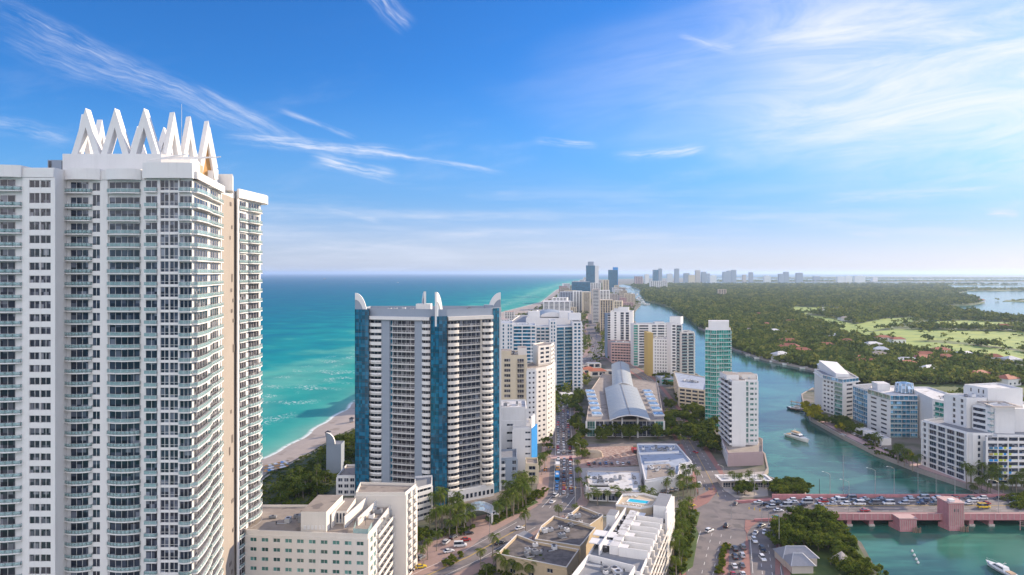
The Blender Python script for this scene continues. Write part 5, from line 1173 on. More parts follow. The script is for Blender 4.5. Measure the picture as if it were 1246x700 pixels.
    for fl in range(1, 7):
        z = 2 + 26.6 / 8 * fl + .05
        for k in range(16):
            x0 = p0[0] + 1.0 + k * 2.6; mb = MB(); mb.box(x0, x0 + 1.9, p0[1] - .95 + (k % 2) * .08, p0[1] - .72, z, z + 1.15, M[r.choice(['skyblue', 'lime', 'yellow', 'g_sky', 'lime', 'skyblue'])]); link('balcony_panel', mb.mesh('bp', b.off), b.root)
    # upper set back blocks
    def up(pts, zt, cols=None, cols2=None, z0=28.6, nf=4, g='g_dark', wall='white', fr=None):
        core(b, pts, z0, zt, wall, 'roofwhite')
        if cols: facade(b, pts[0], pts[1], z0 + .3, zt - 1, nf, cols, wall, glass=g, frame=fr)
        if cols2: facade(b, pts[3], pts[0], z0 + .3, zt - 1, nf, cols2, wall, glass=g, frame=fr)
    bl = dict(style='rail', out=1.2, gw=.9)
    up([(255, 402), (258.5, 388), (270, 388), (270, 402)], 46, [('w', 2), ('g', .6), ('w', 1.2), ('g', .6), ('w', .6)], [('b', 1.6, bl), ('w', .6), ('g', .8), ('w', .4), ('b', 1.4, bl), ('w', 2)], nf=5)
    up([(268, 404), (272, 390), (292, 390), (292, 410)], 51, [('w', 2), ('g', .5), ('w', 2), ('g', .5), ('w', 1), ('g', .5), ('w', 1)], [('w', .5), ('b', 1.5, bl), ('w', 2)], nf=6)
    up([(261, 386), (264.3, 377), (266, 376), (270, 388)], 42.5, [('g', 1.2), ('w', .4)], [('w', .4), ('g', 1), ('w', .4), ('g', 1), ('w', .8)])
    up([(264.6, 381), (266, 375.5), (276, 374.5), (277, 388)], 43.6, [('w', .3), ('b', 4, dict(bl, out=1.8)), ('w', .3)], [('w', .2), ('b', 2, bl)], g='g_green')
    up([(279, 386), (279.4, 379), (300, 378), (300, 400)], 41.5, rep([('w', .5), ('g', 1.0)], 7) + [('w', .5)], None)
    q2 = quad(1190, 1222, 372, 371.5, 6); ring(b, [(264, 374), (277, 373), (278, 386), (266, 388)], 43.5, 44.1, 1.4, M['tan'], 'eave')
    roof_clutter(b, 285, 395, 20, 10, 45.2, 5, 0, 51); roof_clutter(b, 263, 396, 6, 6, 45.2, 3, 0, 52)
    b.done(100)
peninsula()
# ------------------------------------------------------------------ farther rows
def far(name, label, px0, px1, top, d, depth, wall, cols=None, glass='g_dark', z1=None, side=None, roof='roofwhite', **k):
    q = quad(px0, px1, d, d, depth, k.pop('skew', 6)); faces = {0: cols} if cols else {}
    if side: faces[1] = side
    return tower(name, label, q, Z(top, d), faces, wall, roof, glass=glass, frame=None, clutter=k.pop('clutter', 1), lim=100, **k)
far('apartment_tower', 'purple grey apartment slab with ribbon balconies standing on the avenue, behind the pink deck', 720.5, 729.5, 352, 1540, 60, 'tan', bal(1))
far('apartment_tower', 'white apartment slab with grey vertical stripes just behind the avenue bend', 729.5, 742, 353.5, 1620, 40, 'white', cA(3))
far('apartment_tower', 'dull beige apartment slab with many vertical window strips by the avenue bend', 730, 746, 365, 1290, 40, 'beige', rep([('w', .5), ('G', .7)], 5) + [('w', .5)], side=bal(2))
far('apartment_block', 'cream mid rise block catching the sun behind the beige striped slab', 747, 757, 366.5, 1400, 30, 'cream', cA(3))
far('resort_block', 'pale grey beachfront slab with a blue shadowed face and an arched bay', 697, 708.5, 354.5, 1950, 60, 'white', rep([('w', .6), ('G', .5)], 3) + [('w', .4)])
far('resort_block', 'cream beachfront slab banded with warm balconies next to the grey arched one', 708.5, 719, 355.5, 1900, 70, 'cream', bal(1))
far('resort_block', 'low wide white beach hotel with stacked terraces by the sand', 657, 694, 372, 1580, 60, 'white', rep([('w', .4), ('g', 1.6)], 6), nf=None) if False else None
far('resort_block', 'wide white beach hotel with a dark recessed front below stepped roof terraces', 661, 694, 367, 1640, 70, 'white', [('w', .4)] + rep([('g', 1.6, dict(sill=1)), ('w', .5)], 5))
far('resort_block', 'upper white terrace block stepped on top of the wide beach hotel', 672, 690, 362.5, 1760, 40, 'white', cA(4))
far('resort_block', 'grey blue shaded hotel block rising behind the white beach terraces', 681, 698, 355.5, 2150, 70, 'grey', cA(5))
far('glass_block', 'long dark blue glass block standing nearer than the two tallest far towers', 696, 718, 343, 2650, 90, 'grey', [('c', 1, dict(mull=6))], glass='g_blue')
far('apartment_block', 'white block tucked beside the long dark blue glass block', 718.5, 731, 344.5, 2700, 60, 'white', cA(4))
t1 = far('high_rise', 'tallest far dark blue glass tower with a white side and small stepped top', 713, 724, 323, 3400, 40, 'grey', [('c', 1, dict(mull=4))], glass='g_blue', clutter=0)
box_part(t1, 'tower_top', quad(716, 722.5, 3405, 3405, 26), Z(324, 3400), Z(318.5, 3400), 'grey'); box_part(t1, 'tower_wing', quad(724, 728.5, 3400, 3400, 36), 2, Z(323.5, 3400), 'white')
t2 = far('high_rise', 'second far blue glass tower with a notched top further down the coast', 740, 751.5, 328.5, 3900, 40, 'grey', [('c', 1, dict(mull=4))], glass='g_blue', clutter=0)
box_part(t2, 'tower_top', quad(746.5, 752, 3910, 3910, 30), 2, Z(325.3, 3900), 'skyblue')
far('high_rise', 'cream far tower between the two blue glass towers', 733.5, 741, 341, 3300, 50, 'cream', cA(2))
far('high_rise', 'pinkish far block with two stepped roofs beyond the marina', 773, 782, 336.5, 6200, 90, 'pinkdeck', cA(3), clutter=0)
far('apartment_block', 'long pale apartment slab with a bright white end at the wood edge', 791, 812, 342, 4900, 60, 'white', cA(8), clutter=0)
far('apartment_block', 'lone beige block rising out of the wood', 874, 884, 352.3, 3250, 40, 'beige', cA(3), clutter=0)
# skyline far away: (x0, x1, top row, distance, wall)
SKY = [(795, 801, 328.5, 6900, 'g_blue'), (801.7, 805.7, 327, 7200, 'grey'), (812, 818.5, 333.3, 7400, 'white'), (821.4, 826.5, 327, 7300, 'grey'), (832.6, 839, 332.6, 7500, 'grey'), (846.6, 852.2, 329, 7600, 'tan'), (853.8, 859.5, 331, 7800, 'grey'),
       (880, 885, 331, 8200, 'grey'), (885, 890, 329.7, 8200, 'grey'), (890.5, 896, 328.6, 8300, 'grey'), (904, 908, 334.6, 8600, 'tan'), (912, 916.5, 331.5, 8600, 'grey'), (948, 954, 333.5, 8200, 'grey'), (954.4, 960, 331, 8300, 'grey'), (969.4, 977, 332.2, 8200, 'grey'),
       (1019, 1028, 337, 8000, 'white'), (1028.6, 1037, 336.2, 8100, 'white'), (1040, 1053, 336, 8200, 'white'), (1062, 1068, 338, 8800, 'white'), (930, 938, 336, 8400, 'white'), (864, 872, 335.6, 8000, 'white'), (990, 998, 336.5, 9000, 'grey'), (785, 790, 334, 6500, 'white'), (838, 846, 335, 7000, 'cream'), (860, 864, 333, 9500, 'grey'), (1105, 1112, 339.6, 9400, 'white'), (1130, 1142, 340.4, 9600, 'white')]
# an even skyline: its windows are far below a pixel, so they live in the wall material
for i, (x0, x1, tp, d, w) in enumerate(SKY):
    b = Bld('skyline_tower', 'hazy ' + {'g_blue': 'blue', 'grey': 'blue grey', 'white': 'white', 'tan': 'tan', 'cream': 'cream'}[w] + ' tower on the skyline, ' + ordn(i) + ' listed along the horizon beyond the wood' if False else 'x', 'tower', (X((x0 + x1) / 2, d), d + 20, 2), 'skyline towers')
    zt = Z(tp, d); q = quad(x0, x1, d, d, 40); mb = b.part('wall'); mb.hexa(q, 2, zt, M[w], bottom=False); 
    s = b.part('roof_block'); s.hexa(quad(x0 + (x1 - x0) * .3, x1 - (x1 - x0) * .25, d + 8, d + 8, 20), zt, zt + 5, M['white']); b.done(); SKY[i] = (x0, b, w, x1 - x0, tp)
SKY.sort(key=lambda t: t[0])
seen = defaultdict(int)
for i, (x0, b, w, ww, tp) in enumerate(SKY):
    c = {'g_blue': 'dark blue', 'grey': 'blue grey', 'white': 'white', 'tan': 'tan', 'cream': 'cream'}[w]; sh = 'tall slim' if ww < 6.2 and tp < 332 else 'slim' if ww < 6.2 else 'broad low' if tp > 334 else 'broad'
    b.root['label'] = '%s %s tower on the hazy skyline, %s one counting from the ocean' % (sh, c, ordn(i))
# small houses of the island and the far coast, filling the strip behind the towers
r = random.Random(77); k = 0; placed = []
while k < 110:
    y = 1150 * math.exp(r.random() * 2.0); xa, xb = interp(DUNE, y) + 25, interp(CREEK_L, y) - 25; av = None
    for p, q in zip(AVE[:-1], AVE[1:]):
        if p[1] <= y <= q[1]: av = p[0] + (q[0] - p[0]) * (y - p[1]) / (q[1] - p[1])
    if y > 6000: av = None
    x = r.uniform(xa, xb); w, l = r.uniform(16, 34) * (1 + y / 9000), r.uniform(16, 34)
    if av is not None and abs(x - av) < 16 + w / 2: continue
    if any(abs(x - a) < (w + ww) / 2 + 3 and abs(y - c) < (l + ll) / 2 + 6 for a, c, ww, ll in placed): continue
    h = r.choice([9, 12, 16, 20, 26, 34]) + (r.uniform(0, 25) if y > 2200 else 0)
    # stay below the view lines to the named towers in front
    wl = r.choice(['white', 'white', 'cream', 'warm', 'tan', 'beige', 'pinkdeck', 'white2']); nf = max(2, int(h / 3.2))
    b = Bld('beach_block', 'x', 'building', (x, y, 2), 'small blocks along the beach strip'); q = rect(x, y, w, l, r.uniform(-.1, .15)); core(b, q, 2, 2 + h, wl, r.choice(['roofwhite', 'rooftan', 'roofgrey', 'terra']))
    if y < 2600: facade(b, q[0], q[1], 2, 1 + h, nf, cA(max(3, int(w / 5))), wl, frame=None)
    else:
        wn = MB()
        for f in range(nf): wn.face([(q[0][0] + 1, q[0][1] - .05, 3.4 + f * 3.2), (q[1][0] - 1, q[1][1] - .05, 3.4 + f * 3.2), (q[1][0] - 1, q[1][1] - .05, 4.9 + f * 3.2), (q[0][0] + 1, q[0][1] - .05, 4.9 + f * 3.2)], M['g_dark'])
        link('window_band', wn.mesh('wb', b.off), b.root)['kind'] = 'stuff'
    b.done(60); placed.append((x, y, w, l)); hw = {'white': 'white', 'cream': 'cream', 'warm': 'warm white', 'tan': 'greyish', 'beige': 'beige', 'pinkdeck': 'pink', 'white2': 'bright white'}[wl]
    b.root['label'] = '%s %s block on the far beach strip, %s' % ('low' if h < 14 else 'mid rise' if h < 30 else 'tall', hw, ordn(k)); b.root['y'] = y; k += 1
    placed[-1] = placed[-1]
bb = sorted([o for o in COL.objects if o.name.startswith('beach_block')], key=lambda o: o['y'])
for i, o in enumerate(bb): o['label'] = o['label'].rsplit(', ', 1)[0] + ', ' + ordn(i) + ' going down the coast'; del o['y']
# tree framed houses in the wood
r = random.Random(5); hs = []
while len(hs) < 60:
    px, py = r.uniform(800, 1240), 349 + 100 * r.random() ** 1.4; g = G(px, py)
    if not in_poly(g[0], g[1], main) or any(in_poly(g[0], g[1], f) for f in FAIRW): continue
    if py > 400 and px < 900: continue
    hs.append((g, px))
spec = [((1008, 452), 'white2'), ((1065, 425), 'white2'), ((1072, 432), 'white'), ((985, 392), 'white'), ((1130, 455), 'white2'), ((940, 408), 'white'), ((905, 371), 'terra'), ((1172, 437), 'white2'), ((870, 430), 'white'), ((1045, 442), 'terra'), ((1055, 447), 'terra'), ((960, 427), 'terra'), ((975, 432), 'terra'), ((1190, 462), 'terra'), ((1225, 468), 'terra')]
HS = [(G(*p), p[0], c) for p, c in spec] + [(g, px, r.choice(['terra', 'terra', 'roofwhite', 'rooftan'])) for g, px in hs]
HS.sort(key=lambda t: t[0][1])
for i, (g, px, c) in enumerate(HS):
    x, y = g; w, l = r.uniform(14, 26) * (1 + y / 6000), r.uniform(10, 16); h = r.uniform(6, 9); a = r.uniform(-.4, .4)
    b = Bld('house', '%s roofed villa among the trees of the wooded shore, %s going inland' % ({'terra': 'red tile', 'roofwhite': 'pale', 'rooftan': 'tan', 'white2': 'bright white', 'white': 'white'}[c], ordn(i)), 'house', (x, y, 1.8), 'villas in the wood')
    q = rect(x, y, w, l, a); mb = b.part('wall'); mb.hexa(q, 1.8, 1.8 + h, M['white'], bottom=False)
    mr = b.part('roof'); rr = rect(x, y, w + 1.6, l + 1.6, a); z = 1.8 + h; ca, sa = math.cos(a), math.sin(a); e = (w - l) / 2 * .9 + .5
    r0, r1 = (x - ca * e, y - sa * e, z + 3.6), (x + ca * e, y + sa * e, z + 3.6); c4 = [(p[0], p[1], z + .01) for p in rr]; mm = M[c]
    for f in ([c4[0], c4[1], r1, r0], [c4[1], c4[2], r1], [c4[2], c4[3], r0, r1], [c4[3], c4[0], r0]): mr.face(f, mm)
    for k in range(3):
        t = (k + .5) / 3; wx, wy = q[0][0] + (q[1][0] - q[0][0]) * t, q[0][1] + (q[1][1] - q[0][1]) * t; wn = MB(); wn.face([(wx - ca * 1.2 + sa * .06, wy - sa * 1.2 - ca * .06, 3.4), (wx + ca * 1.2 + sa * .06, wy + sa * 1.2 - ca * .06, 3.4), (wx + ca * 1.2 + sa * .06, wy + sa * 1.2 - ca * .06, 5.2), (wx - ca * 1.2 + sa * .06, wy - sa * 1.2 - ca * .06, 5.2)], M['g_dark']); 
        if y < 1300: link('window', wn.mesh('w', b.off), b.root)
    b.done()
# park pavilion at the bottom, grey hipped roofs
def park_house():
    b = Bld('park_building', 'grey slate roofed park building with two hipped roofs below the trees', 'building', (*G(965, 690), 2)); g = G(968, 684)
    q = rect(g[0], g[1], 13, 9, .05); core(b, q, 2, 5.2, 'tan', 'slate', .1)
    for (cx, cy, w, l, a) in ((g[0] + .2, g[1] + .5, 14.5, 10.0, .03), (g[0] - 1.8, g[1] - 6.5, 9.6, 9.6, .03)):
        q = rect(cx, cy, w, l, a); 
        if w < 10: mw = b.part('wall', 'w2'); mw.hexa(rect(cx, cy, w - 1.4, l - 1.4, a), 2, 5.2, M['tan'], bottom=False)
        rf = MB(); z = 5.2; e = max(w - l, .4) / 2 + 1.6; r0, r1 = (cx - e, cy, z + 3.0), (cx + e, cy, z + 3.0); c4 = [(p[0], p[1], z) for p in q]
        for f in ([c4[0], c4[1], r1, r0], [c4[1], c4[2], r1], [c4[2], c4[3], r0, r1], [c4[3], c4[0], r0]): rf.face(f, M['slate'])
        for p_, q_ in ((c4[0], r0), (c4[1], r1), (r0, r1)): rf.bar(p_, q_, .25, .2, M['metal'])
        link('hipped_roof', rf.mesh('hr', b.off), b.root)
    b.done()
    g = G(1024, 690); b = Bld('park_shelter', 'small pyramid roofed park shelter on posts between the trees', 'shelter', (*g, 2)); rf = b.part('shelter_roof'); q = rect(g[0], g[1], 6, 6, .3)
    for i in range(4): rf.face([(q[i][0], q[i][1], 4.6), (q[(i + 1) % 4][0], q[(i + 1) % 4][1], 4.6), (g[0], g[1], 8.2)], M['tan'])
    for p in q: k = MB(); k.bar((g[0] + (p[0] - g[0]) * .9, g[1] + (p[1] - g[1]) * .9, 2), (g[0] + (p[0] - g[0]) * .9, g[1] + (p[1] - g[1]) * .9, 4.8), .2, .2, M['wood']); link('shelter_post', k.mesh('sp', b.off), b.root)
    b.done()
park_house()
# red roofed row along the avenue, seen past the hall
for i, (px, py, w, c, lab) in enumerate([(706, 462, 16, 'terra', 'red tile roofed shop nearest the hall'), (716, 455, 14, 'terra', 'red tile roofed restaurant beside the avenue trees'), (727, 457, 18, 'terra', 'low red roofed market behind the barrel hall'), (709, 449, 12, 'rooftan', 'tan roofed corner shop by the avenue bend'), (722, 447, 16, 'roofwhite', 'white flat roofed shop at the avenue bend'), (738, 456, 14, 'roofgrey', 'grey roofed shop behind the barrel hall'), (698, 470, 12, 'roofwhite', 'white roofed cafe under the resort tower'), (690, 486, 12, 'roofwhite', 'pale roofed pool house below the resort tower')]):
    g = G(px, py); b = Bld('shop', lab, 'shop', (*g, 2)); q = rect(g[0], g[1], w, 12, .1); core(b, q, 2, 7.5, 'warm', c, .2); facade(b, q[0], q[1], 2, 7, 1, [('w', .4), ('g', 1.4), ('w', .4), ('g', 1.4), ('w', .4)], 'warm', frame=None)
    if c == 'terra':
        rf = b.part('tile_roof')
        rr = rect(g[0], g[1], w + 1.4, 13.4, .1); c4 = [(p[0], p[1], 7.6) for p in rr]; r0, r1 = (g[0] - w / 2 + 5, g[1] - .4, 10.4), (g[0] + w / 2 - 5, g[1] + .4, 10.4)
        for f in ([c4[0], c4[1], r1, r0], [c4[1], c4[2], r1], [c4[2], c4[3], r0, r1], [c4[3], c4[0], r0]): rf.face(f, M['terra'])
    b.done()
# ------------------------------------------------------------------ foliage
def leafmat(name, c1, c2, c3, tr=.25):
    m = bpy.data.materials.new(name); m.use_nodes = True; nt = m.node_tree; T = NT(nt); nt.nodes.clear()
    at = T.n('ShaderNodeAttribute', attribute_name='tone').outputs['Fac']; oi = T.n('ShaderNodeObjectInfo').outputs['Random']
    f = T.m('ADD', T.m('MULTIPLY', at, .75), T.m('MULTIPLY', oi, .25)); c = T.ramp(f, [(0, c1), (.5, c2), (1, c3)])
    d = T.n('ShaderNodeBsdfDiffuse'); t = T.n('ShaderNodeBsdfTranslucent'); mx = T.n('ShaderNodeMixShader'); o = T.n('ShaderNodeOutputMaterial')
    T.link(c, d.inputs[0]); T.link(c, t.inputs[0]); mx.inputs[0].default_value = tr; T.link(d.outputs[0], mx.inputs[1]); T.link(t.outputs[0], mx.inputs[2]); T.link(mx.outputs[0], o.inputs[0])
    return m
LEAF = leafmat('broad leaves', (.035, .062, .012), (.095, .135, .022), (.20, .22, .035), .3)
LEAFW = leafmat('woodland leaves', (.050, .085, .022), (.14, .18, .04), (.36, .33, .08), .15)
LEAFY = leafmat('yellow green leaves', (.14, .15, .012), (.32, .30, .02), (.50, .42, .03))
PALM = leafmat('palm fronds', (.045, .075, .018), (.10, .14, .028), (.22, .23, .05), .3)
HEDGE = leafmat('hedge leaves', (.05, .085, .016), (.12, .16, .025), (.24, .22, .03))
BARK = pmat('bark', (.16, .12, .09), var=.3, scale=2.0); PBARK = pmat('palm bark', (.24, .20, .16), var=.3, scale=2.0)
def leafmesh(name, C, S, mat, rng, tone, flat=.0):
    """leaf clumps as small bent quads at centres C with sizes S"""
    n = len(C); a = rng.normal(size=(n, 3)); a[:, 2] *= (1 - flat); a /= np.linalg.norm(a, axis=1)[:, None]
    b = np.cross(a, rng.normal(size=(n, 3))); b /= np.linalg.norm(b, axis=1)[:, None]; S = S[:, None]
    V = np.empty((n, 4, 3)); V[:, 0] = C - a * S - b * S * .55; V[:, 1] = C + a * S * .9 - b * S * .4; V[:, 2] = C + a * S + b * S * .6; V[:, 3] = C - a * S * .8 + b * S * .5
    me = npmesh(name, V.reshape(-1, 3), [4] * n, np.arange(4 * n), [mat]); at = me.attributes.new('tone', 'FLOAT', 'FACE'); at.data.foreach_set('value', np.clip(tone, 0, 1).astype(np.float32))
    return me
def crown_pts(rng, rx, rz, nclump, nleaf, cz):
    u = rng.normal(size=(nclump, 3)); u /= np.linalg.norm(u, axis=1)[:, None]; u[:, 2] = np.abs(u[:, 2]) * 1.15 - .3
    rad = rng.uniform(.25, 1.3, nclump) ** .7; K = u * rad[:, None] * np.array([rx, rx * rng.uniform(.8, 1.1), rz]); tone = rng.uniform(.1, .9, nclump)
    idx = rng.integers(0, nclump, nleaf); d = rng.normal(size=(nleaf, 3)); d /= np.linalg.norm(d, axis=1)[:, None]; cs = rx * rng.uniform(.16, .44, nclump)[idx]
    C = K[idx] + d * cs[:, None] * (rng.uniform(.5, 1.05, nleaf)[:, None]) * np.array([1, 1, .75]); C[:, 2] += cz
    return C, np.clip(tone[idx] + rng.normal(size=nleaf) * .16, 0, 1)
def trunk_mb(h, r0, rng, limbs=5, spread=2.5):
    mb = MB(); mb.tube([(0, 0, -.3), (.1, 0, h * .5), (0, .15, h)], [r0, r0 * .75, r0 * .55], BARK, 7)
    for i in range(limbs):
        a = i * 2.4 + rng.uniform(0, 1); mb.tube([(0, .1, h * .85), (math.cos(a) * spread * .5, math.sin(a) * spread * .5, h * 1.25), (math.cos(a) * spread, math.sin(a) * spread, h * 1.6)], [r0 * .5, r0 * .32, r0 * .15], BARK, 5)
    return mb
TREES = {}
def mk_tree(key, seed, rx, rz, h, nl, leaf, mat, nclump=16):
    rng = np.random.default_rng(seed); C, t = crown_pts(rng, rx, rz, nclump, nl, h + rz * .55); S = rng.uniform(.6, 1.25, nl) * leaf
    TREES[key] = ('broadleaf_tree', [('trunk', trunk_mb(h, .14 + rx * .035, rng, 5, rx * .55).mesh('trunk'), []), ('crown', leafmesh('crown', C, S, mat, rng, t), [])])
for i in range(5): mk_tree('oak%d' % i, 20 + i, 4.6 + .3 * i, 3.2, 2.8, 1500, .42, LEAF)
for i in range(4): mk_tree('wood%d' % i, 40 + i, 6.5, 4.6, 3.2, 420, 1.0, LEAFW, 12)
for i in range(2): mk_tree('gold%d' % i, 50 + i, 4.0, 3.0, 2.2, 1100, .40, LEAFY)
def mk_bush(key, seed, mat):
    rng = np.random.default_rng(seed); C, t = crown_pts(rng, 1.5, 1.0, 8, 330, .9); mb = MB(); mb.tube([(0, 0, -.2), (0, 0, .8)], [.08, .05], BARK, 5)
    TREES[key] = ('shrub', [('stem', mb.mesh('stem'), []), ('foliage', leafmesh('foliage', C, rng.uniform(.15, .34, len(C)), mat, rng, t), [])])
for i in range(3): mk_bush('bush%d' % i, 60 + i, LEAF)
for i in range(2): mk_bush('gbush%d' % i, 70 + i, HEDGE)
def mk_palm(key, seed, h, L, lean, nf=20):
    rng = np.random.default_rng(seed); mb = MB(); top = np.array([lean, lean * .3, h])
    mb.tube([(0, 0, -.3), (lean * .15, 0, h * .35), (lean * .5, lean * .1, h * .7), tuple(top)], [.28, .2, .17, .2], PBARK, 7)
    V, tone = [], []
    for f in range(nf):
        az = f * 2.399 + rng.uniform(-.2, .2); el = rng.uniform(-.25, 1.15); dirh = np.array([math.cos(az), math.sin(az), 0]); side = np.array([-math.sin(az), math.cos(az), 0]); N = 9; pts = []; p = top.copy(); ang = el
        tn = rng.uniform(.2, .8)
        for k in range(N + 1): pts.append(p.copy()); p = p + (dirh * math.cos(ang) + np.array([0, 0, 1]) * math.sin(ang)) * L / N; ang -= .19 + .03 * k * .6
        for k in range(N):
            a, b = pts[k], pts[k + 1]; w = L * .20 * math.sin(math.pi * (k + .8) / (N + 1.2)) + .05; dr = np.array([0, 0, -w * .55])
            for sg in (-1, 1):
                q = b + side * sg * w + dr + (b - a) * .6; m_ = (a + b) / 2; V += [a, m_ * .5 + b * .5, q, a + (q - a) * .82 + (a - b) * .12]; tone.append(tn + rng.uniform(-.15, .15))
    V = np.array(V); n = len(V) // 4; me = npmesh('crown', V, [4] * n, np.arange(4 * n), [PALM]); at = me.attributes.new('tone', 'FLOAT', 'FACE'); at.data.foreach_set('value', np.clip(tone, 0, 1).astype(np.float32))
    TREES[key] = ('palm_tree', [('trunk', mb.mesh('trunk'), []), ('crown', me, [])])
for i, (h, L, ln) in enumerate([(7.5, 3.3, .4), (9.5, 3.4, -.6), (6, 3.2, .2), (8.5, 3.6, .9), (5, 3.8, 0)]): mk_palm('palm%d' % i, 80 + i, h, L, ln)
NTREE = [0]
def plant(key, x, y, z=2.0, s=1.0, label=None, cat=None, group=None):
    nm, parts = TREES[key]; NTREE[0] += 1
    o = tag(empty(nm, (x, y, z), random.uniform(0, 6.28)), label, cat or {'palm_tree': 'palm tree', 'broadleaf_tree': 'tree', 'shrub': 'shrub'}[nm], group); o.scale = (s, s, s * random.uniform(.9, 1.1))
    for pn, me, _ in parts: link(pn, me, o)
    return o
PL = []
def zone(keys, pts, n, s0, s1, text, group, jitter=None, line=False, world=False, mind=2.5, sort='x'):
    """trees scattered inside an outline (or strung along a line) given in photo pixels"""
    w = pts if world else [G(*p) for p in pts]; got = []; t = 0
    if line:
        seg = [math.hypot(w[i + 1][0] - w[i][0], w[i + 1][1] - w[i][1]) for i in range(len(w) - 1)]; tot = sum(seg)
        for k in range(n):
            s = tot * (k + .5) / n + random.uniform(-.25, .25) * tot / n; i = 0
            while i < len(seg) - 1 and s > seg[i]: s -= seg[i]; i += 1
            u = s / seg[i]; j = jitter or .8; got.append((w[i][0] + (w[i + 1][0] - w[i][0]) * u + random.uniform(-j, j), w[i][1] + (w[i + 1][1] - w[i][1]) * u + random.uniform(-j, j)))
    else:
        xs, ys = [p[0] for p in w], [p[1] for p in w]
        while len(got) < n and t < n * 200:
            t += 1; x, y = random.uniform(min(xs), max(xs)), random.uniform(min(ys), max(ys))
            if not in_poly(x, y, w) or any((x - a) ** 2 + (y - c) ** 2 < mind ** 2 for a, c in got): continue
            got.append((x, y))
    got.sort(key=lambda p: p[0] / p[1] if sort == 'x' else p[1])
    for k, (x, y) in enumerate(got):
        s = random.uniform(s0, s1); sz = 'large' if s > s0 + (s1 - s0) * .66 else 'small' if s < s0 + (s1 - s0) * .33 else 'medium'
        plant(random.choice(keys), x, y, 2.05, s, text.format(s=sz, o=ordn(k)), None, group)
OAK = ['oak%d' % i for i in range(5)]; PM = ['palm%d' % i for i in range(4)]; BU = ['bush%d' % i for i in range(3)]; GB = ['gbush0', 'gbush1']; GO = ['gold0', 'gold1']
# dunes beside the beach
zone(PM + ['palm4'], [(330, 625), (352, 590), (385, 568), (408, 565), (398, 600), (366, 622)], 22, .8, 1.05, '{s} coconut palm in the dune garden, {o} from the sea', 'dune garden palms', mind=3.5)
zone(OAK, [(326, 640), (340, 600), (372, 575), (400, 590), (400, 618), (350, 640)], 20, .55, .85, '{s} dark sea grape tree in the dune garden, {o} from the sea', 'dune garden trees', mind=4)
zone(OAK, [(392, 556), (412, 540), (432, 530), (432, 570), (410, 575)], 14, .6, .9, '{s} dark tree between beach and fin topped tower, {o} from the sea', 'trees by the tower garden', mind=4)
zone(BU, [(340, 585), (375, 562), (395, 552), (430, 533), (432, 545), (400, 566), (350, 600)], 26, .8, 1.6, '{s} shrub on the dune edge, {o} from the sea', 'dune shrubs', mind=3)
# hotel court
zone(OAK, [(507, 662), (520, 650), (524, 658), (512, 668)], 2, .62, .8, '{s} olive green round tree in the hotel court, {o} from the hotel', 'hotel court trees', mind=3)
zone(PM, [(486, 690), (496, 672), (512, 676), (530, 672), (545, 660), (520, 690)], 9, .8, 1.0, '{s} palm in the hotel court, {o} from the hotel wall', 'hotel court palms', mind=3)
zone(PM, [(520, 652), (530, 625), (560, 622), (578, 640), (562, 652), (535, 656)], 26, 1.0, 1.35, '{s} coconut palm in front of the tower podium, {o} from the hotel', 'podium palms', mind=3)
zone(BU, [(520, 656), (560, 652), (582, 645), (575, 640), (530, 650)], 16, .8, 1.3, '{s} shrub under the podium palms, {o} from the hotel', 'podium shrubs', mind=2)
zone(PM, [(606, 634), (618, 612), (640, 600), (652, 600), (640, 618), (622, 632)], 22, 1.0, 1.35, '{s} royal palm on the lawn by the avenue bend, {o} from the tower', 'lawn palms', mind=3)
zone(BU + GB, [(598, 640), (630, 626), (652, 612), (645, 606), (620, 622), (600, 632)], 30, .7, 1.1, '{s} clipped shrub along the lawn by the avenue bend, {o} from the tower', 'lawn shrubs', mind=1.8)
zone(GB, [(645, 610), (662, 606), (664, 596), (650, 598)], 12, .8, 1.2, '{s} golden green shrub at the avenue corner bed, {o} from the lawn', 'corner bed shrubs', mind=1.8)
zone(GB, [(537, 690), (550, 678), (566, 672), (560, 682), (545, 692)], 12, .7, 1.0, '{s} yellow green shrub on the forecourt bed, {o} from the hotel', 'forecourt shrubs', mind=1.6)
# palms at the bottom and on the avenue
for i, (px, py, k, s, lb) in enumerate([(585, 690, 'palm0', .95, 'bushy palm at the kerb below the sand coloured roofs'), (599, 680, 'palm3', .95, 'taller palm at the kerb below the sand coloured roofs'), (640, 655, 'palm1', 1.15, 'tall date palm beside the dark carport'), (680, 632, 'palm2', 1.0, 'palm on the junction corner by the dark roofs'), (702, 628, 'palm4', 1.0, 'squat palm on the junction corner by the pool block')]):
    plant(k, *G(px, py), 2.1, s, lb)
zone(BU + ['palm4'], [(580, 698), (618, 690), (680, 696), (700, 704), (590, 706)], 34, .8, 1.3, '{s} leafy plant in the hedge below the sand coloured walls, {o} from the kerb', 'hedge under the low building', mind=1.7)
zone(['palm4', 'palm2'], [(706, 610), (715, 590), (735, 604), (790, 606), (800, 612), (760, 614), (722, 616)], 12, .9, 1.15, '{s} date palm on the corner plaza, {o} from the avenue', 'corner plaza palms', mind=5)
zone(PM + ['palm2'], [(704, 600), (703, 560), (705, 540), (706, 515)], 14, .75, 1.0, '{s} street palm on the inland kerb of the avenue, {o} up the road', 'avenue kerb palms', line=True, sort='y')
zone(OAK, [(704, 560), (703, 530), (702, 500), (703, 480)], 18, .6, 1.0, '{s} street tree on the inland kerb of the avenue, {o} up the road', 'avenue street trees', line=True, jitter=3, sort='y')
zone(GO, [(706, 548), (706, 530)], 2, .55, .7, '{s} yellow green street tree by the rubble lot, {o} up the road', 'yellow street trees', line=True)
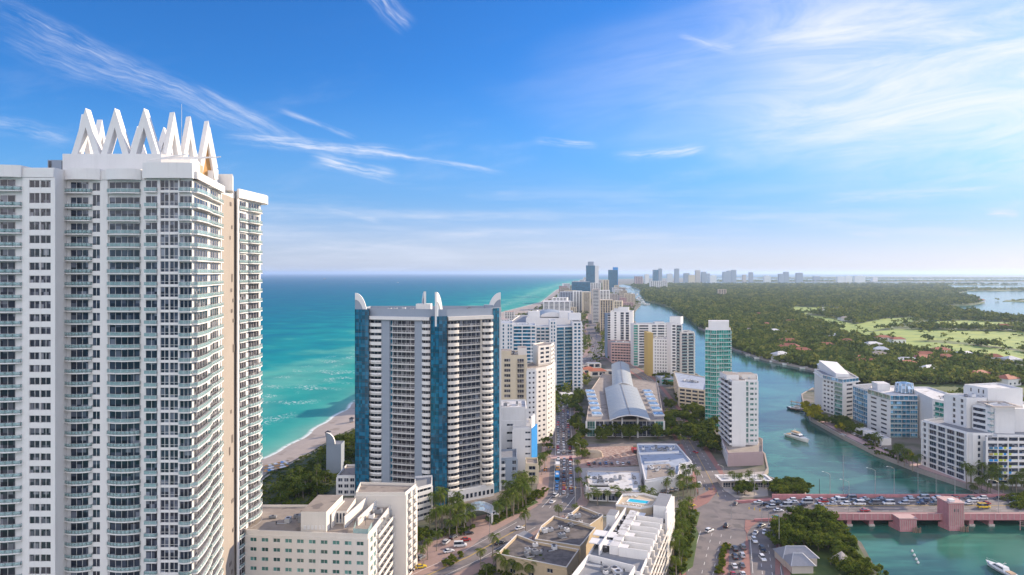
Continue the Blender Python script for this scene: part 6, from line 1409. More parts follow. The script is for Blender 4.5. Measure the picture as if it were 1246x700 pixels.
zone(OAK, [(660, 560), (668, 535), (672, 505), (674, 480)], 14, .5, .8, '{s} street tree on the seaward kerb of the avenue, {o} up the road', 'seaward street trees', line=True, jitter=2, sort='y')
zone(PM, [(652, 585), (664, 580), (664, 560), (655, 562)], 7, .7, .95, '{s} palm by the blue panelled hotel door, {o} from the hotel', 'hotel door palms', mind=2.5)
zone(OAK, [(713, 530), (735, 536), (812, 536), (815, 520), (722, 522)], 26, .9, 1.3, '{s} dense tree in front of the barrel roofed hall, {o} from the avenue', 'trees before the hall', mind=5)
zone(OAK + PM, [(812, 530), (824, 545), (838, 545), (822, 505), (808, 490)], 18, .6, .95, '{s} tree between the hall and the creek drive, {o} from the hall', 'trees beside the hall', mind=4)
zone(OAK, [(838, 540), (872, 556), (872, 520), (850, 495), (830, 480), (822, 482)], 44, .7, 1.15, '{s} tree between the drive and the creek towers, {o} from the drive', 'creek drive trees', mind=4.5)
zone(OAK, [(800, 470), (822, 475), (815, 455), (795, 452)], 16, .7, 1.1, '{s} tree under the ochre striped block, {o} from the drive', 'trees under the ochre block', mind=6)
zone(GO + OAK, [(862, 545), (875, 556), (872, 540)], 3, .8, 1.0, '{s} olive yellow tree beside the pink podium, {o} from the drive', 'olive trees by the podium', mind=4)
# drive by the pool block
zone(PM, [(822, 700), (826, 660), (836, 640), (835, 625)], 20, .9, 1.25, '{s} palm between the pool block and the creek drive, {o} up the drive', 'drive palms', line=True, jitter=2, sort='y')
zone(BU + GB, [(820, 700), (824, 655), (830, 620), (842, 625), (840, 660), (832, 700)], 70, .9, 1.8, '{s} shrub between the pool block and the creek drive, {o} up the drive', 'drive shrubs', mind=1.7, sort='y')
zone(PM, [(806, 606), (816, 590), (846, 586), (856, 596), (846, 604), (830, 612)], 18, .8, 1.05, '{s} palm in the triangle by the creek drive, {o} from the shops', 'triangle palms', mind=3)
zone(GB, [(876, 700), (880, 676), (884, 664)], 26, .7, 1.0, '{s} trimmed shrub in the drive median, {o} up the drive', 'median shrubs', line=True, jitter=.7, sort='y')
# creek corner and mangroves
zone(OAK, [(896, 602), (908, 606), (918, 600), (905, 590)], 5, .55, .75, '{s} dark tree at the creek corner, {o} from the drive', 'creek corner trees', mind=3.5)
zone(PM, [(884, 588), (930, 584), (940, 592), (926, 598), (892, 598)], 9, .65, .85, '{s} palm on the creek forecourt, {o} from the drive', 'creek forecourt palms', mind=4)
zone(OAK, [(938, 604), (952, 588), (975, 592), (988, 602), (975, 606), (945, 608)], 18, .5, .75, '{s} mangrove bush north of the bridge, {o} from the corner', 'mangroves by the bridge', mind=3)
# park below the bridge
zone(OAK, [(946, 655), (962, 638), (1004, 634), (1014, 650), (1010, 672), (978, 672), (950, 668)], 30, .7, 1.0, '{s} park tree south of the bridge, {o} from the road', 'park trees', mind=4)
zone(OAK, [(1010, 660), (1022, 655), (1050, 690), (1068, 708), (1040, 712), (1018, 690)], 22, .5, .8, '{s} waterside tree in the park, {o} from the road', 'waterside park trees', mind=3)
zone(['palm2', 'palm0'], [(1008, 660), (1026, 672), (1020, 688)], 3, .8, .95, '{s} palm over the park path, {o} from the road', 'park palms', mind=4)
# peninsula
zone(GO, [(977, 500), (986, 512), (1000, 516), (996, 500), (984, 488)], 10, .8, 1.1, '{s} golden green tree at the peninsula tip, {o} from the dock', 'golden trees at the tip', mind=4)
zone(GO, [(1020, 524), (1026, 528), (1024, 520)], 1, .8, .9, '{s} golden green tree beside the promenade car, {o} one', None, mind=2)
zone(GO + PM, [(1093, 560), (1108, 556), (1116, 566), (1106, 572)], 5, .75, 1.0, '{s} yellow green tree by the white grid block, {o} from the tip', 'yellow trees on the promenade', mind=3)
zone(OAK, [(992, 515), (1012, 520), (1045, 535), (1062, 545), (1060, 535), (1030, 515), (1003, 508)], 24, .5, .85, '{s} garden tree below the peninsula apartments, {o} from the tip', 'peninsula garden trees', mind=3.5)
zone(BU + ['palm2'], [(1050, 545), (1085, 562), (1112, 576), (1118, 570), (1090, 552), (1058, 540)], 26, .9, 1.5, '{s} promenade plant below the blue glass block, {o} from the tip', 'promenade planting', mind=2.2)
zone(PM + ['palm4'], [(1172, 600), (1180, 588), (1250, 580), (1250, 600), (1205, 604)], 34, .85, 1.2, '{s} shaded palm in front of the coloured balconies, {o} from the creek', 'peninsula street palms', mind=3.2)
zone(OAK, [(1228, 625), (1232, 614), (1262, 610), (1262, 628)], 7, .65, .9, '{s} tree at the far bridge end, {o} from the water', 'bridge end trees', mind=3)
print('near trees', NTREE[0])
# ------------------------------------------------------------------ the wooded mainland: a mass nobody could count, its largest trees standing on their own
def wood_scatter():
    rng = np.random.default_rng(9); P = []
    def band(y0, y1, n, s0, s1, pxmin=770, pxmax=1290):
        k = 0; t = 0
        while k < n and t < n * 6:
            t += 1; y = (y0 ** -1 + (y1 ** -1 - y0 ** -1) * rng.random()) ** -1 if y1 > 2500 else rng.uniform(y0, y1); px = rng.uniform(pxmin, pxmax); x = X(px, y)
            if not in_poly(x, y, main_c): continue
            fw = any(in_poly(x, y, f) for f in FAIRW)
            if fw and rng.random() > .03: continue
            if 1000 < px < 1290 and 1000 < y < 2100 and rng.random() < .45: continue
            if not fw and any(in_poly(x, y + 80, f) or in_poly(x, y + 30, f) for f in FAIRW) and rng.random() > .18: continue
            if any(abs(x - g[0]) < 9 + 3 and -14 < y - g[1] < 8 for g, _, _ in HS) and rng.random() > .15: continue
            P.append((x, y, rng.uniform(s0, s1) * (.6 if fw else 1))); k += 1
    global main_c
    main_c = main
    band(700, 1150, 4300, .55, 1.15, 840); band(1150, 1800, 5600, .7, 1.3); band(1800, 3200, 6500, .9, 1.7); band(3200, 6900, 6000, 1.6, 3.2)
    for _ in range(900):                                            # gardens behind the peninsula apartments
        x, y = rng.uniform(300, 900), rng.uniform(425, 690)
        if in_poly(x, y, PENIN) and not (x < 312 and y < 425): P.append((x, y, rng.uniform(.5, 1.0)))
    return P
P = wood_scatter()
P.sort(key=lambda p: p[1] - 40 * p[2] + (9000 if p[1] < 700 else 0))
for k, (x, y, s) in enumerate(P[:30]):
    plant('wood%d' % (k % 4), x, y, 1.8, s, 'dark leafy tree standing in the near edge of the mainland wood', 'tree', 'trees along the near edge of the wood')
def scatter_mesh(name, P, z, mat, seed=1, leaves=46, rx=6.5, rz=4.6, leaf=1.6, zb=4.2):
    rng = np.random.default_rng(seed); nb = 10; bases = []
    for b in range(nb): C, t = crown_pts(rng, rx, rz, 8, leaves, zb + rz * .3); bases.append((C, t))
    P = np.array(P); n = len(P); Cs, Ss, Ts = [], [], []
    for i in range(nb):
        Q = P[i::nb]; C, t = bases[i]; m = len(Q); a = rng.uniform(0, 6.28, m); s = Q[:, 2]
        R_ = np.empty((m, leaves, 3)); R_[:, :, 0] = (C[None, :, 0] * np.cos(a)[:, None] - C[None, :, 1] * np.sin(a)[:, None]) * s[:, None] + Q[:, 0:1]
        R_[:, :, 1] = (C[None, :, 0] * np.sin(a)[:, None] + C[None, :, 1] * np.cos(a)[:, None]) * s[:, None] + Q[:, 1:2]
        zs = np.minimum(s, 1.5)[:, None] * rng.uniform(.7, 1.3, m)[:, None]; R_[:, :, 2] = C[None, :, 2] * zs + z
        Cs.append(R_.reshape(-1, 3)); Ss.append((rng.uniform(.7, 1.3, (m, leaves)) * leaf * s[:, None]).ravel()); Ts.append(np.clip(t[None] * .45 - .05 + rng.uniform(0, 1, m)[:, None] ** 1.5 * .8, 0, 1).ravel())
    return leafmesh(name, np.concatenate(Cs), np.concatenate(Ss), mat, rng, np.concatenate(Ts))
me = scatter_mesh('wood', P[30:], 1.8, LEAFW)
tag(link('wood', me), 'dense dark green wood covering the flat mainland around the golf course', 'wood', kind='stuff')
# green filling of the far beach strip
rng = np.random.default_rng(4); Q = []
while len(Q) < 2600:
    y = 1000 * math.exp(rng.random() * 2.0); xa, xb = interp(DUNE, y) + 6, interp(CREEK_L, y) - 4; x = rng.uniform(xa, xb)
    if any(abs(x - a) < w / 2 + 3 and -l / 2 - 9 < y - c < l / 2 + 3 for a, c, w, l in placed) : continue
    av = None
    for p, q in zip(AVE[:-1], AVE[1:]):
        if p[1] <= y <= q[1]: av = p[0] + (q[0] - p[0]) * (y - p[1]) / (q[1] - p[1])
    if av is not None and abs(x - av) < 13 and y < 2500: continue
    Q.append((x, y, rng.uniform(.5, .95) * (1 if y < 2500 else 1.5)))
for pts, n, j in (([(722, 445), (735, 430), (737, 412), (728, 402)], 30, 7), ([(748, 440), (742, 425), (738, 408), (736, 395)], 30, 7), ([(712, 436), (709, 420), (712, 400), (716, 385)], 22, 8), ([(690, 500), (694, 485), (696, 472), (700, 462)], 60, 13)):
    w_ = [G(*p) for p in pts]
    for _ in range(n):
        i = rng.integers(0, len(w_) - 1); u = rng.random(); Q.append((w_[i][0] + (w_[i + 1][0] - w_[i][0]) * u + rng.uniform(-j, j), w_[i][1] + (w_[i + 1][1] - w_[i][1]) * u, rng.uniform(.5, 1.0)))
tag(link('street_greenery', scatter_mesh('street_greenery', Q, 2.0, LEAFW, 3, leaves=40, leaf=1.3)), 'street trees merging into a green haze between the far beach blocks', 'greenery', kind='stuff')
# islet and distant shore woods
Q = [(rng.uniform(2950, 3550), rng.uniform(4400, 4680), rng.uniform(1, 2)) for _ in range(240)] + [(rng.uniform(2010, 2250), rng.uniform(2740, 2860), rng.uniform(.6, 1)) for _ in range(40)]
tag(link('islet_wood', scatter_mesh('islet_wood', Q, 1.5, LEAFW, 5)), 'low dark wood on the islets of the bay', 'wood', kind='stuff')
Q = [(rng.uniform(2700, 13500), rng.uniform(8750, 9600), rng.uniform(2.5, 5)) for _ in range(1500)] + [(rng.uniform(5000, 16000), rng.uniform(12900, 14000), rng.uniform(4, 8)) for _ in range(1200)]
tag(link('distant_wood', scatter_mesh('distant_wood', Q, 2.0, LEAFW, 6, leaves=30)), 'thin line of far woods along the distant shore', 'wood', kind='stuff')
# scrub on the dunes
Q = []
dp = [(p[0] + 2.5, p[1]) for p in DUNE if 100 <= p[1] <= 760] + [(-78, 760), (-84, 520), (-84, 440), (-92, 380), (-100, 330), (-110, 300), (-112, 100)]
while len(Q) < 2600:
    x, y = rng.uniform(-160, -80), rng.uniform(250, 620)
    if in_poly(x, y, dp): Q.append((x, y, rng.uniform(.10, .24)))
tag(link('dune_scrub', scatter_mesh('dune_scrub', Q, 1.2, LEAF, 7, leaves=30, leaf=1.5)), 'low dark green scrub covering the dunes behind the beach', 'scrub', kind='stuff')
# ------------------------------------------------------------------ cars
def carpaint():
    m = bpy.data.materials.new('car paint'); m.use_nodes = True; nt = m.node_tree; T = NT(nt); b = nt.nodes['Principled BSDF']
    T.link(T.n('ShaderNodeObjectInfo').outputs['Color'], b.inputs['Base Color']); b.inputs['Roughness'].default_value = .28; b.inputs['Coat Weight'].default_value = .6; return m
CP = carpaint()
def car_parts(kind):
    L, Wd, h = dict(sedan=(4.6, 1.82, 1.42), suv=(4.8, 1.95, 1.75), van=(5.6, 2.05, 2.3))[kind]
    w = Wd / 2; body = MB(); bel = dict(sedan=.86, suv=1.0, van=1.15)[kind]
    prof = [(-L / 2, .35), (-L / 2, bel - .18), (-L / 2 + .1, bel - .04), (-L * .30, bel), (L * .22, bel), (L / 2 - .5, bel - .12), (L / 2 - .05, bel - .34), (L / 2, .5), (L / 2 - .05, .28), (-L / 2 + .1, .28)]
    rings = []
    for u, z in ((-w, 0), (-w * .93, 1), (w * .93, 1), (w, 0)): pass
    rings = [[(x * .97, s * w, .28 + (z - .28) * .82) for x, z in prof] if e else [(x, s * w * .88, z) for x, z in prof] for s, e in ((-1, 1), (-1, 0), (1, 0), (1, 1))]
    body.loft(rings, CP)
    cab = dict(sedan=((-L * .36, L * .20), (-L * .24, L * .05)), suv=((-L * .46, L * .20), (-L * .40, L * .07)), van=((-L * .48, L * .32), (-L * .46, L * .20)))[kind]
    g = MB(); q = lambda a, z, ww: [(a[0], -ww, z), (a[1], -ww, z), (a[1], ww, z), (a[0], ww, z)]
    g.loft([q(cab[0], bel - .03, w * .90), q((cab[1][0] - .02, cab[1][1] + .05), h - .07, w * .74)], M['g_dark'])
    rf = MB(); rf.loft([q((cab[1][0] - .06, cab[1][1] + .06), h - .09, w * .77), q((cab[1][0] + .08, cab[1][1] - .08), h, w * .68)], CP)
    for x in ((cab[0][0] + cab[1][0]) / 2 + .0, 0.02 - L * .08): pass
    parts = [('body', body.mesh('body'), (0, 0, 0), []), ('window_glass', g.mesh('glass'), (0, 0, 0), []), ('roof', rf.mesh('roof'), (0, 0, 0), [])]
    wm = MB(); wm.tube([(0, -.11, 0), (0, .11, 0)], .34, M['rubber'], 14); rm = MB(); rm.tube([(0, -.125, 0), (0, .125, 0)], .2, M['metal'], 10); me, mr = wm.mesh('wheel'), rm.mesh('rim')
    for sx in (-L * .31, L * .31):
        for sy in (-w * .9, w * .9): parts.append(('wheel', me, (sx, sy, .34), [('rim', mr)]))
    hl = MB(); hl.box(-.04, .06, -.2, .2, -.08, .08, M['lamp']); tl = MB(); tl.box(-.06, .04, -.16, .16, -.1, .1, M['red']); mh, mt = hl.mesh('headlight'), tl.mesh('tail_light')
    for s in (-1, 1): parts.append(('headlight', mh, (L / 2 - .07, s * w * .66, bel - .33), [])); parts.append(('tail_light', mt, (-L / 2 + .03, s * w * .72, bel - .25), []))
    return parts
CARS = {k: car_parts(k) for k in ('sedan', 'suv', 'van')}
def one_mesh(kind):
    mb = MB(); 
    for nm, me, loc, sub in CARS[kind]:
        mats = list(me.materials)
        for p in me.polygons: mb.face([(me.vertices[v].co.x + loc[0], me.vertices[v].co.y + loc[1], me.vertices[v].co.z + loc[2]) for v in p.vertices], mats[p.material_index])
    return mb.mesh('car')
CAR1 = {k: one_mesh(k) for k in CARS}
COLS = {'white': (.75, .75, .74), 'silver': (.45, .46, .48), 'black': (.015, .015, .018), 'grey': (.13, .14, .15), 'dark blue': (.02, .04, .10), 'blue': (.03, .12, .32), 'red': (.40, .02, .02), 'yellow': (.70, .48, .02), 'orange': (.62, .22, .03), 'teal': (.05, .25, .26), 'beige': (.45, .38, .28)}
def car(x, y, z, head, colour, label, kind='sedan', group=None, full=True):
    """head: direction the car faces, measured from +X"""
    c = (*COLS[colour], 1)
    if not full: o = link('car', CAR1[kind], None, (x, y, z), head); o.color = c; tag(o, label, 'car', group); return
    r = tag(empty('car', (x, y, z), head), label, 'car', group)
    for nm, me, loc, sub in CARS[kind]:
        o = link(nm, me, r, loc); o.color = c
        for sn, sm in sub: link(sn, sm, o)
PAL = ['white', 'white', 'silver', 'silver', 'black', 'grey', 'dark blue', 'white', 'silver', 'grey', 'red', 'black', 'blue', 'beige']
r = random.Random(21)
TOP = 1
def ave_at(y, off):
    for p, q in zip(AVE[:-1], AVE[1:]):
        if p[1] <= y < q[1]:
            t = (y - p[1]) / (q[1] - p[1]); L = math.hypot(q[0] - p[0], q[1] - p[1]); ux, uy = (q[0] - p[0]) / L, (q[1] - p[1]) / L
            return p[0] + (q[0] - p[0]) * t + uy * off, y - ux * off, math.atan2(uy, ux)
nc = 0
for lane, off, face, nm in ((0, -3.9, math.pi, 'seaward'), (1, -.2, 0, 'middle'), (2, 3.6, 0, 'inland')):
    y = 354 + lane * 1.3; k = 0
    while y < 640:
        if lane == 2 and y > 560 and r.random() < .5: y += 7; continue
        if 421 < y < 430: y += 9; continue
        if (lane == 0 and 372 < y < 388) or (lane == 0 and 393 < y < 404): y += 7; continue
        x, yy, a = ave_at(y, off + r.uniform(-.25, .25)); col = r.choice(PAL)
        if lane == 1 and k in (1,): col = 'red'
        if lane == 1 and k in (2,): col = 'orange'
        if lane == 2 and k in (5, 11): col = 'orange' if k == 5 else 'red'
        kd = r.choice(['sedan', 'sedan', 'suv', 'suv', 'van' if r.random() < .2 else 'sedan'])
        car(x, yy, 2.17, a + face, col, '%s %s in the %s lane of the jammed avenue, %s up the road' % (col, {'sedan': 'saloon', 'suv': 'tall car', 'van': 'van'}[kd], nm, ordn(k)), kd, 'cars queuing on the avenue', y < 450)
        y += r.uniform(5.8, 8.4) + (2 if kd == 'van' else 0); k += 1; nc += 1
for k in range(26):
    y = 690 + k * 26 + r.uniform(-6, 6); off = r.choice([-7, -3, 3, 7]); x, yy, a = ave_at(y, off); col = r.choice(PAL); car(x, yy, 2.17, a, col, '%s car on the far stretch of the avenue, %s up the road' % (col, ordn(k)), 'suv', 'cars on the far avenue', False)
# bus and lorry on the avenue
def bus(x, y, a, m, label, name, L=10.5, h=3.0, cabin=None):
    b = Bld(name, label, name.replace('_', ' '), (x, y, 2.17)); b.root.rotation_euler = (0, 0, a); b.off = (0, 0, 0)
    mb = b.part('body'); mb.box(-L / 2, L / 2 - (2.2 if cabin else 0), -1.25, 1.25, .45, h, m)
    if cabin:
        mb = b.part('cab'); mb.loft([[(L / 2 - 2.1, -1.1, .45), (L / 2, -1.1, .45), (L / 2, 1.1, .45), (L / 2 - 2.1, 1.1, .45)], [(L / 2 - 2.1, -1.1, 2.3), (L / 2 - .5, -1.05, 2.3), (L / 2 - .5, 1.05, 2.3), (L / 2 - 2.1, 1.1, 2.3)]], cabin); mb = b.part('windscreen'); mb.bar((L / 2 - .22, 0, 1.3), (L / 2 - .42, 0, 2.1), 1.9, .06, M['g_dark'])
    else:
        for i in range(6): k = b.part('window%d' % 0 if False else 'side_window', i); x0 = -L / 2 + .6 + i * 1.6; k.box(x0, x0 + 1.4, -1.27, 1.27, 1.5, 2.4, M['g_dark'])
        k = b.part('roof_unit'); k.box(-1.5, 1.5, -.8, .8, h, h + .25, M['white'])
        k = b.part('windscreen'); k.box(L / 2 - .02, L / 2 + .03, -1.1, 1.1, 1.2, 2.6, M['g_dark'])
    for sx in (-L * .3, L * .33):
        for sy in (-1.12, 1.12): k = MB(); k.tube([(sx, sy - .15, .48), (sx, sy + .15, .48)], .48, M['rubber'], 14); link('wheel', k.mesh('wheel'), b.root)
    for (nm, key), mb in list(b.parts.items()):
        if mb.F: link(nm, mb.mesh(nm), b.root)
    b.parts = {}
x, y, a = ave_at(379, -3.9); bus(x, y, a + math.pi, M['skyblue'], 'bright blue bus standing in the seaward lane just before the crossing', 'bus')
x, y, a = ave_at(399, -3.9); bus(x, y, a + math.pi, M['white2'], 'white box lorry with an orange cab in the seaward lane behind the bus', 'box_lorry', 8, 3.3, M['orange'])
# cars listed by where they stand in the photo: pixel, heading (degrees), colour, kind, words
LIST = [(652, 584, 80, 'dark blue', 'sedan', 'dark blue car turning out beside the corner bed'), (664, 572, 80, 'orange', 'suv', 'orange car parked by the corner bed palms'), (672, 612, 60, 'white', 'sedan', 'white car turning at the avenue junction'), (676, 604, 62, 'silver', 'suv', 'silver car waiting at the avenue junction'),
        (632, 644, 38, 'white', 'sedan', 'white saloon driving round the avenue bend'), (608, 662, 40, 'black', 'sedan', 'black car parked at the kerb of the avenue bend'), (560, 665, 8, 'white', 'van', 'white van parked in the hotel forecourt'), (546, 672, 30, 'white', 'sedan', 'white saloon pulling into the hotel forecourt'), (543, 661, 70, 'silver', 'suv', 'silver tall car parked beside the white van'), (552, 655, 60, 'black', 'suv', 'black tall car parked behind the white van'), (567, 658, 10, 'red', 'sedan', 'dark red car parked behind the white van'),
        (512, 691, 20, 'yellow', 'sedan', 'bright yellow sports car parked under the hotel palms'), (496, 696, 20, 'black', 'suv', 'black tall car parked at the hotel wall'), (512, 680, 60, 'grey', 'suv', 'grey car half hidden under the hotel palms'), (600, 628, 30, 'white', 'van', 'white van standing under the entrance canopy'), (703, 630, 10, 'silver', 'sedan', 'silver car crossing the junction behind the dark roofs'), (570, 650, 20, 'black', 'sedan', 'black car standing in the tower driveway'),
        (863, 647, 40, 'white', 'suv', 'white car driving alone over the big junction'), (884, 641, 60, 'black', 'suv', 'black car driving alone over the big junction'), (841, 616, 10, 'yellow', 'sedan', 'yellow taxi parked by the planted triangle'),
        (894, 669, 84, 'black', 'suv', 'black tall car first in the outer queue of the drive'), (904, 667, 84, 'grey', 'suv', 'grey tall car first in the inner queue of the drive'), (894, 679, 84, 'black', 'suv', 'black tall car second in the outer queue of the drive'), (903, 677, 84, 'silver', 'suv', 'silver tall car second in the inner queue of the drive'), (893.5, 690, 84, 'white', 'sedan', 'white saloon third in the outer queue of the drive'), (903, 689, 84, 'grey', 'sedan', 'grey saloon third in the inner queue of the drive'), (892, 700, 84, 'red', 'sedan', 'red car last in the outer queue of the drive'), (904, 700, 84, 'white', 'sedan', 'white saloon last in the inner queue of the drive'),
        (918, 659, 265, 'white', 'suv', 'white pickup coming down the slip road'), (928, 670, 268, 'black', 'suv', 'black tall car on the slip road beside the pavement'), (928, 681, 268, 'white', 'suv', 'white tall car on the slip road beside the pavement'), (919, 650, 240, 'silver', 'sedan', 'silver saloon entering the slip road'), (930, 649, 250, 'white', 'sedan', 'white saloon entering the slip road beside it'),
        (926, 641, 220, 'grey', 'sedan', 'grey car curving round the brick island'), (937, 642, 225, 'beige', 'sedan', 'beige car curving round the brick island'), (944, 631, 195, 'teal', 'sedan', 'teal car curving off the bridge ramp'), (895, 614, 60, 'grey', 'sedan', 'grey car waiting beside the creek corner island'),
        (1026, 530, 330, 'silver', 'sedan', 'silver car parked on the promenade by the golden tree'), (828, 520, 110, 'white', 'sedan', 'white car on the creek drive behind the hall'), (818, 500, 110, 'grey', 'suv', 'grey car on the creek drive by the terraces'), (846, 551, 110, 'red', 'sedan', 'red car on the creek drive below the podium')]
for px, py, hd, col, kd, lb in LIST: x, y = G(px, py, 2.2); car(x, y, 2.23, R(hd), col, lb, kd)
# parked rows behind the shops
for k in range(9): x, y = G(807 + k * 5.5, 600 - k * 1.2); car(x, y, 2.1, R(70), r.choice(PAL), 'car parked behind the shops, %s from the avenue side' % ordn(k), 'suv', 'cars parked behind the shops')
for k in range(8): x, y = G(716 + k * 7, 566 - (k % 2)); car(x, y, 2.26, R(90), r.choice(PAL), 'car parked along the rubble lot, %s from the avenue' % ordn(k), 'sedan', 'cars parked by the rubble lot')
for k in range(18):
    t = k / 18; i = min(int(t * 3), 2); p, q = PROM[4 + i], PROM[5 + i]; u = t * 3 - i
    if 3 < k < 15: car(p[0] + (q[0] - p[0]) * u + 5.5, p[1] + (q[1] - p[1]) * u, 2.1, math.atan2(q[1] - p[1], q[0] - p[0]), r.choice(['white', 'silver', 'grey', 'black']), 'car parked beside the promenade, %s from the bridge side' % ordn(k - 4), 'sedan', 'cars parked on the promenade', False)
# bridge traffic
def bz(x):
    for i in range(len(BR) - 1):
        if BR[i][0] <= x <= BR[i + 1][0]: return BZ[i] + (BZ[i + 1] - BZ[i]) * (x - BR[i][0]) / (BR[i + 1][0] - BR[i][0])
    return 2.3
for lane, y, face, words in ((0, 337.5, 0, 'far kerb'), (1, 334, 0, 'second far'), (2, 330.3, 0, 'middle'), (3, 325.5, math.pi, 'near side'), (4, 321.5, math.pi, 'near kerb')):
    x = 122 + lane * 1.7; k = 0
    while x < 268:
        p = (.93 if x < 226 else .75) if lane < 3 else (.12 if x > 158 else .5)
        if r.random() < p:
            col = r.choice(['white', 'white', 'silver', 'silver', 'grey', 'black', 'dark blue', 'white', 'red']) if lane < 4 else r.choice(['red', 'silver', 'red'])
            kd = r.choice(['sedan', 'suv', 'sedan', 'suv', 'van']) if lane < 3 else 'sedan'
            car(x, y + r.uniform(-.3, .3), bz(x) + .02, face + math.pi, col, '%s %s on the bridge in the %s lane, %s from the park' % (col, {'sedan': 'saloon', 'suv': 'tall car', 'van': 'van'}[kd], words, ordn(k)), kd, 'cars on the bridge'); k += 1
        x += r.uniform(6.0, 8.6)
x, y = G(1193, 613.5, 6); car(x, 325, 5.03, 0, 'yellow', 'long yellow taxi van alone on the far end of the bridge', 'van')
# ------------------------------------------------------------------ the pink bridge
def bridge():
    b = Bld('road_bridge', 'pink painted bascule road bridge crossing the creek with a square control tower', 'bridge', (190, 326, 2)); P = M['pink']; PD = M['pinkdeck']
    dk = b.part('deck'); dk.hexa([(150, 315.4), (262, 315.4), (262, 340.6), (150, 340.6)], 3.0, 4.3, P)
    for nm, y in (('far_parapet', 341.0), ('near_kerb', 317.2)): mb = b.part(nm); mb.box(130, 262, y - .3, y + .3, 4.4, 6.3 if y > 330 else 5.35, P)
    wk = b.part('footway'); wk.box(136, 262, 314.6, 316.9, 4.6, 5.12, PD); rl = b.part('near_parapet'); rl.box(136, 262, 314.2, 314.55, 3.0, 6.0, P); rl.box(136, 262, 314.1, 314.65, 5.9, 6.08, PD)
    for i in range(44): x = 137 + i * 2.85; rl.box(x, x + .35, 314.08, 314.2, 3.3, 5.9, PD)
    def pier(x0, x1, y0, nose=True):
        mb = MB(); mb.box(x0, x1, y0, 341, -3, 4.0, P); mb.hexa([(x0 - .3, y0 - .6), (x1 + .3, y0 - .6), (x1 + .3, y0 + .4), (x0 - .3, y0 + .4)], -3, .8, M['tan']); link('pier', mb.mesh('pier', b.off), b.root)
    for px in (1034, 1061, 1183, 1207): x = X(px, 315); pier(x - 1.0, x + 1.0, 315.5)
    # bascule piers with fenders
    for (pa, pb, zt, yn) in ((1091, 1112, 5.5, 308.5), (1152, 1171, 12.2, 309.5)):
        xa, xb = X(pa, 311), X(pb, 311); mb = MB(); mb.hexa([(xa - 1.2, 315.5), (xa + .2, yn), (xb, yn), (xb + .1, 315.5)], -3, 2.0, P); mb.hexa([(xa, yn + .2), (xb - .2, yn + .2), (xb - .2, 318 if zt > 9 else 314), (xa, 318 if zt > 9 else 314)], 2.0, zt, P)
        n = 8
        for i in range(n): x = xa + .3 + (xb - xa - .8) * i / (n - 1); mb.box(x, x + .3, yn - .02, yn + .2, .6, zt - .6, PD)
        mb.hexa([(xa - .3, yn - .1), (xb + .2, yn - .1), (xb + .2, 318.3 if zt > 9 else 314.2), (xa - .3, 318.3 if zt > 9 else 314.2)], zt, zt + .45, PD)
        link('control_tower' if zt > 9 else 'bascule_pier', mb.mesh('bp', b.off), b.root)
        if zt > 9:
            for k in range(2): w = MB(); x = (xa + xb) / 2 - 1.1 + k * 1.3; w.box(x, x + .8, yn + .12, yn + .22, 8.4, 9.7, M['g_dark']); link('window', w.mesh('w', b.off), b.root)
            w = MB(); w.box(xa + 1, xa + 3.4, yn + 1, yn + 3, zt + .45, zt + 1.5, M['white']); link('roof_unit', w.mesh('ru', b.off), b.root)
        for k in range(5): w = MB(); x = xb - 2.4 + k * .8; w.tube([(x, yn - 1.2 - .2 * (k % 2), -2.5), (x, yn - 1.2 - .2 * (k % 2), 2.0 + .3 * (k % 3))], .28, M['wood'], 7); link('fender_pile', w.mesh('fp', b.off), b.root)
    b.done()
    d = Bld('timber_dock', 'wooden dock on piles beneath the far end of the bridge', 'dock', (240, 309, 0)); mb = d.part('dock_deck'); mb.hexa([(231, 311), (237, 303), (250, 303), (250, 311)], 1.7, 2.0, M['wood'])
    for i, (x, y) in enumerate([(231.4, 310.6), (233.2, 308), (235, 305.6), (237.2, 303.3), (240.4, 303.3), (243.6, 303.3), (246.8, 303.3)]): k = MB(); k.tube([(x, y, -2), (x, y, 4.0)], .2, M['pinkdeck'], 7); link('pile', k.mesh('pile', d.off), d.root)
    mb = d.part('handrail'); 
    for z in (3.0, 3.8): mb.bar((231.4, 310.6, z), (237.2, 303.3, z), .08, .08, M['pinkdeck']); mb.bar((237.2, 303.3, z), (250, 303.3, z), .08, .08, M['pinkdeck'])
    d.done()
bridge()
# ------------------------------------------------------------------ lamps, masts, signals
def lamp(x, y, z, h, arm, ang, label, name='street_lamp', group=None, m='pole'):
    rt = tag(empty(name, (x, y, z)), label, 'street lamp' if name == 'street_lamp' else 'mast', group); mb = MB(); mb.tube([(0, 0, -.1), (0, 0, h * .6), (0, 0, h)], [.16, .12, .09], M[m], 8); link('pole', mb.mesh('pole'), rt)
    if arm:
        mb = MB(); ex, ey = math.cos(ang) * arm, math.sin(ang) * arm; mb.tube([(0, 0, h - .05), (ex * .5, ey * .5, h + .75), (ex, ey, h + 1.0)], [.08, .07, .05], M[m], 6); link('arm', mb.mesh('arm'), rt)
        mb = MB(); mb.loft([[(-.15, -.15, 0), (.75, -.18, 0), (.75, .18, 0), (-.15, .15, 0)], [(-.1, -.1, .16), (.6, -.1, .16), (.6, .1, .16), (-.1, .1, .16)]], M['white']); link('lamp_head', mb.mesh('head'), rt, (ex, ey, h + .95), ang)
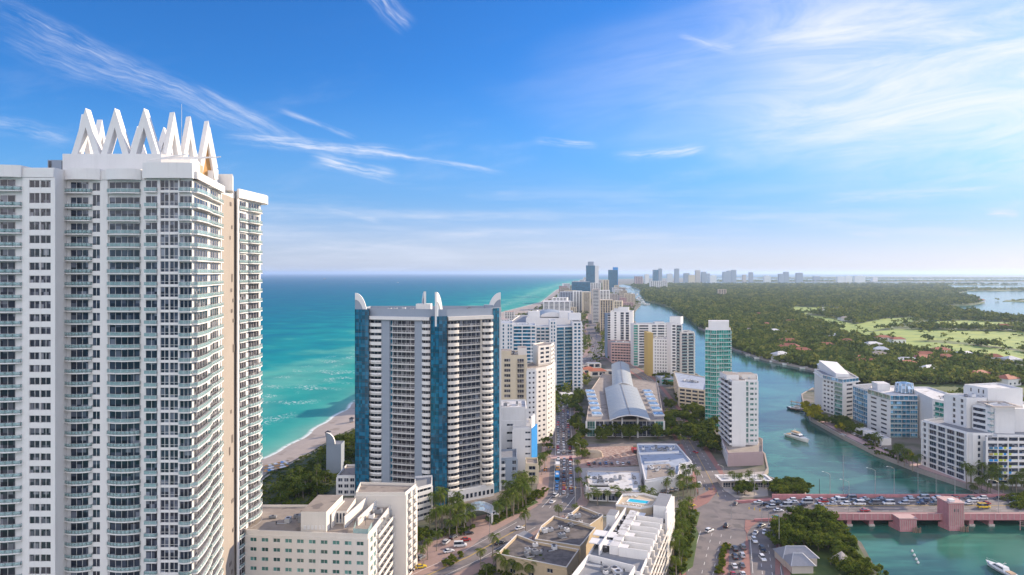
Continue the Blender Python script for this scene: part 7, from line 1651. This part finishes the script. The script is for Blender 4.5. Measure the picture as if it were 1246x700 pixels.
Lp = [(1088, 341.6, 14, 3.2, math.pi, 5, 'street lamp at the far parapet behind the low bascule pier'), (1162, 341.6, 14, 3.4, math.pi, 5, 'street lamp at the far parapet behind the control tower'), (1215, 316, 15, 3.6, math.pi * .95, 5, 'street lamp at the near kerb toward the far bridge end'), (1065, 341.6, 13, 3.4, math.pi * .9, 5, 'street lamp at the far parapet over the queue of cars'), (1033, 316, 15, 3.2, math.pi * .9, 5, 'street lamp at the near kerb where the bridge leaves the park'),
      (1010, 341.6, 11, 3.0, math.pi * .85, 5, 'street lamp at the far parapet by the mangroves'), (948, 283, 17, 0, 0, 2.2, 'tall bare galvanised pole beside the pavement under the park trees'), (918, 352, 13, 0, 0, 2.2, 'tall pale pole on the creek corner island'), (927, 312, 8, 0, 0, 2.4, 'white signal pole on the corner of the brick island'), (890, 318, 8, 2.5, 0, 2.2, 'lamp by the junction crossing'),
      (880, 372, 9, 2.4, math.pi, 2.2, 'lamp on the drive beside the forecourt'), (700, 335, 9, 2.4, math.pi, 2.2, 'lamp at the avenue junction'), (664, 390, 9, 2.4, 0, 2.2, 'lamp on the seaward kerb of the avenue by the bus'), (706, 420, 9, 2.4, math.pi, 2.2, 'lamp on the inland kerb by the rubble lot'), (596, 296, 9, 2.4, .5, 2.2, 'lamp on the avenue bend opposite the canopy')]
for px, y, h, arm, ang, z, lb in Lp: lamp(X(px, y), y, z, h, arm, ang, lb)
for px, y, h, lb in ((1026, 352, 24, 'tallest steel mast standing in the creek behind the bridge'), (997, 356, 10.5, 'short dark pile marker in the creek behind the bridge'), (1117, 352, 16, 'slim mast in the creek behind the low bascule pier'), (1139, 350, 14, 'slim mast in the creek behind the control tower')): lamp(X(px, y), y, -1, h, 0, 0, lb, 'channel_mast', m='dark' if 'dark' in lb else 'pole')
def signal(x, y, ang, label, L=8):
    rt = tag(empty('traffic_light', (x, y, 2.2), ang), label, 'traffic light'); mb = MB(); mb.tube([(0, 0, 0), (0, 0, 6.4)], [.16, .12], M['pole'], 8); link('pole', mb.mesh('p'), rt); mb = MB(); mb.tube([(0, 0, 6.0), (L, 0, 6.6)], [.11, .07], M['pole'], 6); link('mast_arm', mb.mesh('a'), rt)
    for k in range(3):
        mb = MB(); mb.box(-.18, .18, -.15, .15, -1.1, 0, M['ypaint']); h = link('signal_head', mb.mesh('h'), rt, (L - .4 - k * 2.4, 0, 6.5))
        for i in range(3): q = MB(); q.tube([(0, -.15, -.2 - i * .34), (0, -.22, -.2 - i * .34)], .12, M['red' if i == 0 else 'dark'], 8); link('lens', q.mesh('l'), h)
signal(93, 344, -.1, 'traffic light on a long mast arm at the creek drive crossing', 9); signal(117, 311, 2.6, 'traffic light on a mast arm over the slip road', 9); signal(35, 345, math.pi - .1, 'traffic light on a mast arm at the avenue junction', 8); signal(20, 425, .1, 'traffic light over the seaward lanes at the pale avenue crossing', 8)
# ------------------------------------------------------------------ boats
def boat(name, label, x, y, a, L, Bm, fly=True, dark=False, group=None, cabin=True):
    rt = tag(empty(name, (x, y, 0), a), label, 'boat', group); hull = MB(); hm = M['navy'] if dark else M['hull']; rings = []
    for t in (0, .25, .5, .75, .9, 1.0):
        w = Bm / 2 * (1 if t < .5 else max(.02, 1 - ((t - .5) / .5) ** 2.0)); zt = L * .075 + L * .045 * t ** 2; xx = -L / 2 + L * t; kx = xx - (L * .06 if t == 1 else 0)
        rings.append([(kx, 0, -.35 * (1 - t * .8)), (kx, w * .62, 0.05), (xx, w, zt), (xx, 0, zt + .05), (xx, -w, zt), (kx, -w * .62, .05)])
    hull.loft(rings, hm); link('hull', hull.mesh('hull'), rt); z = L * .085
    dk = MB(); dk.hexa([(-L * .46, -Bm * .4), (L * .25, -Bm * .38), (L * .40, 0), (L * .25, Bm * .38), (-L * .46, Bm * .4)], z, [z + .1, z + L * .03, z + L * .05, z + L * .03, z + .1], M['hull']); link('deck', dk.mesh('deck'), rt)
    if cabin:
        c = MB(); q = lambda x0, x1, w, zz: [(x0, -w, zz), (x1, -w * .8, zz), (x1, w * .8, zz), (x0, w, zz)]
        c.loft([q(-L * .22, L * .22, Bm * .36, z + .1), q(-L * .20, L * .10, Bm * .30, z + L * .105)], M['hull']); link('cabin', c.mesh('cabin'), rt)
        g = MB(); g.loft([q(-L * .19, L * .185, Bm * .368, z + L * .045), q(-L * .18, L * .125, Bm * .338, z + L * .08)], M['g_dark']); link('windscreen', g.mesh('ws'), rt)
        if fly: f = MB(); f.loft([q(-L * .24, L * .05, Bm * .30, z + L * .12), q(-L * .23, L * .03, Bm * .28, z + L * .145)], M['tankan']); link('flybridge', f.mesh('fb'), rt)
        m_ = MB(); m_.bar((-L * .1, 0, z + L * .1), (-L * .16, 0, z + L * .24), .1, .1, M['metal']); m_.bar((-L * .15, -Bm * .2, z + L * .19), (-L * .15, Bm * .2, z + L * .19), .1, .12, M['white2']); link('radar_arch', m_.mesh('ra'), rt)
        k = MB(); k.box(-L * .44, -L * .26, -Bm * .3, Bm * .3, z + .12, z + .5, M['tankan']); link('seat', k.mesh('seat'), rt)
    rl = MB(); pts = [(-L * .1, -Bm * .44, z + .9), (L * .25, -Bm * .38, z + 1.1), (L * .47, 0, z + 1.4), (L * .25, Bm * .38, z + 1.1), (-L * .1, Bm * .44, z + .9)]
    for p, q_ in zip(pts[:-1], pts[1:]): rl.bar(p, q_, .05, .05, M['metal'])
    link('bow_rail', rl.mesh('rail'), rt)
x, y = G(971, 533, 1); boat('motor_yacht', 'white motor yacht with a tan canopy moored in mid creek', x, y, R(-72), 22, 6.4)
x, y = G(968, 497, 1); boat('motor_boat', 'dark hulled boat tied at the dock off the peninsula tip', x, y, R(150), 15, 4.6, dark=True)
x, y = G(1217, 692, 1); boat('speed_boat', 'white speedboat with black cushions cruising below the bridge', x, y, R(97), 14, 3.9, fly=False)
x, y = G(395, 339.5, 3); boat('ship', 'small grey ship far out on the ocean near the horizon', x, y, 0, 70, 14, dark=True)
x, y = G(484, 344, 2); boat('motor_boat', 'white boat racing across the open ocean ahead of a long wake', x, y, R(0), 26, 8)
for k in range(44):
    py = 350 + 22 * (k / 44) ** 1.3; d = 117 * F0 / (py - HY); xa, xb = interp(CREEK_L, d) + 6, interp([(p[0], p[1]) for p in MAIN_L if p[1] > 1900], max(d, 1705)) - 6
    t = r.random() ** 2.2; boat('moored_boat', '%s boat moored in the far reach of the creek, %s coming nearer' % (r.choice(['white', 'small white', 'long white']), ordn(k)), xa + (xb - xa) * t * .8, d, r.uniform(-.6, .6) + math.pi / 2 * r.choice([0, 1]), r.uniform(18, 34), 8, fly=False, group='moored boats far up the creek', cabin=k > 20)
# dock at the tip and docks along the wooded bank
def dock(pts, z, label):
    d = Bld('dock', label, 'dock', (*pts[0], 0)); mb = d.part('dock_deck')
    for p, q in zip(pts[:-1], pts[1:]): mb.bar((*p, z), (*q, z), 2.2, .3, M['wood'])
    for p, q in zip(pts[:-1], pts[1:]):
        L = math.hypot(q[0] - p[0], q[1] - p[1]); n = max(1, int(L / 4))
        for i in range(n + 1): x, y = p[0] + (q[0] - p[0]) * i / n, p[1] + (q[1] - p[1]) * i / n; k = MB(); k.tube([(x + .9, y, -2), (x + .9, y, z + 1.6)], .2, M['wood'], 7); link('pile', k.mesh('pile', d.off), d.root)
    d.done()
dock([G(962, 489, 1), G(975, 491, 1), G(982, 496, 1)], 1.3, 'timber dock with tall piles off the peninsula tip'); dock([G(962, 497, 1), G(978, 500, 1)], 1.2, 'short lower jetty beside the dark boat')
for k, (px, py) in enumerate([(905, 429), (918, 432.5), (934, 436), (951, 440), (968, 443), (985, 447)]): x, y = G(px, py, 1); dock([(x, y + 4), (x - 4, y - 4), (x + 7, y - 7)], 1.2, 'small private jetty on the wooded bank, %s along toward the peninsula' % ordn(k))
for k, (px, py) in enumerate([(912, 432), (943, 440), (960, 443.5), (866, 410), (980, 448), (925, 436)]): x, y = G(px, py, 1); boat('moored_boat', '%s motor boat by the wooded bank jetties, %s from the wide water' % (('white', 'small white', 'long white')[k % 3], ordn(k)), x, y, R(160), 11 + k % 3 * 3, 3.6, fly=False, group='boats at the private jetties')
# markers in the water below the bridge
for k, (px, py) in enumerate([(1110, 671), (1112.5, 676), (1115, 681), (1117, 685)]):
    x, y = G(px, py, 0); mb = MB(); mb.tube([(0, 0, -.3), (0, 0, .25), (0, 0, .9)], [.5, .5, .05], M['white2'], 10); tag(link('mooring_buoy', mb.mesh('buoy'), None, (x, y, 0)), 'white mooring buoy on the green water, %s from the bridge' % ordn(k), 'buoy', 'white buoys below the bridge')
# foam wake behind the speedboats
WAKE = pmat('wake foam', (.70, .76, .76), var=.1)
def wake(x, y, a, L, w, label):
    mb = MB(); c, s = math.cos(a), math.sin(a); n = 10; rr = random.Random(2)
    pts = []
    for sg in (1, -1):
        for i in range(n + 1): t = i / n if sg == 1 else 1 - i / n; ww = sg * (w * .15 + w * .35 * t) * rr.uniform(.7, 1.1); pts.append((x - c * L * t - s * ww, y - s * L * t + c * ww, .06))
    mb.face(pts, WAKE); tag(link('boat_wake', mb.mesh('wake')), label, 'wake', kind='stuff')
g = G(484, 344, 2); wake(g[0] - 14, g[1], 0, 500, 26, 'long thin foam wake behind the ocean boat'); g = G(570, 366); wake(g[0], g[1], R(200), 160, 9, 'short bright wake seen between the tower fins')
# ------------------------------------------------------------------ beach things
cols = ['orange', 'white2', 'yellow', 'white2', 'orange', 'skyblue', 'white2', 'tankan', 'orange', 'white2', 'white2', 'orange']
for k in range(24):
    px, py = 324 + (k % 8) * 3.6 + r.uniform(-1, 1), 570.5 - (k % 8) * .9 + (k // 8) * 3.2; x, y = G(px, py, 1.5); rt = tag(empty('beach_umbrella', (x, y, 1.1)), '%s beach umbrella on the sand, %s from the water end' % ({'orange': 'orange', 'white2': 'white', 'yellow': 'ochre', 'skyblue': 'blue', 'tankan': 'tan'}[cols[k % 12]], ordn(k)), 'beach umbrella', 'beach umbrellas on the sand')
    mb = MB(); mb.tube([(0, 0, 0), (0, 0, 2.5)], .04, M['white'], 6); link('pole', mb.mesh('pole'), rt); mb = MB(); c8 = [(1.5 * math.cos(i * math.pi / 4), 1.5 * math.sin(i * math.pi / 4), 2.15) for i in range(8)]
    for i in range(8): mb.face([c8[i], c8[(i + 1) % 8], (0, 0, 2.75)], M[cols[k % 12]])
    link('canopy', mb.mesh('canopy'), rt)
for k, (px, py) in enumerate([(399, 531), (428, 514), (404, 541)]):
    x, y = G(px, py, 1.5); rt = tag(empty('lifeguard_hut', (x, y, 1.3)), 'small dark lifeguard hut on the beach, %s from the umbrellas' % ordn(k), 'hut', None); mb = MB(); mb.box(-1.5, 1.5, -1.5, 1.5, 1.0, 3.2, M['slate']); link('cabin', mb.mesh('c'), rt)
    mb = MB(); mb.loft([[(-2, -2, 3.2), (2, -2, 3.2), (2, 2, 3.2), (-2, 2, 3.2)], [(-.2, -.2, 4.3), (.2, -.2, 4.3), (.2, .2, 4.3), (-.2, .2, 4.3)]], M['dark']); link('roof', mb.mesh('r'), rt)
    for sx in (-1.2, 1.2):
        for sy in (-1.2, 1.2): mb = MB(); mb.box(sx - .1, sx + .1, sy - .1, sy + .1, -.3, 1.0, M['wood']); link('leg', mb.mesh('l'), rt)
# site fence and heaps on the rubble lot
for k in range(7): x, y = G(722 + k * 7.5, 551 + (k * 37 % 13)); mb = MB(); rr = random.Random(k); mb.loft([[(math.cos(i * .785) * 3 * rr.uniform(.7, 1.2), math.sin(i * .785) * 3.4 * rr.uniform(.7, 1.2), 0) for i in range(8)], [(math.cos(i * .785) * 1.5 * rr.uniform(.5, 1.2), math.sin(i * .785) * 1.6 * rr.uniform(.5, 1.2), 1.1) for i in range(8)], [(math.cos(i * .785) * .4, math.sin(i * .785) * .4, 1.5) for i in range(8)]], M['rubble']); tag(link('rubble_heap', mb.mesh('heap'), None, (x, y, 2.24)), 'reddish heap of broken stone on the rubble lot, %s from the avenue' % ordn(k), 'rubble heap', 'heaps on the rubble lot')
x, y = G(722, 556); mb = MB(); rr = random.Random(44); mb.loft([[(math.cos(i * .628) * 7 * rr.uniform(.8, 1.1), math.sin(i * .628) * 3.4 * rr.uniform(.8, 1.1), 0) for i in range(10)], [(math.cos(i * .628) * 6 * rr.uniform(.8, 1.1), math.sin(i * .628) * 2.6 * rr.uniform(.8, 1.1), 3.0) for i in range(10)], [(math.cos(i * .628) * 3, math.sin(i * .628) * 1.2, 4.2) for i in range(10)]], M['rock']); tag(link('garden_rock', mb.mesh('rock'), None, (x, y, 2.2)), 'pale beige artificial rock mound beside the avenue kerb', 'rock')
# ------------------------------------------------------------------ the air
def haze():
    mb = MB(); mb.box(-82000, 82000, -82000, 82000, -4, 190, None)
    me = bpy.data.meshes.new('haze'); me.from_pydata(mb.V, [], mb.F); m = bpy.data.materials.new('haze air'); m.use_nodes = True; nt = m.node_tree; nt.nodes.clear()
    v = nt.nodes.new('ShaderNodeVolumePrincipled'); o = nt.nodes.new('ShaderNodeOutputMaterial'); nt.links.new(v.outputs[0], o.inputs['Volume'])
    v.inputs['Color'].default_value = (.60, .76, 1.0, 1); v.inputs['Density'].default_value = .00004; v.inputs['Anisotropy'].default_value = .3
    me.materials.append(m); ob = link('haze', me); ob['kind'] = 'stuff'; ob['label'] = 'thin pale summer haze filling the air over sea and town'
haze()
